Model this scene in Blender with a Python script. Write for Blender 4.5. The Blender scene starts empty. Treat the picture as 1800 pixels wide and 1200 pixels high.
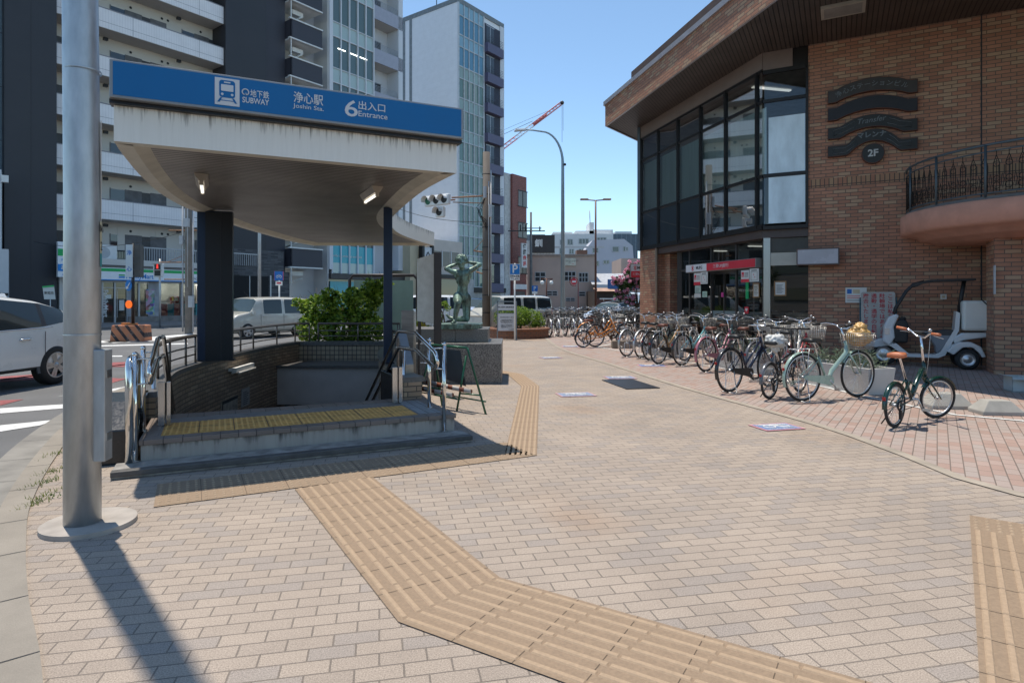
import bpy, bmesh, math, random
from math import radians, sin, cos, pi, sqrt, atan2
from mathutils import Vector, Matrix
from mathutils.geometry import tessellate_polygon, delaunay_2d_cdt
random.seed(7)
SC = bpy.context.scene
COL = SC.collection
# ------------------------------------------------------------ camera, sky, sun, exposure
F, HV, H = 1085.0, 526.0, 1.45
cam = bpy.data.objects.new('camera', bpy.data.cameras.new('camera'))
COL.objects.link(cam)
cam.location = (0, 0, H)
cam.rotation_euler = (radians(90), 0, 0)
cam.data.sensor_width = 36
cam.data.lens = 36*F/1800
cam.data.shift_y = -(600-HV)/1800
cam.data.clip_end = 3000
cam.data.clip_start = 0.05
SC.camera = cam
SUN_EL = radians(75.5)
SUN_H = Vector((-0.69, 0.724)).normalized()
W = bpy.data.worlds.new('World'); SC.world = W; W.use_nodes = True
nt = W.node_tree
sky = nt.nodes.new('ShaderNodeTexSky'); sky.sky_type = 'NISHITA'; sky.sun_disc = False
sky.sun_elevation = SUN_EL
sky.sun_rotation = atan2(SUN_H.x, SUN_H.y)
sky.altitude = 20; sky.air_density = 0.75; sky.dust_density = 0.1; sky.ozone_density = 1.5
tint = nt.nodes.new('ShaderNodeMix'); tint.data_type = 'RGBA'; tint.blend_type = 'MULTIPLY'; tint.inputs[0].default_value = 1; tint.inputs[7].default_value = (.93, .985, .91, 1)
nt.links.new(sky.outputs[0], tint.inputs[6]); nt.links.new(tint.outputs[2], nt.nodes['Background'].inputs[0])
nt.nodes['Background'].inputs[1].default_value = 0.118
sun = bpy.data.objects.new('sun', bpy.data.lights.new('sun', 'SUN'))
COL.objects.link(sun)
sun.data.energy = 2.3; sun.data.angle = radians(0.53); sun.data.color = (1.0, 0.92, 0.80)
sd = Vector((SUN_H.x*cos(SUN_EL), SUN_H.y*cos(SUN_EL), sin(SUN_EL)))
sun.rotation_euler = sd.to_track_quat('Z', 'Y').to_euler()
sun.location = (0, 0, 40)
SC.view_settings.view_transform = 'Standard'
SC.view_settings.look = 'None'
SC.view_settings.exposure = 1.06
SC.view_settings.gamma = 1
SC.cycles.max_bounces = 8
SC.cycles.transparent_max_bounces = 12
SC.cycles.caustics_reflective = False
SC.cycles.caustics_refractive = False
SC.cycles.sample_clamp_indirect = 6

def G(u, v, z=0.0):
    Y = F*(H-z)/(v-HV)
    return Vector(((u-900)*Y/F, Y, z))
def P(u, v, Y):
    return Vector(((u-900)*Y/F, Y, H+(HV-v)*Y/F))

# ------------------------------------------------------------ materials
MC = {}
def newmat(name):
    m = bpy.data.materials.new(name); m.use_nodes = True
    n = m.node_tree
    return m, n, n.nodes['Principled BSDF']
def _noise(n, scale, detail=3, coord='Object', stretch=None, rough=.55):
    tc = n.nodes.new('ShaderNodeTexCoord')
    out = tc.outputs[coord]
    if stretch:
        mp = n.nodes.new('ShaderNodeMapping'); mp.inputs['Scale'].default_value = stretch
        n.links.new(out, mp.inputs[0]); out = mp.outputs[0]
    t = n.nodes.new('ShaderNodeTexNoise'); t.inputs['Scale'].default_value = scale
    t.inputs['Detail'].default_value = detail; t.inputs['Roughness'].default_value = rough
    n.links.new(out, t.inputs['Vector'])
    return t.outputs['Fac']
def _ramp(n, fac, a, b, ca, cb):
    r = n.nodes.new('ShaderNodeValToRGB')
    r.color_ramp.elements[0].position = a; r.color_ramp.elements[1].position = b
    r.color_ramp.elements[0].color = (*ca, 1); r.color_ramp.elements[1].color = (*cb, 1)
    n.links.new(fac, r.inputs[0]); return r.outputs[0]
def _mix(n, fac, a, b, mode='MIX'):
    x = n.nodes.new('ShaderNodeMix'); x.data_type = 'RGBA'; x.blend_type = mode
    for s, val in ((x.inputs[0], fac), (x.inputs[6], a), (x.inputs[7], b)):
        if hasattr(val, 'is_linked'): n.links.new(val, s)
        elif isinstance(val, (int, float)): s.default_value = val
        else: s.default_value = (*val, 1)
    return x.outputs[2]
def _bump(n, h, b, strength=.3, dist=.01):
    k = n.nodes.new('ShaderNodeBump'); k.inputs['Strength'].default_value = strength
    k.inputs['Distance'].default_value = dist
    n.links.new(h, k.inputs['Height']); n.links.new(k.outputs[0], b.inputs['Normal'])
def mat(name, col, rough=.6, metal=0, var=.25, scale=3.0, coat=0, bump=0, bscale=60, spec=None, stretch=None):
    if name in MC: return MC[name]
    m, n, b = newmat(name)
    if var > 0:
        f = _noise(n, scale, 5, 'Object', stretch)
        lo = tuple(c*(1-var) for c in col); hi = tuple(min(1, c*(1+var*.6)) for c in col)
        n.links.new(_ramp(n, f, .3, .7, lo, hi), b.inputs['Base Color'])
        rr = n.nodes.new('ShaderNodeMapRange'); rr.inputs['To Min'].default_value = max(.02, rough-.08); rr.inputs['To Max'].default_value = min(1, rough+.1)
        n.links.new(f, rr.inputs[0]); n.links.new(rr.outputs[0], b.inputs['Roughness'])
    else:
        b.inputs['Base Color'].default_value = (*col, 1); b.inputs['Roughness'].default_value = rough
    b.inputs['Metallic'].default_value = metal
    if spec is not None: b.inputs['Specular IOR Level'].default_value = spec
    if coat: b.inputs['Coat Weight'].default_value = coat; b.inputs['Coat Roughness'].default_value = .06
    if bump: _bump(n, _noise(n, bscale, 3), b, bump, .004)
    MC[name] = m; return m
def emat(name, col, strength):
    if name in MC: return MC[name]
    m, n, b = newmat(name)
    b.inputs['Base Color'].default_value = (*col, 1)
    b.inputs['Emission Color'].default_value = (*col, 1); b.inputs['Emission Strength'].default_value = strength
    MC[name] = m; return m
def brickmat(name, c1, c2, mortar, bw, bh, ms=.008, rot=0, rough=.8, offset=.5, speck=0, stain=None, mrough=.9, bias=0, c3=None, bstr=.5, var=.12, gum=False):
    if name in MC: return MC[name]
    m, n, b = newmat(name)
    uv = n.nodes.new('ShaderNodeUVMap')
    mp = n.nodes.new('ShaderNodeMapping'); mp.inputs['Rotation'].default_value = (0, 0, rot)
    n.links.new(uv.outputs[0], mp.inputs[0])
    t = n.nodes.new('ShaderNodeTexBrick')
    t.inputs['Scale'].default_value = 1; t.inputs['Brick Width'].default_value = bw; t.inputs['Row Height'].default_value = bh
    t.inputs['Mortar Size'].default_value = ms; t.inputs['Mortar Smooth'].default_value = .3
    t.inputs['Color1'].default_value = (*c1, 1); t.inputs['Color2'].default_value = (*c2, 1); t.inputs['Mortar'].default_value = (*mortar, 1)
    t.inputs['Bias'].default_value = bias; t.offset = offset
    n.links.new(mp.outputs[0], t.inputs['Vector'])
    col = t.outputs['Color']
    if c3:   # a second pattern of odd bricks
        t2 = n.nodes.new('ShaderNodeTexBrick'); t2.offset = offset
        for k in ('Scale', 'Brick Width', 'Row Height', 'Mortar Size', 'Mortar Smooth'): t2.inputs[k].default_value = t.inputs[k].default_value
        t2.inputs['Color1'].default_value = (0, 0, 0, 1); t2.inputs['Color2'].default_value = (1, 1, 1, 1); t2.inputs['Mortar'].default_value = (0, 0, 0, 1)
        mp2 = n.nodes.new('ShaderNodeMapping'); mp2.inputs['Location'].default_value = (bw*14, bh*22, 0)
        n.links.new(mp.outputs[0], mp2.inputs[0]); n.links.new(mp2.outputs[0], t2.inputs['Vector'])
        r = _ramp(n, t2.outputs['Color'], .72, .78, (0, 0, 0), (1, 1, 1))
        col = _mix(n, r, col, c3)
    big = _noise(n, .9, 6, 'UV', rough=.7); 
    col = _mix(n, 1.0, col, _ramp(n, big, .3, .75, (1-var*1.4,)*3, (1+var*.2,)*3), 'MULTIPLY')
    if stain:
        st = _ramp(n, _noise(n, .35, 3, 'UV'), .56, .72, (0, 0, 0), (1, 1, 1))
        col = _mix(n, st, col, _mix(n, 1.0, col, stain, 'MULTIPLY'))
    if gum:
        vo = n.nodes.new('ShaderNodeTexVoronoi'); vo.inputs['Scale'].default_value = 1.25; n.links.new(uv.outputs[0], vo.inputs['Vector'])
        wob = _noise(n, 30, 2, 'UV'); ad = n.nodes.new('ShaderNodeMath'); ad.operation = 'MULTIPLY_ADD'; ad.inputs[1].default_value = .04; n.links.new(wob, ad.inputs[0]); n.links.new(vo.outputs['Distance'], ad.inputs[2])
        col = _mix(n, _ramp(n, ad.outputs[0], .036, .044, (.75,)*3, (0,)*3), col, (.07,.06,.055))
    if speck:
        sp = _noise(n, 160, 2, 'UV', rough=.8)
        col = _mix(n, 1.0, col, _ramp(n, sp, .32, .68, (1-speck,)*3, (1+speck,)*3), 'MULTIPLY')
    n.links.new(col, b.inputs['Base Color'])
    b.inputs['Roughness'].default_value = rough
    inv = n.nodes.new('ShaderNodeMath'); inv.operation = 'SUBTRACT'; inv.inputs[0].default_value = 1
    n.links.new(t.outputs['Fac'], inv.inputs[1])
    _bump(n, inv.outputs[0], b, bstr, .006)
    MC[name] = m; return m
def glassmat(name, tint=(.8, .9, .9), refl=1.0, rough=.02, trans=1.0, ior=1.5, body=None):
    """sheet glass: see-through plus mirror reflection by angle"""
    if name in MC: return MC[name]
    m = bpy.data.materials.new(name); m.use_nodes = True; n = m.node_tree; n.nodes.clear()
    o = n.nodes.new('ShaderNodeOutputMaterial'); mx = n.nodes.new('ShaderNodeMixShader')
    g = n.nodes.new('ShaderNodeBsdfGlossy'); g.inputs['Roughness'].default_value = rough
    if body is None:
        t = n.nodes.new('ShaderNodeBsdfTransparent'); t.inputs[0].default_value = (*tint, 1)
    else:
        t = n.nodes.new('ShaderNodeBsdfDiffuse'); t.inputs[0].default_value = (*body, 1)
    fr = n.nodes.new('ShaderNodeFresnel'); fr.inputs[0].default_value = ior
    mu = n.nodes.new('ShaderNodeMath'); mu.operation = 'MULTIPLY_ADD'; mu.inputs[1].default_value = refl; mu.inputs[2].default_value = .04*refl; mu.use_clamp = True
    n.links.new(fr.outputs[0], mu.inputs[0]); n.links.new(mu.outputs[0], mx.inputs[0])
    n.links.new(t.outputs[0], mx.inputs[1]); n.links.new(g.outputs[0], mx.inputs[2]); n.links.new(mx.outputs[0], o.inputs[0])
    MC[name] = m; return m
def stripemat(name, c1, c2, period, axis=0, width=.12, rough=.6, metal=0, coord='UV', bstr=.4, rot=0, nz=.28):
    """boards with dark joints running at right angles to the given uv axis"""
    if name in MC: return MC[name]
    m, n, b = newmat(name)
    tc = n.nodes.new('ShaderNodeTexCoord'); sp = n.nodes.new('ShaderNodeSeparateXYZ')
    mpr = n.nodes.new('ShaderNodeMapping'); mpr.inputs['Rotation'].default_value = (0,0,rot); n.links.new(tc.outputs[coord], mpr.inputs[0])
    n.links.new(mpr.outputs[0], sp.inputs[0])
    d = n.nodes.new('ShaderNodeMath'); d.operation = 'DIVIDE'; d.inputs[1].default_value = period
    n.links.new(sp.outputs[axis], d.inputs[0])
    fr = n.nodes.new('ShaderNodeMath'); fr.operation = 'FRACT'; n.links.new(d.outputs[0], fr.inputs[0])
    lt = n.nodes.new('ShaderNodeMath'); lt.operation = 'LESS_THAN'; lt.inputs[1].default_value = width
    n.links.new(fr.outputs[0], lt.inputs[0])
    col = _mix(n, lt.outputs[0], c1, c2)
    col = _mix(n, 1.0, col, _ramp(n, _noise(n, 1.7, 5), .3, .75, (1-nz,)*3, (1+nz*.3,)*3), 'MULTIPLY')
    n.links.new(col, b.inputs['Base Color']); b.inputs['Roughness'].default_value = rough; b.inputs['Metallic'].default_value = metal
    inv = n.nodes.new('ShaderNodeMath'); inv.operation = 'SUBTRACT'; inv.inputs[0].default_value = 1
    n.links.new(lt.outputs[0], inv.inputs[1]); _bump(n, inv.outputs[0], b, bstr, .006)
    MC[name] = m; return m

# ------------------------------------------------------------ mesh builder
XF = {}
class MB:
    def __init__(s, M=None): s.v = []; s.f = []; s.mi = []; s.sm = []; s.M = M.copy() if M else Matrix()
    def add(s, vs, fs, mi=0, sm=False):
        b = len(s.v); s.v += [s.M @ Vector(p) for p in vs]
        for f in fs: s.f.append([b+i for i in f]); s.mi.append(mi); s.sm.append(sm)
        return s
    def box(s, x0, y0, z0, x1, y1, z1, mi=0):
        if x0 > x1: x0, x1 = x1, x0
        if y0 > y1: y0, y1 = y1, y0
        if z0 > z1: z0, z1 = z1, z0
        return s.add([(x0,y0,z0),(x1,y0,z0),(x1,y1,z0),(x0,y1,z0),(x0,y0,z1),(x1,y0,z1),(x1,y1,z1),(x0,y1,z1)],
              [(0,3,2,1),(4,5,6,7),(0,1,5,4),(1,2,6,5),(2,3,7,6),(3,0,4,7)], mi)
    def cbox(s, c, d, mi=0): return s.box(c[0]-d[0]/2, c[1]-d[1]/2, c[2]-d[2]/2, c[0]+d[0]/2, c[1]+d[1]/2, c[2]+d[2]/2, mi)
    def quad(s, a, b, c, d, mi=0): return s.add([a,b,c,d], [(0,1,2,3)], mi)
    def prism(s, poly, z0, z1, mi=0, side=None):
        """closed 2d outline extruded upwards"""
        n = len(poly); vs = [(p[0],p[1],z0) for p in poly]+[(p[0],p[1],z1) for p in poly]
        ar = sum(poly[i][0]*poly[(i+1)%n][1]-poly[(i+1)%n][0]*poly[i][1] for i in range(n))
        tris = tessellate_polygon([[Vector((p[0],p[1],0)) for p in poly]])
        fs = []; ms = []
        def up(t):
            a, b, c = (Vector(poly[i][:2]) for i in t)
            return (b-a).cross(c-a) > 0
        top = [t if up(t) else t[::-1] for t in tris]
        s.add(vs, [tuple(i+n for i in t) for t in top]+[t[::-1] for t in top], mi)
        b = len(s.v)-2*n
        for i in range(n):
            j = (i+1) % n
            q = [b+i, b+j, b+n+j, b+n+i]
            s.f.append(q if ar > 0 else q[::-1]); s.mi.append(mi if side is None else side); s.sm.append(False)
        return s
    def plate(s, poly, y0, y1, mi=0):
        """outline in local x,z given thickness along y"""
        M0 = s.M.copy(); s.M = M0 @ Matrix(((1,0,0,0),(0,0,-1,0),(0,1,0,0),(0,0,0,1)))
        s.prism(poly, -y1, -y0, mi); s.M = M0; return s
    def tube(s, pts, r, n=8, mi=0, caps=True, closed=False, sm=True):
        pts = [Vector(p) for p in pts]; k = len(pts)
        rs = r if isinstance(r, (list, tuple)) else [r]*k
        vs = []; up = None
        for i, p in enumerate(pts):
            a = pts[i-1] if (i or closed) else p; c = pts[(i+1) % k] if (i < k-1 or closed) else p
            d = (c-a); d = d.normalized() if d.length > 1e-9 else Vector((0,0,1))
            if up is None:
                up = Vector((0,0,1)) if abs(d.z) < .9 else Vector((1,0,0))
            x = d.cross(up)
            if x.length < 1e-6: x = d.orthogonal()
            x.normalize(); y = x.cross(d).normalized(); up = y
            for j in range(n):
                t = 2*pi*j/n; vs.append(p + (x*cos(t)+y*sin(t))*rs[i])
        fs = []
        for i in range(k if closed else k-1):
            i2 = (i+1) % k
            for j in range(n):
                j2 = (j+1) % n; fs.append((i*n+j, i2*n+j, i2*n+j2, i*n+j2))
        s.add(vs, fs, mi, sm)
        if caps and not closed:
            b = len(s.v)-k*n
            s.f += [[b+j for j in range(n)], [b+(k-1)*n+j for j in reversed(range(n))]]; s.mi += [mi]*2; s.sm += [False]*2
        return s
    def lathe(s, prof, n=24, mi=0, M=None, sm=True, arc=2*pi):
        """profile of (radius, z)"""
        M0 = s.M.copy()
        if M: s.M = M0 @ M
        full = abs(arc-2*pi) < 1e-6; c = n if full else n+1
        vs = [(r*cos(arc*j/n), r*sin(arc*j/n), z) for r, z in prof for j in range(c)]
        fs = []
        for i in range(len(prof)-1):
            for j in range(n):
                j2 = (j+1) % c; fs.append((i*c+j, i*c+j2, (i+1)*c+j2, (i+1)*c+j))
        s.add(vs, fs, mi, sm); s.M = M0; return s
    def cyl(s, c, r, h, n=20, mi=0, r2=None):
        """upright cylinder standing on c"""
        r2 = r if r2 is None else r2
        return s.lathe([(0,0),(r,0)], n, mi, Matrix.Translation(c), False).lathe([(r,0),(r2,h)], n, mi, Matrix.Translation(c)).lathe([(r2,h),(0,h)], n, mi, Matrix.Translation(c), False)
    def ball(s, c, r, n=12, mi=0, sc=(1,1,1)):
        pr = [(r*sin(pi*i/(n//2)), -r*cos(pi*i/(n//2))) for i in range(n//2+1)]
        return s.lathe(pr, n, mi, Matrix.Translation(c) @ Matrix.Diagonal((*sc, 1)))
    def build(s, name, mats, parent=None, world=False, bevel=0, bseg=2, kind=None, label=None, uvM=None):
        me = bpy.data.meshes.new(name)
        me.from_pydata([tuple(p) for p in s.v], [], s.f)
        mats = mats if isinstance(mats, (list, tuple)) else [mats]
        for m in mats: me.materials.append(m)
        me.polygons.foreach_set('material_index', s.mi); me.polygons.foreach_set('use_smooth', s.sm)
        me.update()
        uvl = me.uv_layers.new(name='UVMap'); buf = [0.0]*(2*len(me.loops))
        for p in me.polygons:
            nn = p.normal
            if abs(nn.z) > .7: tx = None
            else:
                tx = Vector((-nn.y, nn.x)); tx.normalize()
            for li in p.loop_indices:
                c = me.vertices[me.loops[li].vertex_index].co
                if tx is None: buf[2*li] = c.x; buf[2*li+1] = c.y
                else: buf[2*li] = c.x*tx.x+c.y*tx.y; buf[2*li+1] = c.z
        uvl.data.foreach_set('uv', buf)
        if world and parent is not None: me.transform(XF[parent].inverted())
        o = bpy.data.objects.new(name, me); COL.objects.link(o)
        if parent is not None: o.parent = parent; XF[o] = XF[parent]
        else: XF[o] = Matrix()
        if bevel:
            bv = o.modifiers.new('bevel', 'BEVEL'); bv.width = bevel; bv.segments = bseg; bv.limit_method = 'ANGLE'; bv.angle_limit = radians(35)
        if kind: o['kind'] = kind
        if label: o['label'] = label
        return o
def fr(origin, xdir, z=0):
    """frame: local x along xdir, y to its left, z up"""
    d = Vector((xdir[0], xdir[1])).normalized()
    return Matrix(((d.x,-d.y,0,origin[0]),(d.y,d.x,0,origin[1]),(0,0,1,z if len(origin) < 3 else origin[2]),(0,0,0,1)))
def tag(o, label, cat, group=None, kind=None):
    o['label'] = label; o['category'] = cat
    if group: o['group'] = group
    if kind: o['kind'] = kind
    return o
def thing(name, label, cat, loc=(0,0,0), rz=0, group=None):
    o = bpy.data.objects.new(name, None); COL.objects.link(o); o.empty_display_size = .2
    loc = Vector((loc[0], loc[1], loc[2] if len(loc) > 2 else 0))
    o.location = loc; o.rotation_euler = (0, 0, rz)
    XF[o] = Matrix.Translation(loc) @ Matrix.Rotation(rz, 4, 'Z')
    return tag(o, label, cat, group)
def struct(mb, name, m, **k):
    return mb.build(name, m, kind='structure', **k)
def copy_tree(o, loc, rz, label=None, group=None):
    def rec(s, par):
        c = s.copy(); COL.objects.link(c)
        if par is not None: c.parent = par
        for ch in s.children: rec(ch, c)
        return c
    r = rec(o, None); r.location = loc; r.rotation_euler = (0, 0, rz)
    if label: r['label'] = label
    if group: r['group'] = group
    return r
def text(s, size, m, M, parent, name='lettering', world=False, align='CENTER', ext=.002, sx=1.0, bold=0, spacing=1.0, line=1.0, base='CENTER'):
    """M maps text x,y to the surface (text z points out of it)"""
    cu = bpy.data.curves.new(name, 'FONT'); cu.body = s; cu.size = size; cu.align_x = align; cu.align_y = base
    cu.extrude = ext; cu.offset = bold; cu.space_character = spacing; cu.space_line = line; cu.resolution_u = 3
    t = bpy.data.objects.new(name, cu); COL.objects.link(t)
    dg = bpy.context.evaluated_depsgraph_get()
    me = bpy.data.meshes.new_from_object(t.evaluated_get(dg))
    bpy.data.objects.remove(t); bpy.data.curves.remove(cu)
    MM = M @ Matrix.Diagonal((sx, 1, 1, 1))
    if world and parent is not None: MM = XF[parent].inverted() @ MM
    me.transform(MM); me.materials.clear(); me.materials.append(m); me.name = name
    o = bpy.data.objects.new(name, me); COL.objects.link(o)
    if parent is not None: o.parent = parent
    XF[o] = XF.get(parent, Matrix())
    return o
def face(origin, xdir, out=0.0):
    """text frame on an upright face: x along xdir, y up, z toward the viewer side (right-hand of xdir)"""
    d = Vector((xdir[0], xdir[1], 0)).normalized(); nrm = Vector((d.y, -d.x, 0))
    o = Vector(origin) + nrm*out
    return Matrix(((d.x,0,nrm.x,o.x),(d.y,0,nrm.y,o.y),(0,1,0,o.z),(0,0,0,1)))
LF = Matrix(((1,0,0,0),(0,0,-1,0),(0,1,0,0),(0,0,0,1)))   # local facade: text on plane y=const facing -y
def lface(x, y, z): return Matrix.Translation((x, y, z)) @ LF

# directions of the place
dA = Vector((.594, .805)).normalized()       # street front opposite
S = Vector((.902, .431)).normalized(); T = Vector((-S.y, S.x))   # subway entrance
dW = Vector((.884, -.467)).normalized()      # brick wall of the bank, going right
dC = Vector((.241, -.970)).normalized()      # glass front of the bank, going towards camera
K0 = Vector((7.24, 15.08)); K1 = Vector((6.33, 15.56)); K2 = Vector((4.67, 22.23))
O = Vector((-3.174, 5.315))                  # front left corner of the entrance platform
def L(s, t, z=0): p = O+S*s+T*t; return Vector((p.x, p.y, z))
LM = fr((O.x, O.y), S)
# common materials
M_steel = mat('stainless_steel', (.62,.61,.60), .18, 1, .12, 2)
M_galv = mat('galvanised_steel', (.48,.50,.51), .42, .7, .18, 16, stretch=(1,1,.3), bump=.08, bscale=45)
M_dark = mat('dark_metal', (.025,.025,.028), .4, .4, .2)
M_black = mat('black_plastic', (.015,.015,.016), .5, 0, .2)
M_rubber = mat('rubber', (.022,.022,.022), .75, 0, .2)
M_chrome = mat('chrome', (.75,.75,.75), .12, 1, .05)
M_alu = mat('aluminium', (.58,.58,.58), .35, .9, .1)
M_white = mat('white_paint', (.72,.72,.70), .45, 0, .08)
M_lgrey = mat('light_grey_paint', (.45,.46,.47), .5, 0, .1)
M_rust = mat('rusty_steel', (.28,.12,.05), .8, .2, .5, 30)
M_conc = mat('concrete', (.36,.34,.31), .85, 0, .3, 4, bump=.3)
M_red = mat('red_lens', (.6,.02,.02), .2, 0, 0)
M_redp = mat('red_sign_paint', (.62,.03,.05), .4, 0, .05)
M_blue = mat('blue_sign_paint', (.0,.12,.42), .35, 0, .05)
M_ink = mat('black_ink', (.03,.03,.035), .6, 0, 0)
# ------------------------------------------------------------ ground
def sheet(name, outer, holes, z, m, thick=0):
    loops = [[Vector((p[0],p[1],0)) for p in outer]]+[[Vector((p[0],p[1],0)) for p in h] for h in holes]
    flat = [p for l in loops for p in l]
    mb = MB(); fs = []
    ed = []; k0 = 0
    for l in loops: ed += [(k0+i, k0+(i+1) % len(l)) for i in range(len(l))]; k0 += len(l)
    V_, _, tris, *_r = delaunay_2d_cdt([Vector((p.x,p.y)) for p in flat], ed, [], 0, 1e-5)
    flat = [Vector((p.x,p.y,0)) for p in V_]
    def inside(q, l):
        r = False
        for i in range(len(l)):
            a, b = l[i], l[i-1]
            if (a.y > q.y) != (b.y > q.y) and q.x < (b.x-a.x)*(q.y-a.y)/(b.y-a.y)+a.x: r = not r
        return r
    for t in tris:
        q = sum((flat[i] for i in t), Vector())/len(t)
        if not inside(q, loops[0]) or any(inside(q, l) for l in loops[1:]): continue
        a, b, c = (flat[i] for i in t[:3]); fs.append(tuple(t) if (b-a).cross(c-a).z > 0 else tuple(t)[::-1])
    mb.add([(p.x,p.y,z) for p in flat], fs)
    if thick:
        o = 0
        for l in loops:
            n = len(l)
            for i in range(n):
                a, b = l[i], l[(i+1) % n]
                mb.quad((a.x,a.y,z-thick),(b.x,b.y,z-thick),(b.x,b.y,z),(a.x,a.y,z))
    return struct(mb, name, m)
def v2(x): return [Vector(p[:2]) for p in x]
# stairwell outline (inner faces of its walls)
WL = v2([L(.0,1.15), (-3.79,6.65), (-4.16,7.45), (-4.49,8.3), (-4.70,9.37), (-4.84,10.74), (-4.93,12.57), (-4.79,13.9)])
WR = v2([(-2.62,13.9), (-2.58,12.6), (-2.42,11.2), (-2.08,9.9), (-1.72,8.8), L(2.62,1.9), L(2.62,1.15)])
WELL = WL+WR
def asphalt():
    m, n, b = newmat('asphalt')
    c = _ramp(n, _noise(n, 260, 2, 'Object', rough=.8), .3, .7, (.085,.085,.086), (.20,.20,.20))
    c = _mix(n, 1.0, c, _ramp(n, _noise(n, .6, 4), .3, .7, (.75,.75,.75), (1.1,1.1,1.1)), 'MULTIPLY')
    n.links.new(c, b.inputs['Base Color']); b.inputs['Roughness'].default_value = .85
    _bump(n, _noise(n, 220, 2), b, .4, .004)
    return m
M_asph = asphalt()
sheet('ground', [(-900,-300),(900,-300),(900,2200),(-900,2200)], [WELL], -.10, M_asph)
# kerb line of the near plaza
KERB = v2([(-.3,.2),(-1.0,1.3),(-1.77,2.33),(-2.35,3.0),(-2.92,3.71),(-3.45,4.44),(-4.23,5.74),(-5.08,7.35),(-5.90,9.3),(-6.35,11.3),(-6.4,13.5),(-6.1,16),(-5.2,18.6),(-3.9,21),(-2.1,24.2),(.2,27.6),(2.5,31),(6,36.5),(9,41)])
def offs(pl, d):
    out = []
    for i, p in enumerate(pl):
        a = pl[max(i-1,0)]; c = pl[min(i+1,len(pl)-1)]; t = (c-a).normalized(); out.append(p+Vector((-t.y,t.x))*d)
    return out
def subdiv(pl, k=4):
    """catmull-rom through the points"""
    out = []
    for i in range(len(pl)-1):
        p0, p1, p2, p3 = pl[max(i-1,0)], pl[i], pl[i+1], pl[min(i+2,len(pl)-1)]
        for j in range(k):
            t = j/k
            out.append(.5*((2*p1)+(p2-p0)*t+(2*p0-5*p1+4*p2-p3)*t*t+(3*p1-p0-3*p2+p3)*t*t*t))
    return out+[pl[-1]]
KS = subdiv(KERB, 4)
M_pave = brickmat('concrete_block_paving', (.40,.328,.265), (.355,.292,.238), (.20,.165,.135), .19, .0925, .0042, rot=-atan2(.21,.977), speck=.38, var=.15, stain=(1.0,.84,.70), c3=(.335,.285,.245), rough=.85, bstr=.6, gum=True)
sheet('plaza_paving', [tuple(p) for p in KS]+[(30,41),(30,-4),(-.3,-4)], [WELL], 0, M_pave)
# kerb and gutter
M_kerb = brickmat('kerb_concrete', (.34,.30,.25), (.32,.285,.235), (.10,.09,.08), 90, 90, .0, speck=.12, rough=.9, bstr=.2, var=.25)
k_in, k_out, g_out = KS, offs(KS, .17), offs(KS, .52)
mb = MB(); mg = MB()
for i in range(len(KS)-1):
    a, b, c, d = k_in[i], k_in[i+1], k_out[i+1], k_out[i]
    mb.quad((*a,.012),(*b,.012),(*c,.012),(*d,.012)); mb.quad((*d,.012),(*c,.012),(*c,-.1),(*d,-.1)); mb.quad((*a,-.03),(*b,-.03),(*b,.012),(*a,.012))
    e, f = g_out[i+1], g_out[i]
    mg.quad((*d,-.096),(*c,-.096),(*e,-.092),(*f,-.092))
struct(mb, 'kerb', M_kerb); struct(mg, 'gutter', mat('gutter_concrete', (.25,.235,.21), .9, 0, .3, 2.5, bump=.3))
# kerb joints
mb = MB(); acc = 0
for i in range(len(KS)-1):
    acc += (KS[i+1]-KS[i]).length
    if acc > .6:
        acc = 0; a, b = KS[i], g_out[i]; t = (KS[i+1]-KS[i]).normalized()*.006
        for z, p, q in ((.0135, k_in[i], k_out[i]), (-.090, k_out[i], g_out[i])):
            mb.quad((*(p),z),(*(p+t),z),(*(q+t),z+.002),(*(q),z+.002))
struct(mb, 'kerb_joints', M_ink)
# far pavement in front of the shops
F0 = Vector((-25.9, 38.4))
def onL(u):
    r = (u-900)/F; t = (F0.x-r*F0.y)/(r*dA.y-dA.x); return F0+dA*t
dN = Vector((dA.y, -dA.x))       # towards the road
a = F0-dA*30; b = F0+dA*70
sheet('far_pavement', [a+dN*8.2, b+dN*6.5, b-dN*6, a-dN*6], [], .0, mat('far_paving', (.24,.21,.19), .9, 0, .2, 1.2), .1)
# pink tiled strip of the bank
M_pink = brickmat('pink_block_paving', (.41,.30,.255), (.37,.31,.275), (.18,.14,.115), .19, .095, .005, rot=-atan2(.823,.567), offset=.5, speck=.12, c3=(.37,.255,.21), rough=.85, bstr=.6)
EDGE = [(8.0,-.5),(5.2,2.9)]+[tuple(G(u,v)[:2]) for u, v in ((1800,868),(1600,800),(1440,745),(1200,679),(1080,641),(985,611))]+[(1.4,26),(2.2,30)]
EDGE = subdiv(v2(EDGE), 3)
sheet('bank_paving', [tuple(p) for p in EDGE]+[(8,36),(30,36),(30,-.5)], [], .004, M_pink)
mb = MB(); e2 = offs(EDGE, .11)
for i in range(len(EDGE)-1): mb.quad((*EDGE[i],.008),(*e2[i],.008),(*e2[i+1],.008),(*EDGE[i+1],.008))
mb.f = [f[::-1] for f in mb.f]
struct(mb, 'edging_strip', mat('edging_concrete', (.36,.31,.25), .9, 0, .2, 4))
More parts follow.
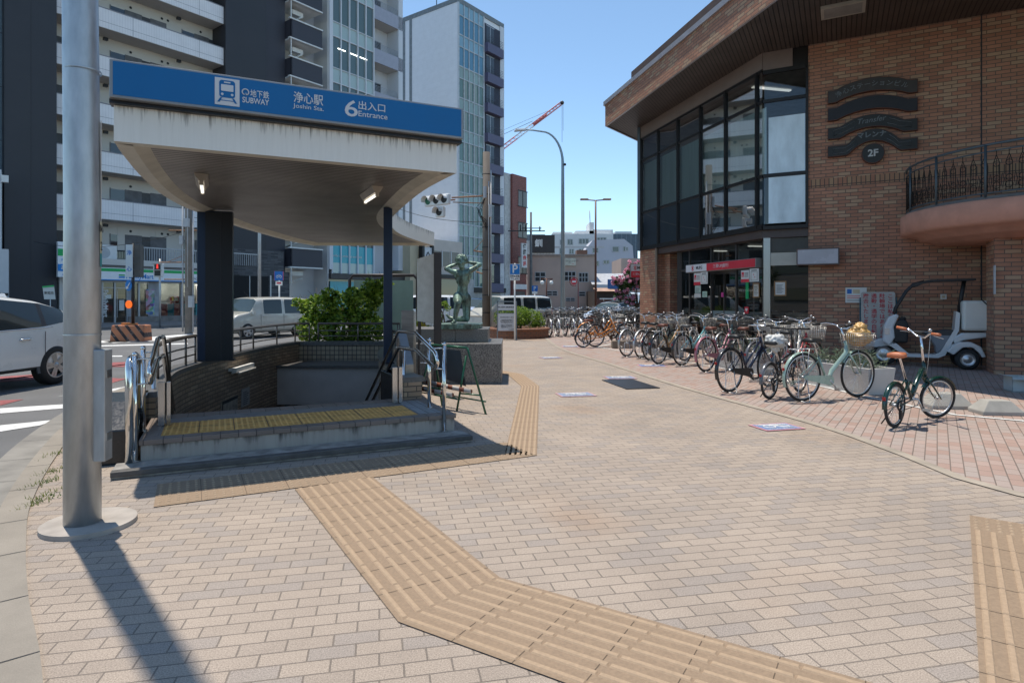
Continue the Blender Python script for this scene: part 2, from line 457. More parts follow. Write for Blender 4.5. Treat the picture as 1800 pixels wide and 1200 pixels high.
# painted line of the bicycle space
M_line = mat('white_road_paint', (.70,.70,.68), .7, 0, .25, 14)
def line(pts, w, z, name, m=M_line):
    mb = MB(); pl = v2(pts); a = offs(pl, w/2); b = offs(pl, -w/2)
    for i in range(len(pl)-1): mb.quad((*b[i],z),(*b[i+1],z),(*a[i+1],z),(*a[i],z))
    return struct(mb, name, m)
line([(7.6,6.0)]+[tuple(G(u,v)[:2]) for u, v in ((1800,741),(1680,730),(1540,702),(1450,681),(1259,646),(1150,627),(1050,610),(1074,605))], .07, .012, 'bicycle_space_line')
# road markings
RZ = -.094
line([G(0,668,-.1),G(226,640,-.1)], .16, RZ, 'lane_line')
def rq(pts, name, m=M_line, z=RZ):
    mb = MB(); mb.add([(*G(u,v,-.1)[:2], z) for u, v in pts], [tuple(range(len(pts)))])
    o = struct(mb, name, m)
    if o.data.polygons[0].normal.z < 0: o.data.flip_normals()
M_rroad = mat('red_road_surface', (.30,.09,.09), .85, 0, .3, 8)
rq([(0,713),(0,704),(42,702)], 'red_road_marking', M_rroad)
rq([(0,662),(0,672),(110,664),(110,655)], 'red_road_marking', M_rroad)
rq([(160,645),(160,639),(226,636),(218,645)], 'red_road_marking', M_rroad)
rq([(170,676),(190,664),(222,666),(190,675)], 'red_road_marking', M_rroad)
rq([(0,727),(0,718),(110,711),(226,683),(226,689),(110,718)], 'stop_line')
rq([(0,759),(0,748),(88,739),(92,741),(70,748)], 'crossing_bar')
rq([(100,697),(190,685),(226,679),(226,682),(190,689)], 'crossing_bar')
rq([(140,610),(140,608),(330,603),(330,605)], 'lane_line')
rq([(140,628),(140,626),(215,625),(215,627)], 'lane_line')
rq([(140,600),(330,594),(330,597),(140,604)], 'crossing_bar')
rq([(180,600),(340,586),(350,588),(200,603)], 'crossing_bar')
rq([(640,590),(700,586),(700,588),(640,593)], 'crossing_bar')
# cast-iron drain cover
mb = MB(); q = [G(1058,668.5), G(1110,666.5), G(1160,682.5), G(1101,684.5)]
gm = stripemat('drain_grating', (.07,.07,.08), (.012,.012,.012), .03, 0, .5, .5, .6)
mb.add([(p.x,p.y,.013) for p in q], [(0,1,2,3)]); mb.add([(p.x,p.y,.0) for p in q]+[(p.x,p.y,.013) for p in q], [(0,1,5,4),(1,2,6,5),(2,3,7,6),(3,0,4,7)])
dg = mb.build('drain_grating', gm); tag(dg, 'dark rectangular metal grating set in the pale paving', 'grating')
if dg.data.polygons[0].normal.z < 0: dg.data.flip_normals()
# no-parking stickers on the ground
def sticker(u0, v0, w, d, rz, label, fade=0):
    p = G(u0, v0); t = thing('ground_sticker', label, 'sticker', (p.x,p.y,.010), rz, 'no bicycle parking stickers on the paving')
    wear = 1-fade
    mp = mat('sticker_pink%d' % (fade*10), tuple(.45*fade+c*wear for c in (.62,.16,.20)), .7, 0, .3, 30)
    mbl = mat('sticker_blue%d' % (fade*10), tuple(.40*fade+c*wear for c in (.05,.17,.45)), .7, 0, .35, 30)
    mw = mat('sticker_white', (.62,.62,.62), .7, 0, .1)
    b = MB().box(-w/2,-d/2,-.004,w/2,d/2,0); b.build('border', mp, t)
    b = MB().box(-w/2+.03,-d/2+.03,0,w/2-.03,d/2-.03,.002); b.build('panel', mbl, t)
    b = MB()
    for sx in (-.09,.09): b.tube([(sx+.065*cos(a),.0+.065*sin(a),.0035) for a in [2*pi*i/16 for i in range(16)]], .008, 4, closed=True)
    b.tube([(-.09,0,.0035),(-.03,.09,.0035),(.05,.08,.0035),(.09,0,.0035)], .008, 4); b.tube([(-.03,.09,.0035),(.01,0,.0035),(.05,.08,.0035)], .008, 4)
    b.tube([(-.16,.10,.0035),(.16,-.10,.0035)], .01, 4)
    b.build('bicycle_symbol', mw, t)
    text('自転車放置禁止', .058, mw, Matrix.Translation((0,d/2-.075,.003)), t, 'lettering', ext=.0006)
    text('この付近に止めないで', .042, mw, Matrix.Translation((0,-d/2+.065,.003)), t, 'lettering', ext=.0006)
sticker(1365, 751, .50, .34, .25, 'blue and pink no bicycle parking sticker nearest the camera on the paving', .35)
sticker(1012, 694, .55, .38, .2, 'faded violet no parking sticker left of the dark grating', .55)
sticker(1090, 664, .55, .38, .1, 'worn blue ground sticker just behind the dark grating', .5)
sticker(968, 629, .5, .4, .3, 'faint blue ground sticker far along the pale paving', .5)
sticker(1146, 643, .6, .38, .0, 'pink and blue ground sticker under the row of bicycles', .3)
sticker(1003, 609, .5, .5, .0, 'very faint blue ground sticker near the orange bicycle', .55)

# ------------------------------------------------------------ tactile paving
M_tac = mat('tan_tactile_tile', (.28,.20,.132), .85, 0, .16, 70, bump=.3, bscale=160)
M_tacr = mat('tan_tactile_bar', (.385,.275,.18), .8, 0, .14, 60)
def ribbon(path, w, z=.006):
    a = [tuple(p) for p in path]; n = []
    pl = v2(path); out = []
    for i in range(len(pl)):
        d1 = (pl[i]-pl[i-1]).normalized() if i else (pl[1]-pl[0]).normalized()
        d2 = (pl[i+1]-pl[i]).normalized() if i < len(pl)-1 else d1
        n1 = Vector((-d1.y,d1.x)); n2 = Vector((-d2.y,d2.x)); m = (n1+n2).normalized(); k = 1/max(.4, m.dot(n1)); out.append(m*k)
    return pl, out
def frus(mb, a, b, w0, w1, z0, z1, mi=0):
    d = (b-a); l = d.length; d = d/l; n = Vector((-d.y,d.x))
    q0 = [a-n*w0/2, b-n*w0/2, b+n*w0/2, a+n*w0/2]; e = (w0-w1)/2
    q1 = [a+d*e-n*w1/2, b-d*e-n*w1/2, b-d*e+n*w1/2, a+d*e+n*w1/2]
    mb.add([(*p,z0) for p in q0]+[(*p,z1) for p in q1], [(0,1,5,4),(1,2,6,5),(2,3,7,6),(3,0,4,7),(4,5,6,7)], mi)
def tactile(name, path, w, nb, z=.006, zoff=0):
    """path = right-hand edge; raised bars run along it, tiles every 30 cm"""
    pl, nr = ribbon(path, w); z += zoff
    mb = MB()
    for i in range(len(pl)-1):
        a, b, c, d = pl[i], pl[i+1], pl[i+1]+nr[i+1]*w, pl[i]+nr[i]*w
        mb.add([(*a,z),(*b,z),(*c,z),(*d,z)], [(0,1,2,3)])
    for j in range(nb):
        off = w*(j+.5)/nb
        for i in range(len(pl)-1):
            a = pl[i]+nr[i]*off; b = pl[i+1]+nr[i+1]*off; l = (b-a).length; d = (b-a)/l
            k = max(1, round(l/.3)); st = l/k
            for q in range(k): frus(mb, a+d*(q*st+.004), a+d*((q+1)*st-.004), .030, .019, z, z+.005, 1)
    jm = MB()
    for i in range(len(pl)-1):
        a, b = pl[i], pl[i+1]; l = (b-a).length; d = (b-a)/l; k = max(1, round(l/.3)); n = Vector((-d.y,d.x))
        for q in range(1, k):
            p = a+d*(l*q/k); t = d*.0018
            jm.add([(*(p-t),z+.0012),(*(p+t),z+.0012),(*(p+t+n*w),z+.0012),(*(p-t+n*w),z+.0012)], [(0,1,2,3)])
    o = struct(mb, name, [M_tac, M_tacr]); j = jm.build('tile_joints', mat('tile_joint_brown', (.11,.08,.055), .9), o)
    return o
def dots(name, frame, x1, y1, tile=.3, n=5, z=.006, mats=None, zt=.005):
    mb = MB(frame); mb.add([(0,0,z),(x1,0,z),(x1,y1,z),(0,y1,z)], [(0,1,2,3)])
    sp = tile/n
    for i in range(int(round(x1/sp))):
        for j in range(int(round(y1/sp))):
            x, y = (i+.5)*sp, (j+.5)*sp
            r0, r1 = .014, .008; v = []
            for r, zz in ((r0,z),(r1,z+zt)): v += [(x+r*cos(k*pi/3),y+r*sin(k*pi/3),zz) for k in range(6)]
            mb.add(v, [(k,(k+1)%6,6+(k+1)%6,6+k) for k in range(6)]+[tuple(range(6,12))], 1)
    for i in range(1, int(round(x1/tile))): mb.box(i*tile-.002, 0, z, i*tile+.002, y1, z+.0012, 2)
    for i in range(1, int(round(y1/tile))): mb.box(0, i*tile-.002, z, x1, i*tile+.002, z+.0012, 2)
    return struct(mb, name, mats or [M_tac, mat('tan_tactile_dot', (.37,.27,.18), .85), mat('tile_joint_brown', (.11,.08,.055), .9)])
e1 = Vector((.85,-.527)).normalized()
A0, A1 = G(518,860), G(700,1094)
A0, A1 = Vector(A0[:2]), Vector(A1[:2])
tactile('tactile_paving', [A0, A1, A1+e1*3.6], .61, 8)
R0 = Vector(G(1706,930)[:2]); R1 = Vector(G(1722,1200)[:2]); dr = (R1-R0).normalized()
tactile('tactile_paving', [R0, R0+dr*4], .61, 8)
dots('tactile_paving', fr(tuple(R0-dr*.3+Vector((-dr.y,dr.x))*0), dr), .3, .6)
fB = Vector(G(270,892)[:2]); eB = Vector(G(942,801)[:2]); db = (eB-fB).normalized()
dots('tactile_paving', fr(tuple(fB), db), 3.06, .6)
tactile('tactile_paving', [eB+db*.01, Vector((.455,10.3)), Vector((.22,11.9)), Vector((-.6,13.1))], .30, 6)
def fascia_mat(name, c_a, c_b, c_s, za_, zb_, freq=9, zst=.16):
    m, n, b = newmat(name)
    tc = n.nodes.new('ShaderNodeTexCoord'); sp = n.nodes.new('ShaderNodeSeparateXYZ'); n.links.new(tc.outputs['Object'], sp.inputs[0])
    streak = _noise(n, freq, 4, 'Object', (3.2,3.2,zst), .7)
    # drips hang from the upper edge: the higher on the face the more
    mr = n.nodes.new('ShaderNodeMapRange'); mr.inputs['From Min'].default_value = za_; mr.inputs['From Max'].default_value = zb_
    mr.inputs['To Min'].default_value = -.20; mr.inputs['To Max'].default_value = .20; mr.clamp = False
    n.links.new(sp.outputs[2], mr.inputs[0])
    ad = n.nodes.new('ShaderNodeMath'); n.links.new(streak, ad.inputs[0]); n.links.new(mr.outputs[0], ad.inputs[1])
    f = _ramp(n, ad.outputs[0], .60, .86, (0,0,0), (1,1,1))
    soft = _ramp(n, streak, .35, .75, c_a, c_b)
    n.links.new(_mix(n, f, soft, c_s), b.inputs['Base Color']); b.inputs['Roughness'].default_value = .55
    return m
M_riser = fascia_mat('drip_stained_riser', (.40,.37,.33), (.29,.265,.235), (.05,.045,.04), .03, .20, 3.2, .35)
# ------------------------------------------------------------ subway entrance
M_tile = brickmat('brown_wall_tile', (.40,.275,.18), (.31,.215,.14), (.10,.075,.058), .22, .065, .008, rough=.45, c3=(.45,.32,.21))
M_sqtile = brickmat('small_square_tile', (.48,.39,.27), (.37,.29,.20), (.09,.075,.06), .1, .1, .010, offset=0, rough=.4)
M_cope = mat('dark_granite', (.13,.125,.12), .35, 0, .3, 30)
M_step = mat('stained_granite', (.34,.315,.285), .7, 0, .45, 5, bump=.3, stretch=(1.6,1.6,.5))
def wallrun(pl, z0, z1, th, name, m, par, world=True, top=None, out=1):
    """wall following a line; th thick on its outer (left of path) side"""
    mb = MB(); b = offs(pl, th*out)
    for i in range(len(pl)-1):
        p, q, r, s_ = pl[i], pl[i+1], b[i+1], b[i]
        mb.quad((*p,z0),(*q,z0),(*q,z1),(*p,z1)); mb.quad((*r,z0),(*s_,z0),(*s_,z1),(*r,z1))
        mb.quad((*p,z1),(*q,z1),(*r,z1),(*s_,z1))
    mb.quad((*pl[0],z0),(*pl[0],z1),(*b[0],z1),(*b[0],z0)); mb.quad((*pl[-1],z0),(*b[-1],z0),(*b[-1],z1),(*pl[-1],z1))
    bm = bmesh.new(); me = bpy.data.meshes.new('t'); me.from_pydata([tuple(v) for v in mb.v], [], mb.f)
    bm.from_mesh(me); bmesh.ops.remove_doubles(bm, verts=bm.verts, dist=1e-4); bmesh.ops.recalc_face_normals(bm, faces=bm.faces); bm.to_mesh(me); bm.free()
    mb2 = MB(); mb2.add([v.co for v in me.vertices], [tuple(p.vertices) for p in me.polygons]); bpy.data.meshes.remove(me)
    return mb2.build(name, m, par, world=world)
WLs = subdiv(WL[1:], 3); WLs = [WL[0]]+WLs
WRs = subdiv(WR[:-1], 3)+[WR[-1]]
sw = thing('stairwell_wall', 'brown tiled stairwell wall with dark granite coping beside the descending stairs', 'wall', (O.x, O.y, 0))
wallrun(WLs, -3.2, .44, .22, 'tiled_wall', M_tile, sw)
wallrun(WRs, -3.2, .44, .22, 'tiled_wall', M_tile, sw)
wallrun([WL[-1], WR[0]], -.2, .42, .22, 'end_wall', M_sqtile, sw)
cl = wallrun(offs(WLs, -.02), .44, .50, .27, 'coping', M_cope, sw)
wallrun(offs(WRs, -.02), .44, .50, .27, 'coping', M_cope, sw)
wallrun([WL[-1]+Vector((-.2,-.03)), WR[0]+Vector((.2,-.03))], .42, .50, .28, 'coping', M_cope, sw)
# beam and tunnel mouth
M_beam = mat('grey_render', (.56,.51,.47), .8, 0, .12, 3)
MB().box(-4.98,12.9,-.75,-2.42,14.05,.02).build('lintel', M_beam, sw, world=True)
MB().box(-5.0,12.84,.02,-2.42,13.9,.07).build('lintel_cap', M_cope, sw, world=True)
MB().box(-5.2,16.5,-3.2,-2.3,16.6,-.7).build('tunnel_end', M_tile, sw, world=True)
MB().box(-5.2,13,-.75,-2.3,16.6,-.70).build('tunnel_ceiling', M_beam, sw, world=True)
MB().box(-5.22,13.9,-3.2,-5.1,16.6,-.7).box(-2.4,13.9,-3.2,-2.3,16.6,-.7).build('tunnel_side', M_sqtile, sw, world=True)
# stairs
mb = MB(LM)
for i in range(18):
    t0 = 1.2+i*.31; z = .235-.165*(i+1)
    mb.box(-1.6 if t0 > 5 else -.35, t0, z-1.2, 2.75, t0+.33, z)
mb2 = MB(); mb2.box(-5.3,6.5,-3.2,-1.0,16.6,-3.0)
o = mb2.build('landing', M_beam, sw, world=True)
st = mb.build('stair', mat('stair_granite', (.22,.20,.18), .7, 0, .2, 10), sw, world=True)
p = thing('notice_plate', 'small white notice fixed on the tiled stairwell wall', 'notice', (0,0,0))
dd = (WLs[13]-WLs[12]).normalized()
def onwall(u, v0, v1, w, name, label, mats, draw=None):
    r = (u-900)/F; best = None
    for i in range(len(WLs)-1):
        a, b = WLs[i], WLs[i+1]; ra, rb = a.x/a.y, b.x/b.y
        if i > 2 and (ra-r)*(rb-r) <= 0 and ra != rb:
            best = (a, b); 
            break
    a, b = best; d = (b-a).normalized(); t = (a.x-r*a.y)/(r*d.y-d.x); p = a+d*t
    z0 = H+(HV-v1)*p.y/F; z1 = H+(HV-v0)*p.y/F
    q = p+Vector((d.y,-d.x))*.012
    t_ = thing(name, label, 'notice' if w < .6 else 'map', (q.x, q.y, z0), atan2(d.y,d.x))
    MB().box(-w/2,-.012,0,w/2,.008,z1-z0).build('panel', mats[0], t_)
    return t_, z1-z0
bpy.data.objects.remove(p)
t_, h = onwall(430, 682, 713, .38, 'wall_notice', 'small pale paper notice on the brown tiled stairwell wall', [mat('notice_paper', (.40,.38,.36), .6, 0, .1)])
b = MB()
for i in range(7): b.box(-.14,-.014,h*.12+i*h*.11,.10+.04*(i % 3-1),-.0125,h*.12+i*h*.11+.012)
b.build('printed_lines', M_ink, t_)
t_, h = onwall(402, 700, 735, .7, 'area_map', 'dark framed area map low on the stairwell wall', [mat('map_paper', (.38,.34,.28), .6, 0, .5, 9)])
b = MB(); b.box(-.35,-.016,h-.05,.35,-.0125,h).box(-.35,-.016,0,-.32,-.0125,h); b.build('frame', M_dark, t_)
# strip lights on the inner wall
def striplight(name, label, M, n=2, on=True, L_=1.15):
    t = thing(name, label, 'lamp', M.translation, 0)
    M2 = Matrix.Translation(-Vector(M.translation)) @ M
    MB(M2).box(-L_/2,-.10,0,L_/2,0,.05).prism([(-L_/2,-.13),(L_/2,-.13),(L_/2,-.06),(-L_/2,-.06)],-.02,.06).build('housing', M_white, t)
    tm = emat('fluorescent_tube', (1,.98,.92), 1.2) if on else mat('unlit_tube', (.62,.60,.55), .3, 0, .05)
    for k in range(n):
        y = -.05-.11*k; MB(M2).tube([(-L_/2+.04,y,-.03),(L_/2-.04,y,-.03)], .016, 8).build('tube', tm, t)
    return t
i = 17
for i in range(5, len(WLs)-1):
    if WLs[i].x/WLs[i].y*F+900 > 408: break
a = WLs[i]; d = (WLs[i+1]-WLs[i]).normalized()
Mw = fr((a.x,a.y,.22), d); striplight('strip_light', 'white twin tube light fixed under the coping of the stairwell wall', Mw @ Matrix.Translation((.2,0,0)), 2, False, .9)

# platform and step
pf = thing('entrance_platform', 'grey granite platform with yellow tactile tiles at the top of the subway stairs', 'steps', (O.x,O.y,0), atan2(S.y,S.x))
MB().box(-.02,0,.0,2.84,1.22,.195).build('riser', M_riser, pf)
M_nose = brickmat('nosing_tile', (.25,.195,.165), (.19,.155,.13), (.07,.055,.05), .15, .4, .005, offset=0, rough=.5)
MB().box(-.035,-.018,.195,2.855,.12,.24).box(-.035,.12,.195,.10,1.235,.24).box(2.52,.12,.195,2.855,1.235,.24).box(.10,1.02,.195,2.52,1.235,.243).build('nosing', M_nose, pf, bevel=.006)
MB().box(.10,.12,.195,2.52,1.02,.236).build('surface', mat('platform_tile', (.22,.20,.185), .6, 0, .2, 8), pf)
MB().box(2.50,.14,.195,2.74,1.0,.2415).build('tile_strip', brickmat('pale_grey_tile', (.34,.35,.36), (.28,.29,.30), (.08,.08,.08), .1, .1, .006, offset=0, rough=.5), pf)
mb = MB(); M_yel = mat('yellow_tactile_tile', (.66,.345,.09), .7, 0, .3, 9); M_yeld = mat('yellow_tactile_dot', (.72,.41,.13), .7, 0, .2, 9)
x0 = .12
mb.box(x0,.13,.19,x0+2.36,.73,.2405,0)
for i in range(47):
    for j in range(12):
        x, y = x0+.025+i*.05, .155+j*.05
        v = []
        for r, zz in ((.013,.2405),(.008,.2455)): v += [(x+r*cos(k*pi/3),y+r*sin(k*pi/3),zz) for k in range(6)]
        mb.add(v, [(k,(k+1)%6,6+(k+1)%6,6+k) for k in range(6)]+[tuple(range(6,12))], 1)
for i in range(1, 8): mb.box(x0+i*.3-.003,.13,.2405,x0+i*.3+.003,.73,.2415,2)
mb.box(x0,.428,.2405,x0+2.36,.433,.2415,2)
mb.build('yellow_tactile_tiles', [M_yel, M_yeld, M_ink], pf)
ls = thing('entrance_step', 'low worn granite step in front of the stair platform', 'step', (O.x,O.y,0), atan2(S.y,S.x))
MB().box(-.2,-.31,-.0,2.92,.0,.062).build('slab', M_step, ls, bevel=.008)
MB().box(-.2,-.33,.022,2.92,-.24,.066).build('nosing', mat('step_nosing', (.10,.095,.09), .6, 0, .35, 9), ls, bevel=.006)
# black sloped plinths beside the platform
M_plin = mat('polished_black_granite', (.03,.032,.035), .12, 0, .3, 40)
def plinth(label, x0, x1, y0, y1, z):
    t = thing('granite_plinth', label, 'plinth', L(x0,y0), atan2(S.y,S.x))
    w, d = x1-x0, y1-y0
    mb = MB(); mb.add([(0,0,0),(w,0,0),(w,d,0),(0,d,0),(0,0,z*.6),(w,0,z*.6),(w,d*.35,z),(0,d*.35,z),(0,d,z),(w,d,z)],
      [(0,1,5,4),(4,5,6,7),(7,6,9,8),(1,2,9,6,5),(0,4,7,8,3),(2,3,8,9)]); mb.build('block', M_plin, t, bevel=.01)
plinth('black polished granite plinth at the left end of the platform', -.52, -.06, .22, 1.3, .50)
plinth('black polished granite plinth right of the platform behind the handrail', 2.56, 2.84, 1.24, 2.1, .50)

# canopy
zc = 2.795; zt = 3.13
CL = subdiv(v2([L(-.22,.03), (-3.61,5.72), (-4.02,6.66), (-4.44,7.76), (-4.75,8.85), (-4.9,9.8), (-5.05,11.05), (-5.13,12.4), (-5.14,14.2), (-5.0,15.5)]), 4)
CR = subdiv(v2([(-1.95,15.5), (-2.15,14.3), (-2.29,13), (-2.27,11.8), (-2.06,10.5), (-1.69,9.29), (-1.11,7.68), (-.66,6.72), L(2.89,.03)]), 4)
OUT = CR+CL
cn = thing('subway_canopy', 'white curved canopy with a blue subway sign over the stairwell on dark blue posts', 'canopy', (O.x,O.y,0), atan2(S.y,S.x))
M_fasc = None
M_fasc = fascia_mat('stained_white_fascia', (.86,.84,.77), (.80,.78,.71), (.09,.075,.06), 2.84, 3.13)
# outer band
def band(pl, z0, z1, name, m, closed=True, inner=None, par=cn):
    mb = MB(); n = len(pl)
    for i in range(n if closed else n-1):
        j = (i+1) % n; a, b = pl[i], pl[j]
        mb.quad((*a,z0),(*b,z0),(*b,z1),(*a,z1))
    return mb.build(name, m, par, world=True)
def inset(pl, d):
    n = len(pl); out = []
    for i in range(n):
        a, b, c = pl[i-1], pl[i], pl[(i+1) % n]
        d1 = (b-a).normalized(); d2 = (c-b).normalized(); n1 = Vector((-d1.y,d1.x)); n2 = Vector((-d2.y,d2.x)); m = n1+n2
        if m.length < 1e-4: m = n1
        m.normalize(); out.append(b+m*d/max(.45, m.dot(n1)))
    return out
ar = sum(OUT[i].x*OUT[i-1].y-OUT[i-1].x*OUT[i].y for i in range(len(OUT)))
sgn = -1 if ar > 0 else 1     # OUT runs back->front on the right, front->back on the left
def clean(pl):
    o = []
    for p in pl:
        if not o or (p-o[-1]).length > .02: o.append(p)
    if (o[0]-o[-1]).length < .02: o.pop()
    return o
OUT = clean(OUT)
ar = sum(OUT[i-1].x*OUT[i].y-OUT[i].x*OUT[i-1].y for i in range(len(OUT)))
k = 1 if ar > 0 else -1
IN1 = inset(OUT, .13*k); IN2 = inset(OUT, .24*k)
band(OUT, zc, zt, 'fascia', M_fasc)
M_trim = mat('cream_trim', (.56,.54,.47), .55, 0, .15, 4)
mb = MB(); n_ = len(OUT)
for i in range(n_):
    j = (i+1) % n_
    mb.quad((*OUT[i],zc),(*IN1[i],zc+.0),(*IN1[j],zc+.0),(*OUT[j],zc)); mb.quad((*IN1[i],zc),(*IN2[i],zc+.05),(*IN2[j],zc+.05),(*IN1[j],zc))
mb.build('soffit_trim', M_trim, cn, world=True)
mb = MB()
tr = tessellate_polygon([[Vector((p.x,p.y,0)) for p in IN2]])
mb.add([(*p,zc+.05) for p in IN2], [t for t in tr])
so = mb.build('soffit', stripemat('brown_slat_soffit', (.30,.275,.255), (.06,.055,.05), .085, 1, .4, .45, .1, 'Object', .8, nz=.35), cn, world=True)
mb = MB(); tr = tessellate_polygon([[Vector((p.x,p.y,0)) for p in OUT]]); mb.add([(*p,zt) for p in OUT], [t for t in tr])
mb.build('roof_deck', M_lgrey, cn, world=True)
# sign box on the front edge
sx0, sx1, sz0, sz1 = -.235, 2.905, 3.13, 3.45
sb = MB(); sb.box(sx0,-.10,sz0,sx1,.16,sz1); sg = sb.build('sign_box', mat('sign_frame_grey', (.28,.285,.29), .4, .5, .1), cn, bevel=.006)
MB().box(sx0+.025,-.104,sz0+.022,sx1-.025,-.10,sz1-.018).build('sign_face', mat('subway_sign_blue', (.0,.14,.37), .6, 0, .04), sg)
MB().box(sx0-.01,-.03,3.10,sx1+.01,.1,3.135).build('under_rail', M_dark, sg)
M_sw = mat('sign_white', (.66,.66,.66), .45, 0, .05); M_sb = MC['subway_sign_blue']
def sx(u):   # sign x from the picture column at its height
    r = (u-900)/F; q = O+T*(-.104); return (q.x-r*q.y)/(r*S.y-S.x)
zs = lambda f: sz0+.035+(sz1-sz0-.065)*f
a, b_ = sx(377.5), sx(421)
MB().box(a,-.109,zs(.04),b_,-.104,zs(.98)).build('train_plate', M_sw, sg)
w = b_-a; cx = (a+b_)/2; hh = zs(.98)-zs(.04); zb = zs(.04)
mb = MB()
def rr(x0, z0, x1, z1, r, k=5):
    out = []
    for cx_, cz_, a0 in ((x1-r,z0+r,-90),(x1-r,z1-r,0),(x0+r,z1-r,90),(x0+r,z0+r,180)):
        for i in range(k+1): t = radians(a0+90*i/k); out.append((cx_+r*cos(t), cz_+r*sin(t)))
    return out
mb.plate(rr(cx-w*.32, zb+hh*.28, cx+w*.32, zb+hh*.92, w*.12), -.112, -.109)
for sgx in (-1,1): mb.plate([(cx+sgx*w*.20,zb+hh*.27),(cx+sgx*w*.28,zb+hh*.27),(cx+sgx*w*.40,zb+hh*.10),(cx+sgx*w*.31,zb+hh*.10)][::sgx], -.112, -.109)
mb.box(cx-w*.30,-.112,zb+hh*.16,cx+w*.30,-.109,zb+hh*.185)
mb.build('train_symbol', M_sb, sg)
mb = MB(); mb.plate(rr(cx-w*.25, zb+hh*.52, cx+w*.25, zb+hh*.76, w*.03), -.115, -.112); mb.plate(rr(cx-w*.13, zb+hh*.82, cx+w*.13, zb+hh*.865, w*.015), -.115, -.112)
for sgx in (-1,1): mb.plate([(cx+sgx*w*.20+w*.055*cos(t), zb+hh*.40+w*.055*sin(t)) for t in [2*pi*i/14 for i in range(14)]], -.115, -.112)
mb.build('train_window', M_sw, sg)
def st(s_, u0, u1, f, size, bold=0, sp=1.0):
    x0_, x1_ = sx(u0), sx(u1)
    o = text(s_, size, M_sw, lface(0,0,0), sg, 'lettering', ext=.0015, bold=bold, spacing=sp)
    xs = [v.co.x for v in o.data.vertices]; zz = [v.co.z for v in o.data.vertices]
    w_ = max(xs)-min(xs); h_ = max(zz)-min(zz); c_ = (max(xs)+min(xs))/2; cz = (max(zz)+min(zz))/2
    for v in o.data.vertices:
        v.co.x = (x0_+x1_)/2+(v.co.x-c_)*(x1_-x0_)/w_; v.co.z = zs(f[0])+(v.co.z-(cz-h_/2))*(zs(f[1])-zs(f[0]))/h_; v.co.y += -.1065
    return o
st('地下鉄', 440, 473, (.45,.72), .1, .0012)
st('SUBWAY', 426, 473, (.22,.42), .1, .0016)
# round mark of the line: open ring with two inward hooks
mb = MB(); x_, z_ = sx(431.5), zs(.595); r_ = .027
mb.tube([(x_+r_*cos(t), -.107, z_+r_*sin(t)) for t in [radians(-50+280*i/18) for i in range(19)]], .0055, 5)
mb.tube([(x_+r_*cos(radians(-50)),-.107,z_+r_*sin(radians(-50))),(x_+.006,-.107,z_-.026),(x_+.004,-.107,z_-.008)], .005, 5).tube([(x_+r_*cos(radians(230)),-.107,z_+r_*sin(radians(230))),(x_-.008,-.107,z_-.024)], .005, 5)
mb.build('line_mark', M_sw, sg)
st('浄心駅', 516, 568, (.46,.86), .15, .0016)
st('Joshin Sta.', 515, 569, (.22,.42), .08, .0004)
st('6', 606, 629, (.20,.82), .25, .002)
st('出入口', 630, 677, (.52,.84), .12, .0012)
st('Entrance', 630, 681, (.25,.46), .09, .0006)
# ceiling lamps
M_tubeon = emat('fluorescent_tube', (1,.97,.88), .6)
for u, v, w, ang in ((355,318,.72,0.05), (652,338,.72,-.55)):
    q = G(u, v, zc) if False else Vector((0,0,0))
    Y = F*(H-(zc+.03))/(v-HV); X = (u-900)*Y/F
    ld = T.copy()
    Ml = fr((X, Y, zc+.05), ld)
    lm = MB(Ml); lm.prism([(-w/2,-.07),(w/2,-.07),(w/2,.07),(-w/2,.07)], -.012, 0)
    lm.add([(-w/2,-.07,-.012),(w/2,-.07,-.012),(w/2,.07,-.012),(-w/2,.07,-.012),(-w/2,-.03,-.075),(w/2,-.03,-.075),(w/2,.03,-.075),(-w/2,.03,-.075)], [(4,5,6,7),(0,1,5,4),(1,2,6,5),(2,3,7,6),(3,0,4,7)])
    lo = lm.build('ceiling_lamp', mat('lamp_housing', (.45,.40,.33), .5, 0, .2), cn, world=True)
    MB(Ml).tube([(-w/2+.03,0,-.10),(w/2-.03,0,-.10)], .017, 8).build('lamp_tube', M_tubeon, lo, world=True)
    for xx_ in (-w/2, w/2-.03): MB(Ml).box(xx_,-.02,-.125,xx_+.03,.02,-.07).build('socket', MC['lamp_housing'], lo, world=True)
# posts
M_navy = mat('dark_blue_post_paint', (.003,.018,.05), .35, .1, .1)
M_navyd = mat('dark_post_cladding', (.007,.009,.012), .5, .1, .15)
def post(x, y, w, d, rz, clad=True):
    Mp = Matrix.Translation((x,y,0)) @ Matrix.Rotation(rz,4,'Z')
    p_ = MB(Mp).box(-w/2,-d/2,.5,w/2,d/2,zc+.02).build('post', M_navy, cn, world=True, bevel=.008)
    if clad: MB(Mp).box(-w/2+.12,-d/2-.02,.5,w/2,-d/2-.002,zc).box(.086,-d/2-.024,.5,.094,-d/2-.02,zc,1).build('cladding', [M_navyd, M_ink], p_, world=True)  # dark plate paints the shaded face; bare blue strip stays as the lit side
    MB(Mp).box(-w/2-.03,-d/2-.04,.5,w/2+.03,d/2+.03,.515).build('base_flange', M_dark, p_, world=True)
r0 = (347-900)/F; r1 = (407-900)/F
post(-4.62, 9.62, .50, .16, radians(18))
post(-1.86, 9.25, .13, .20, radians(12), False)
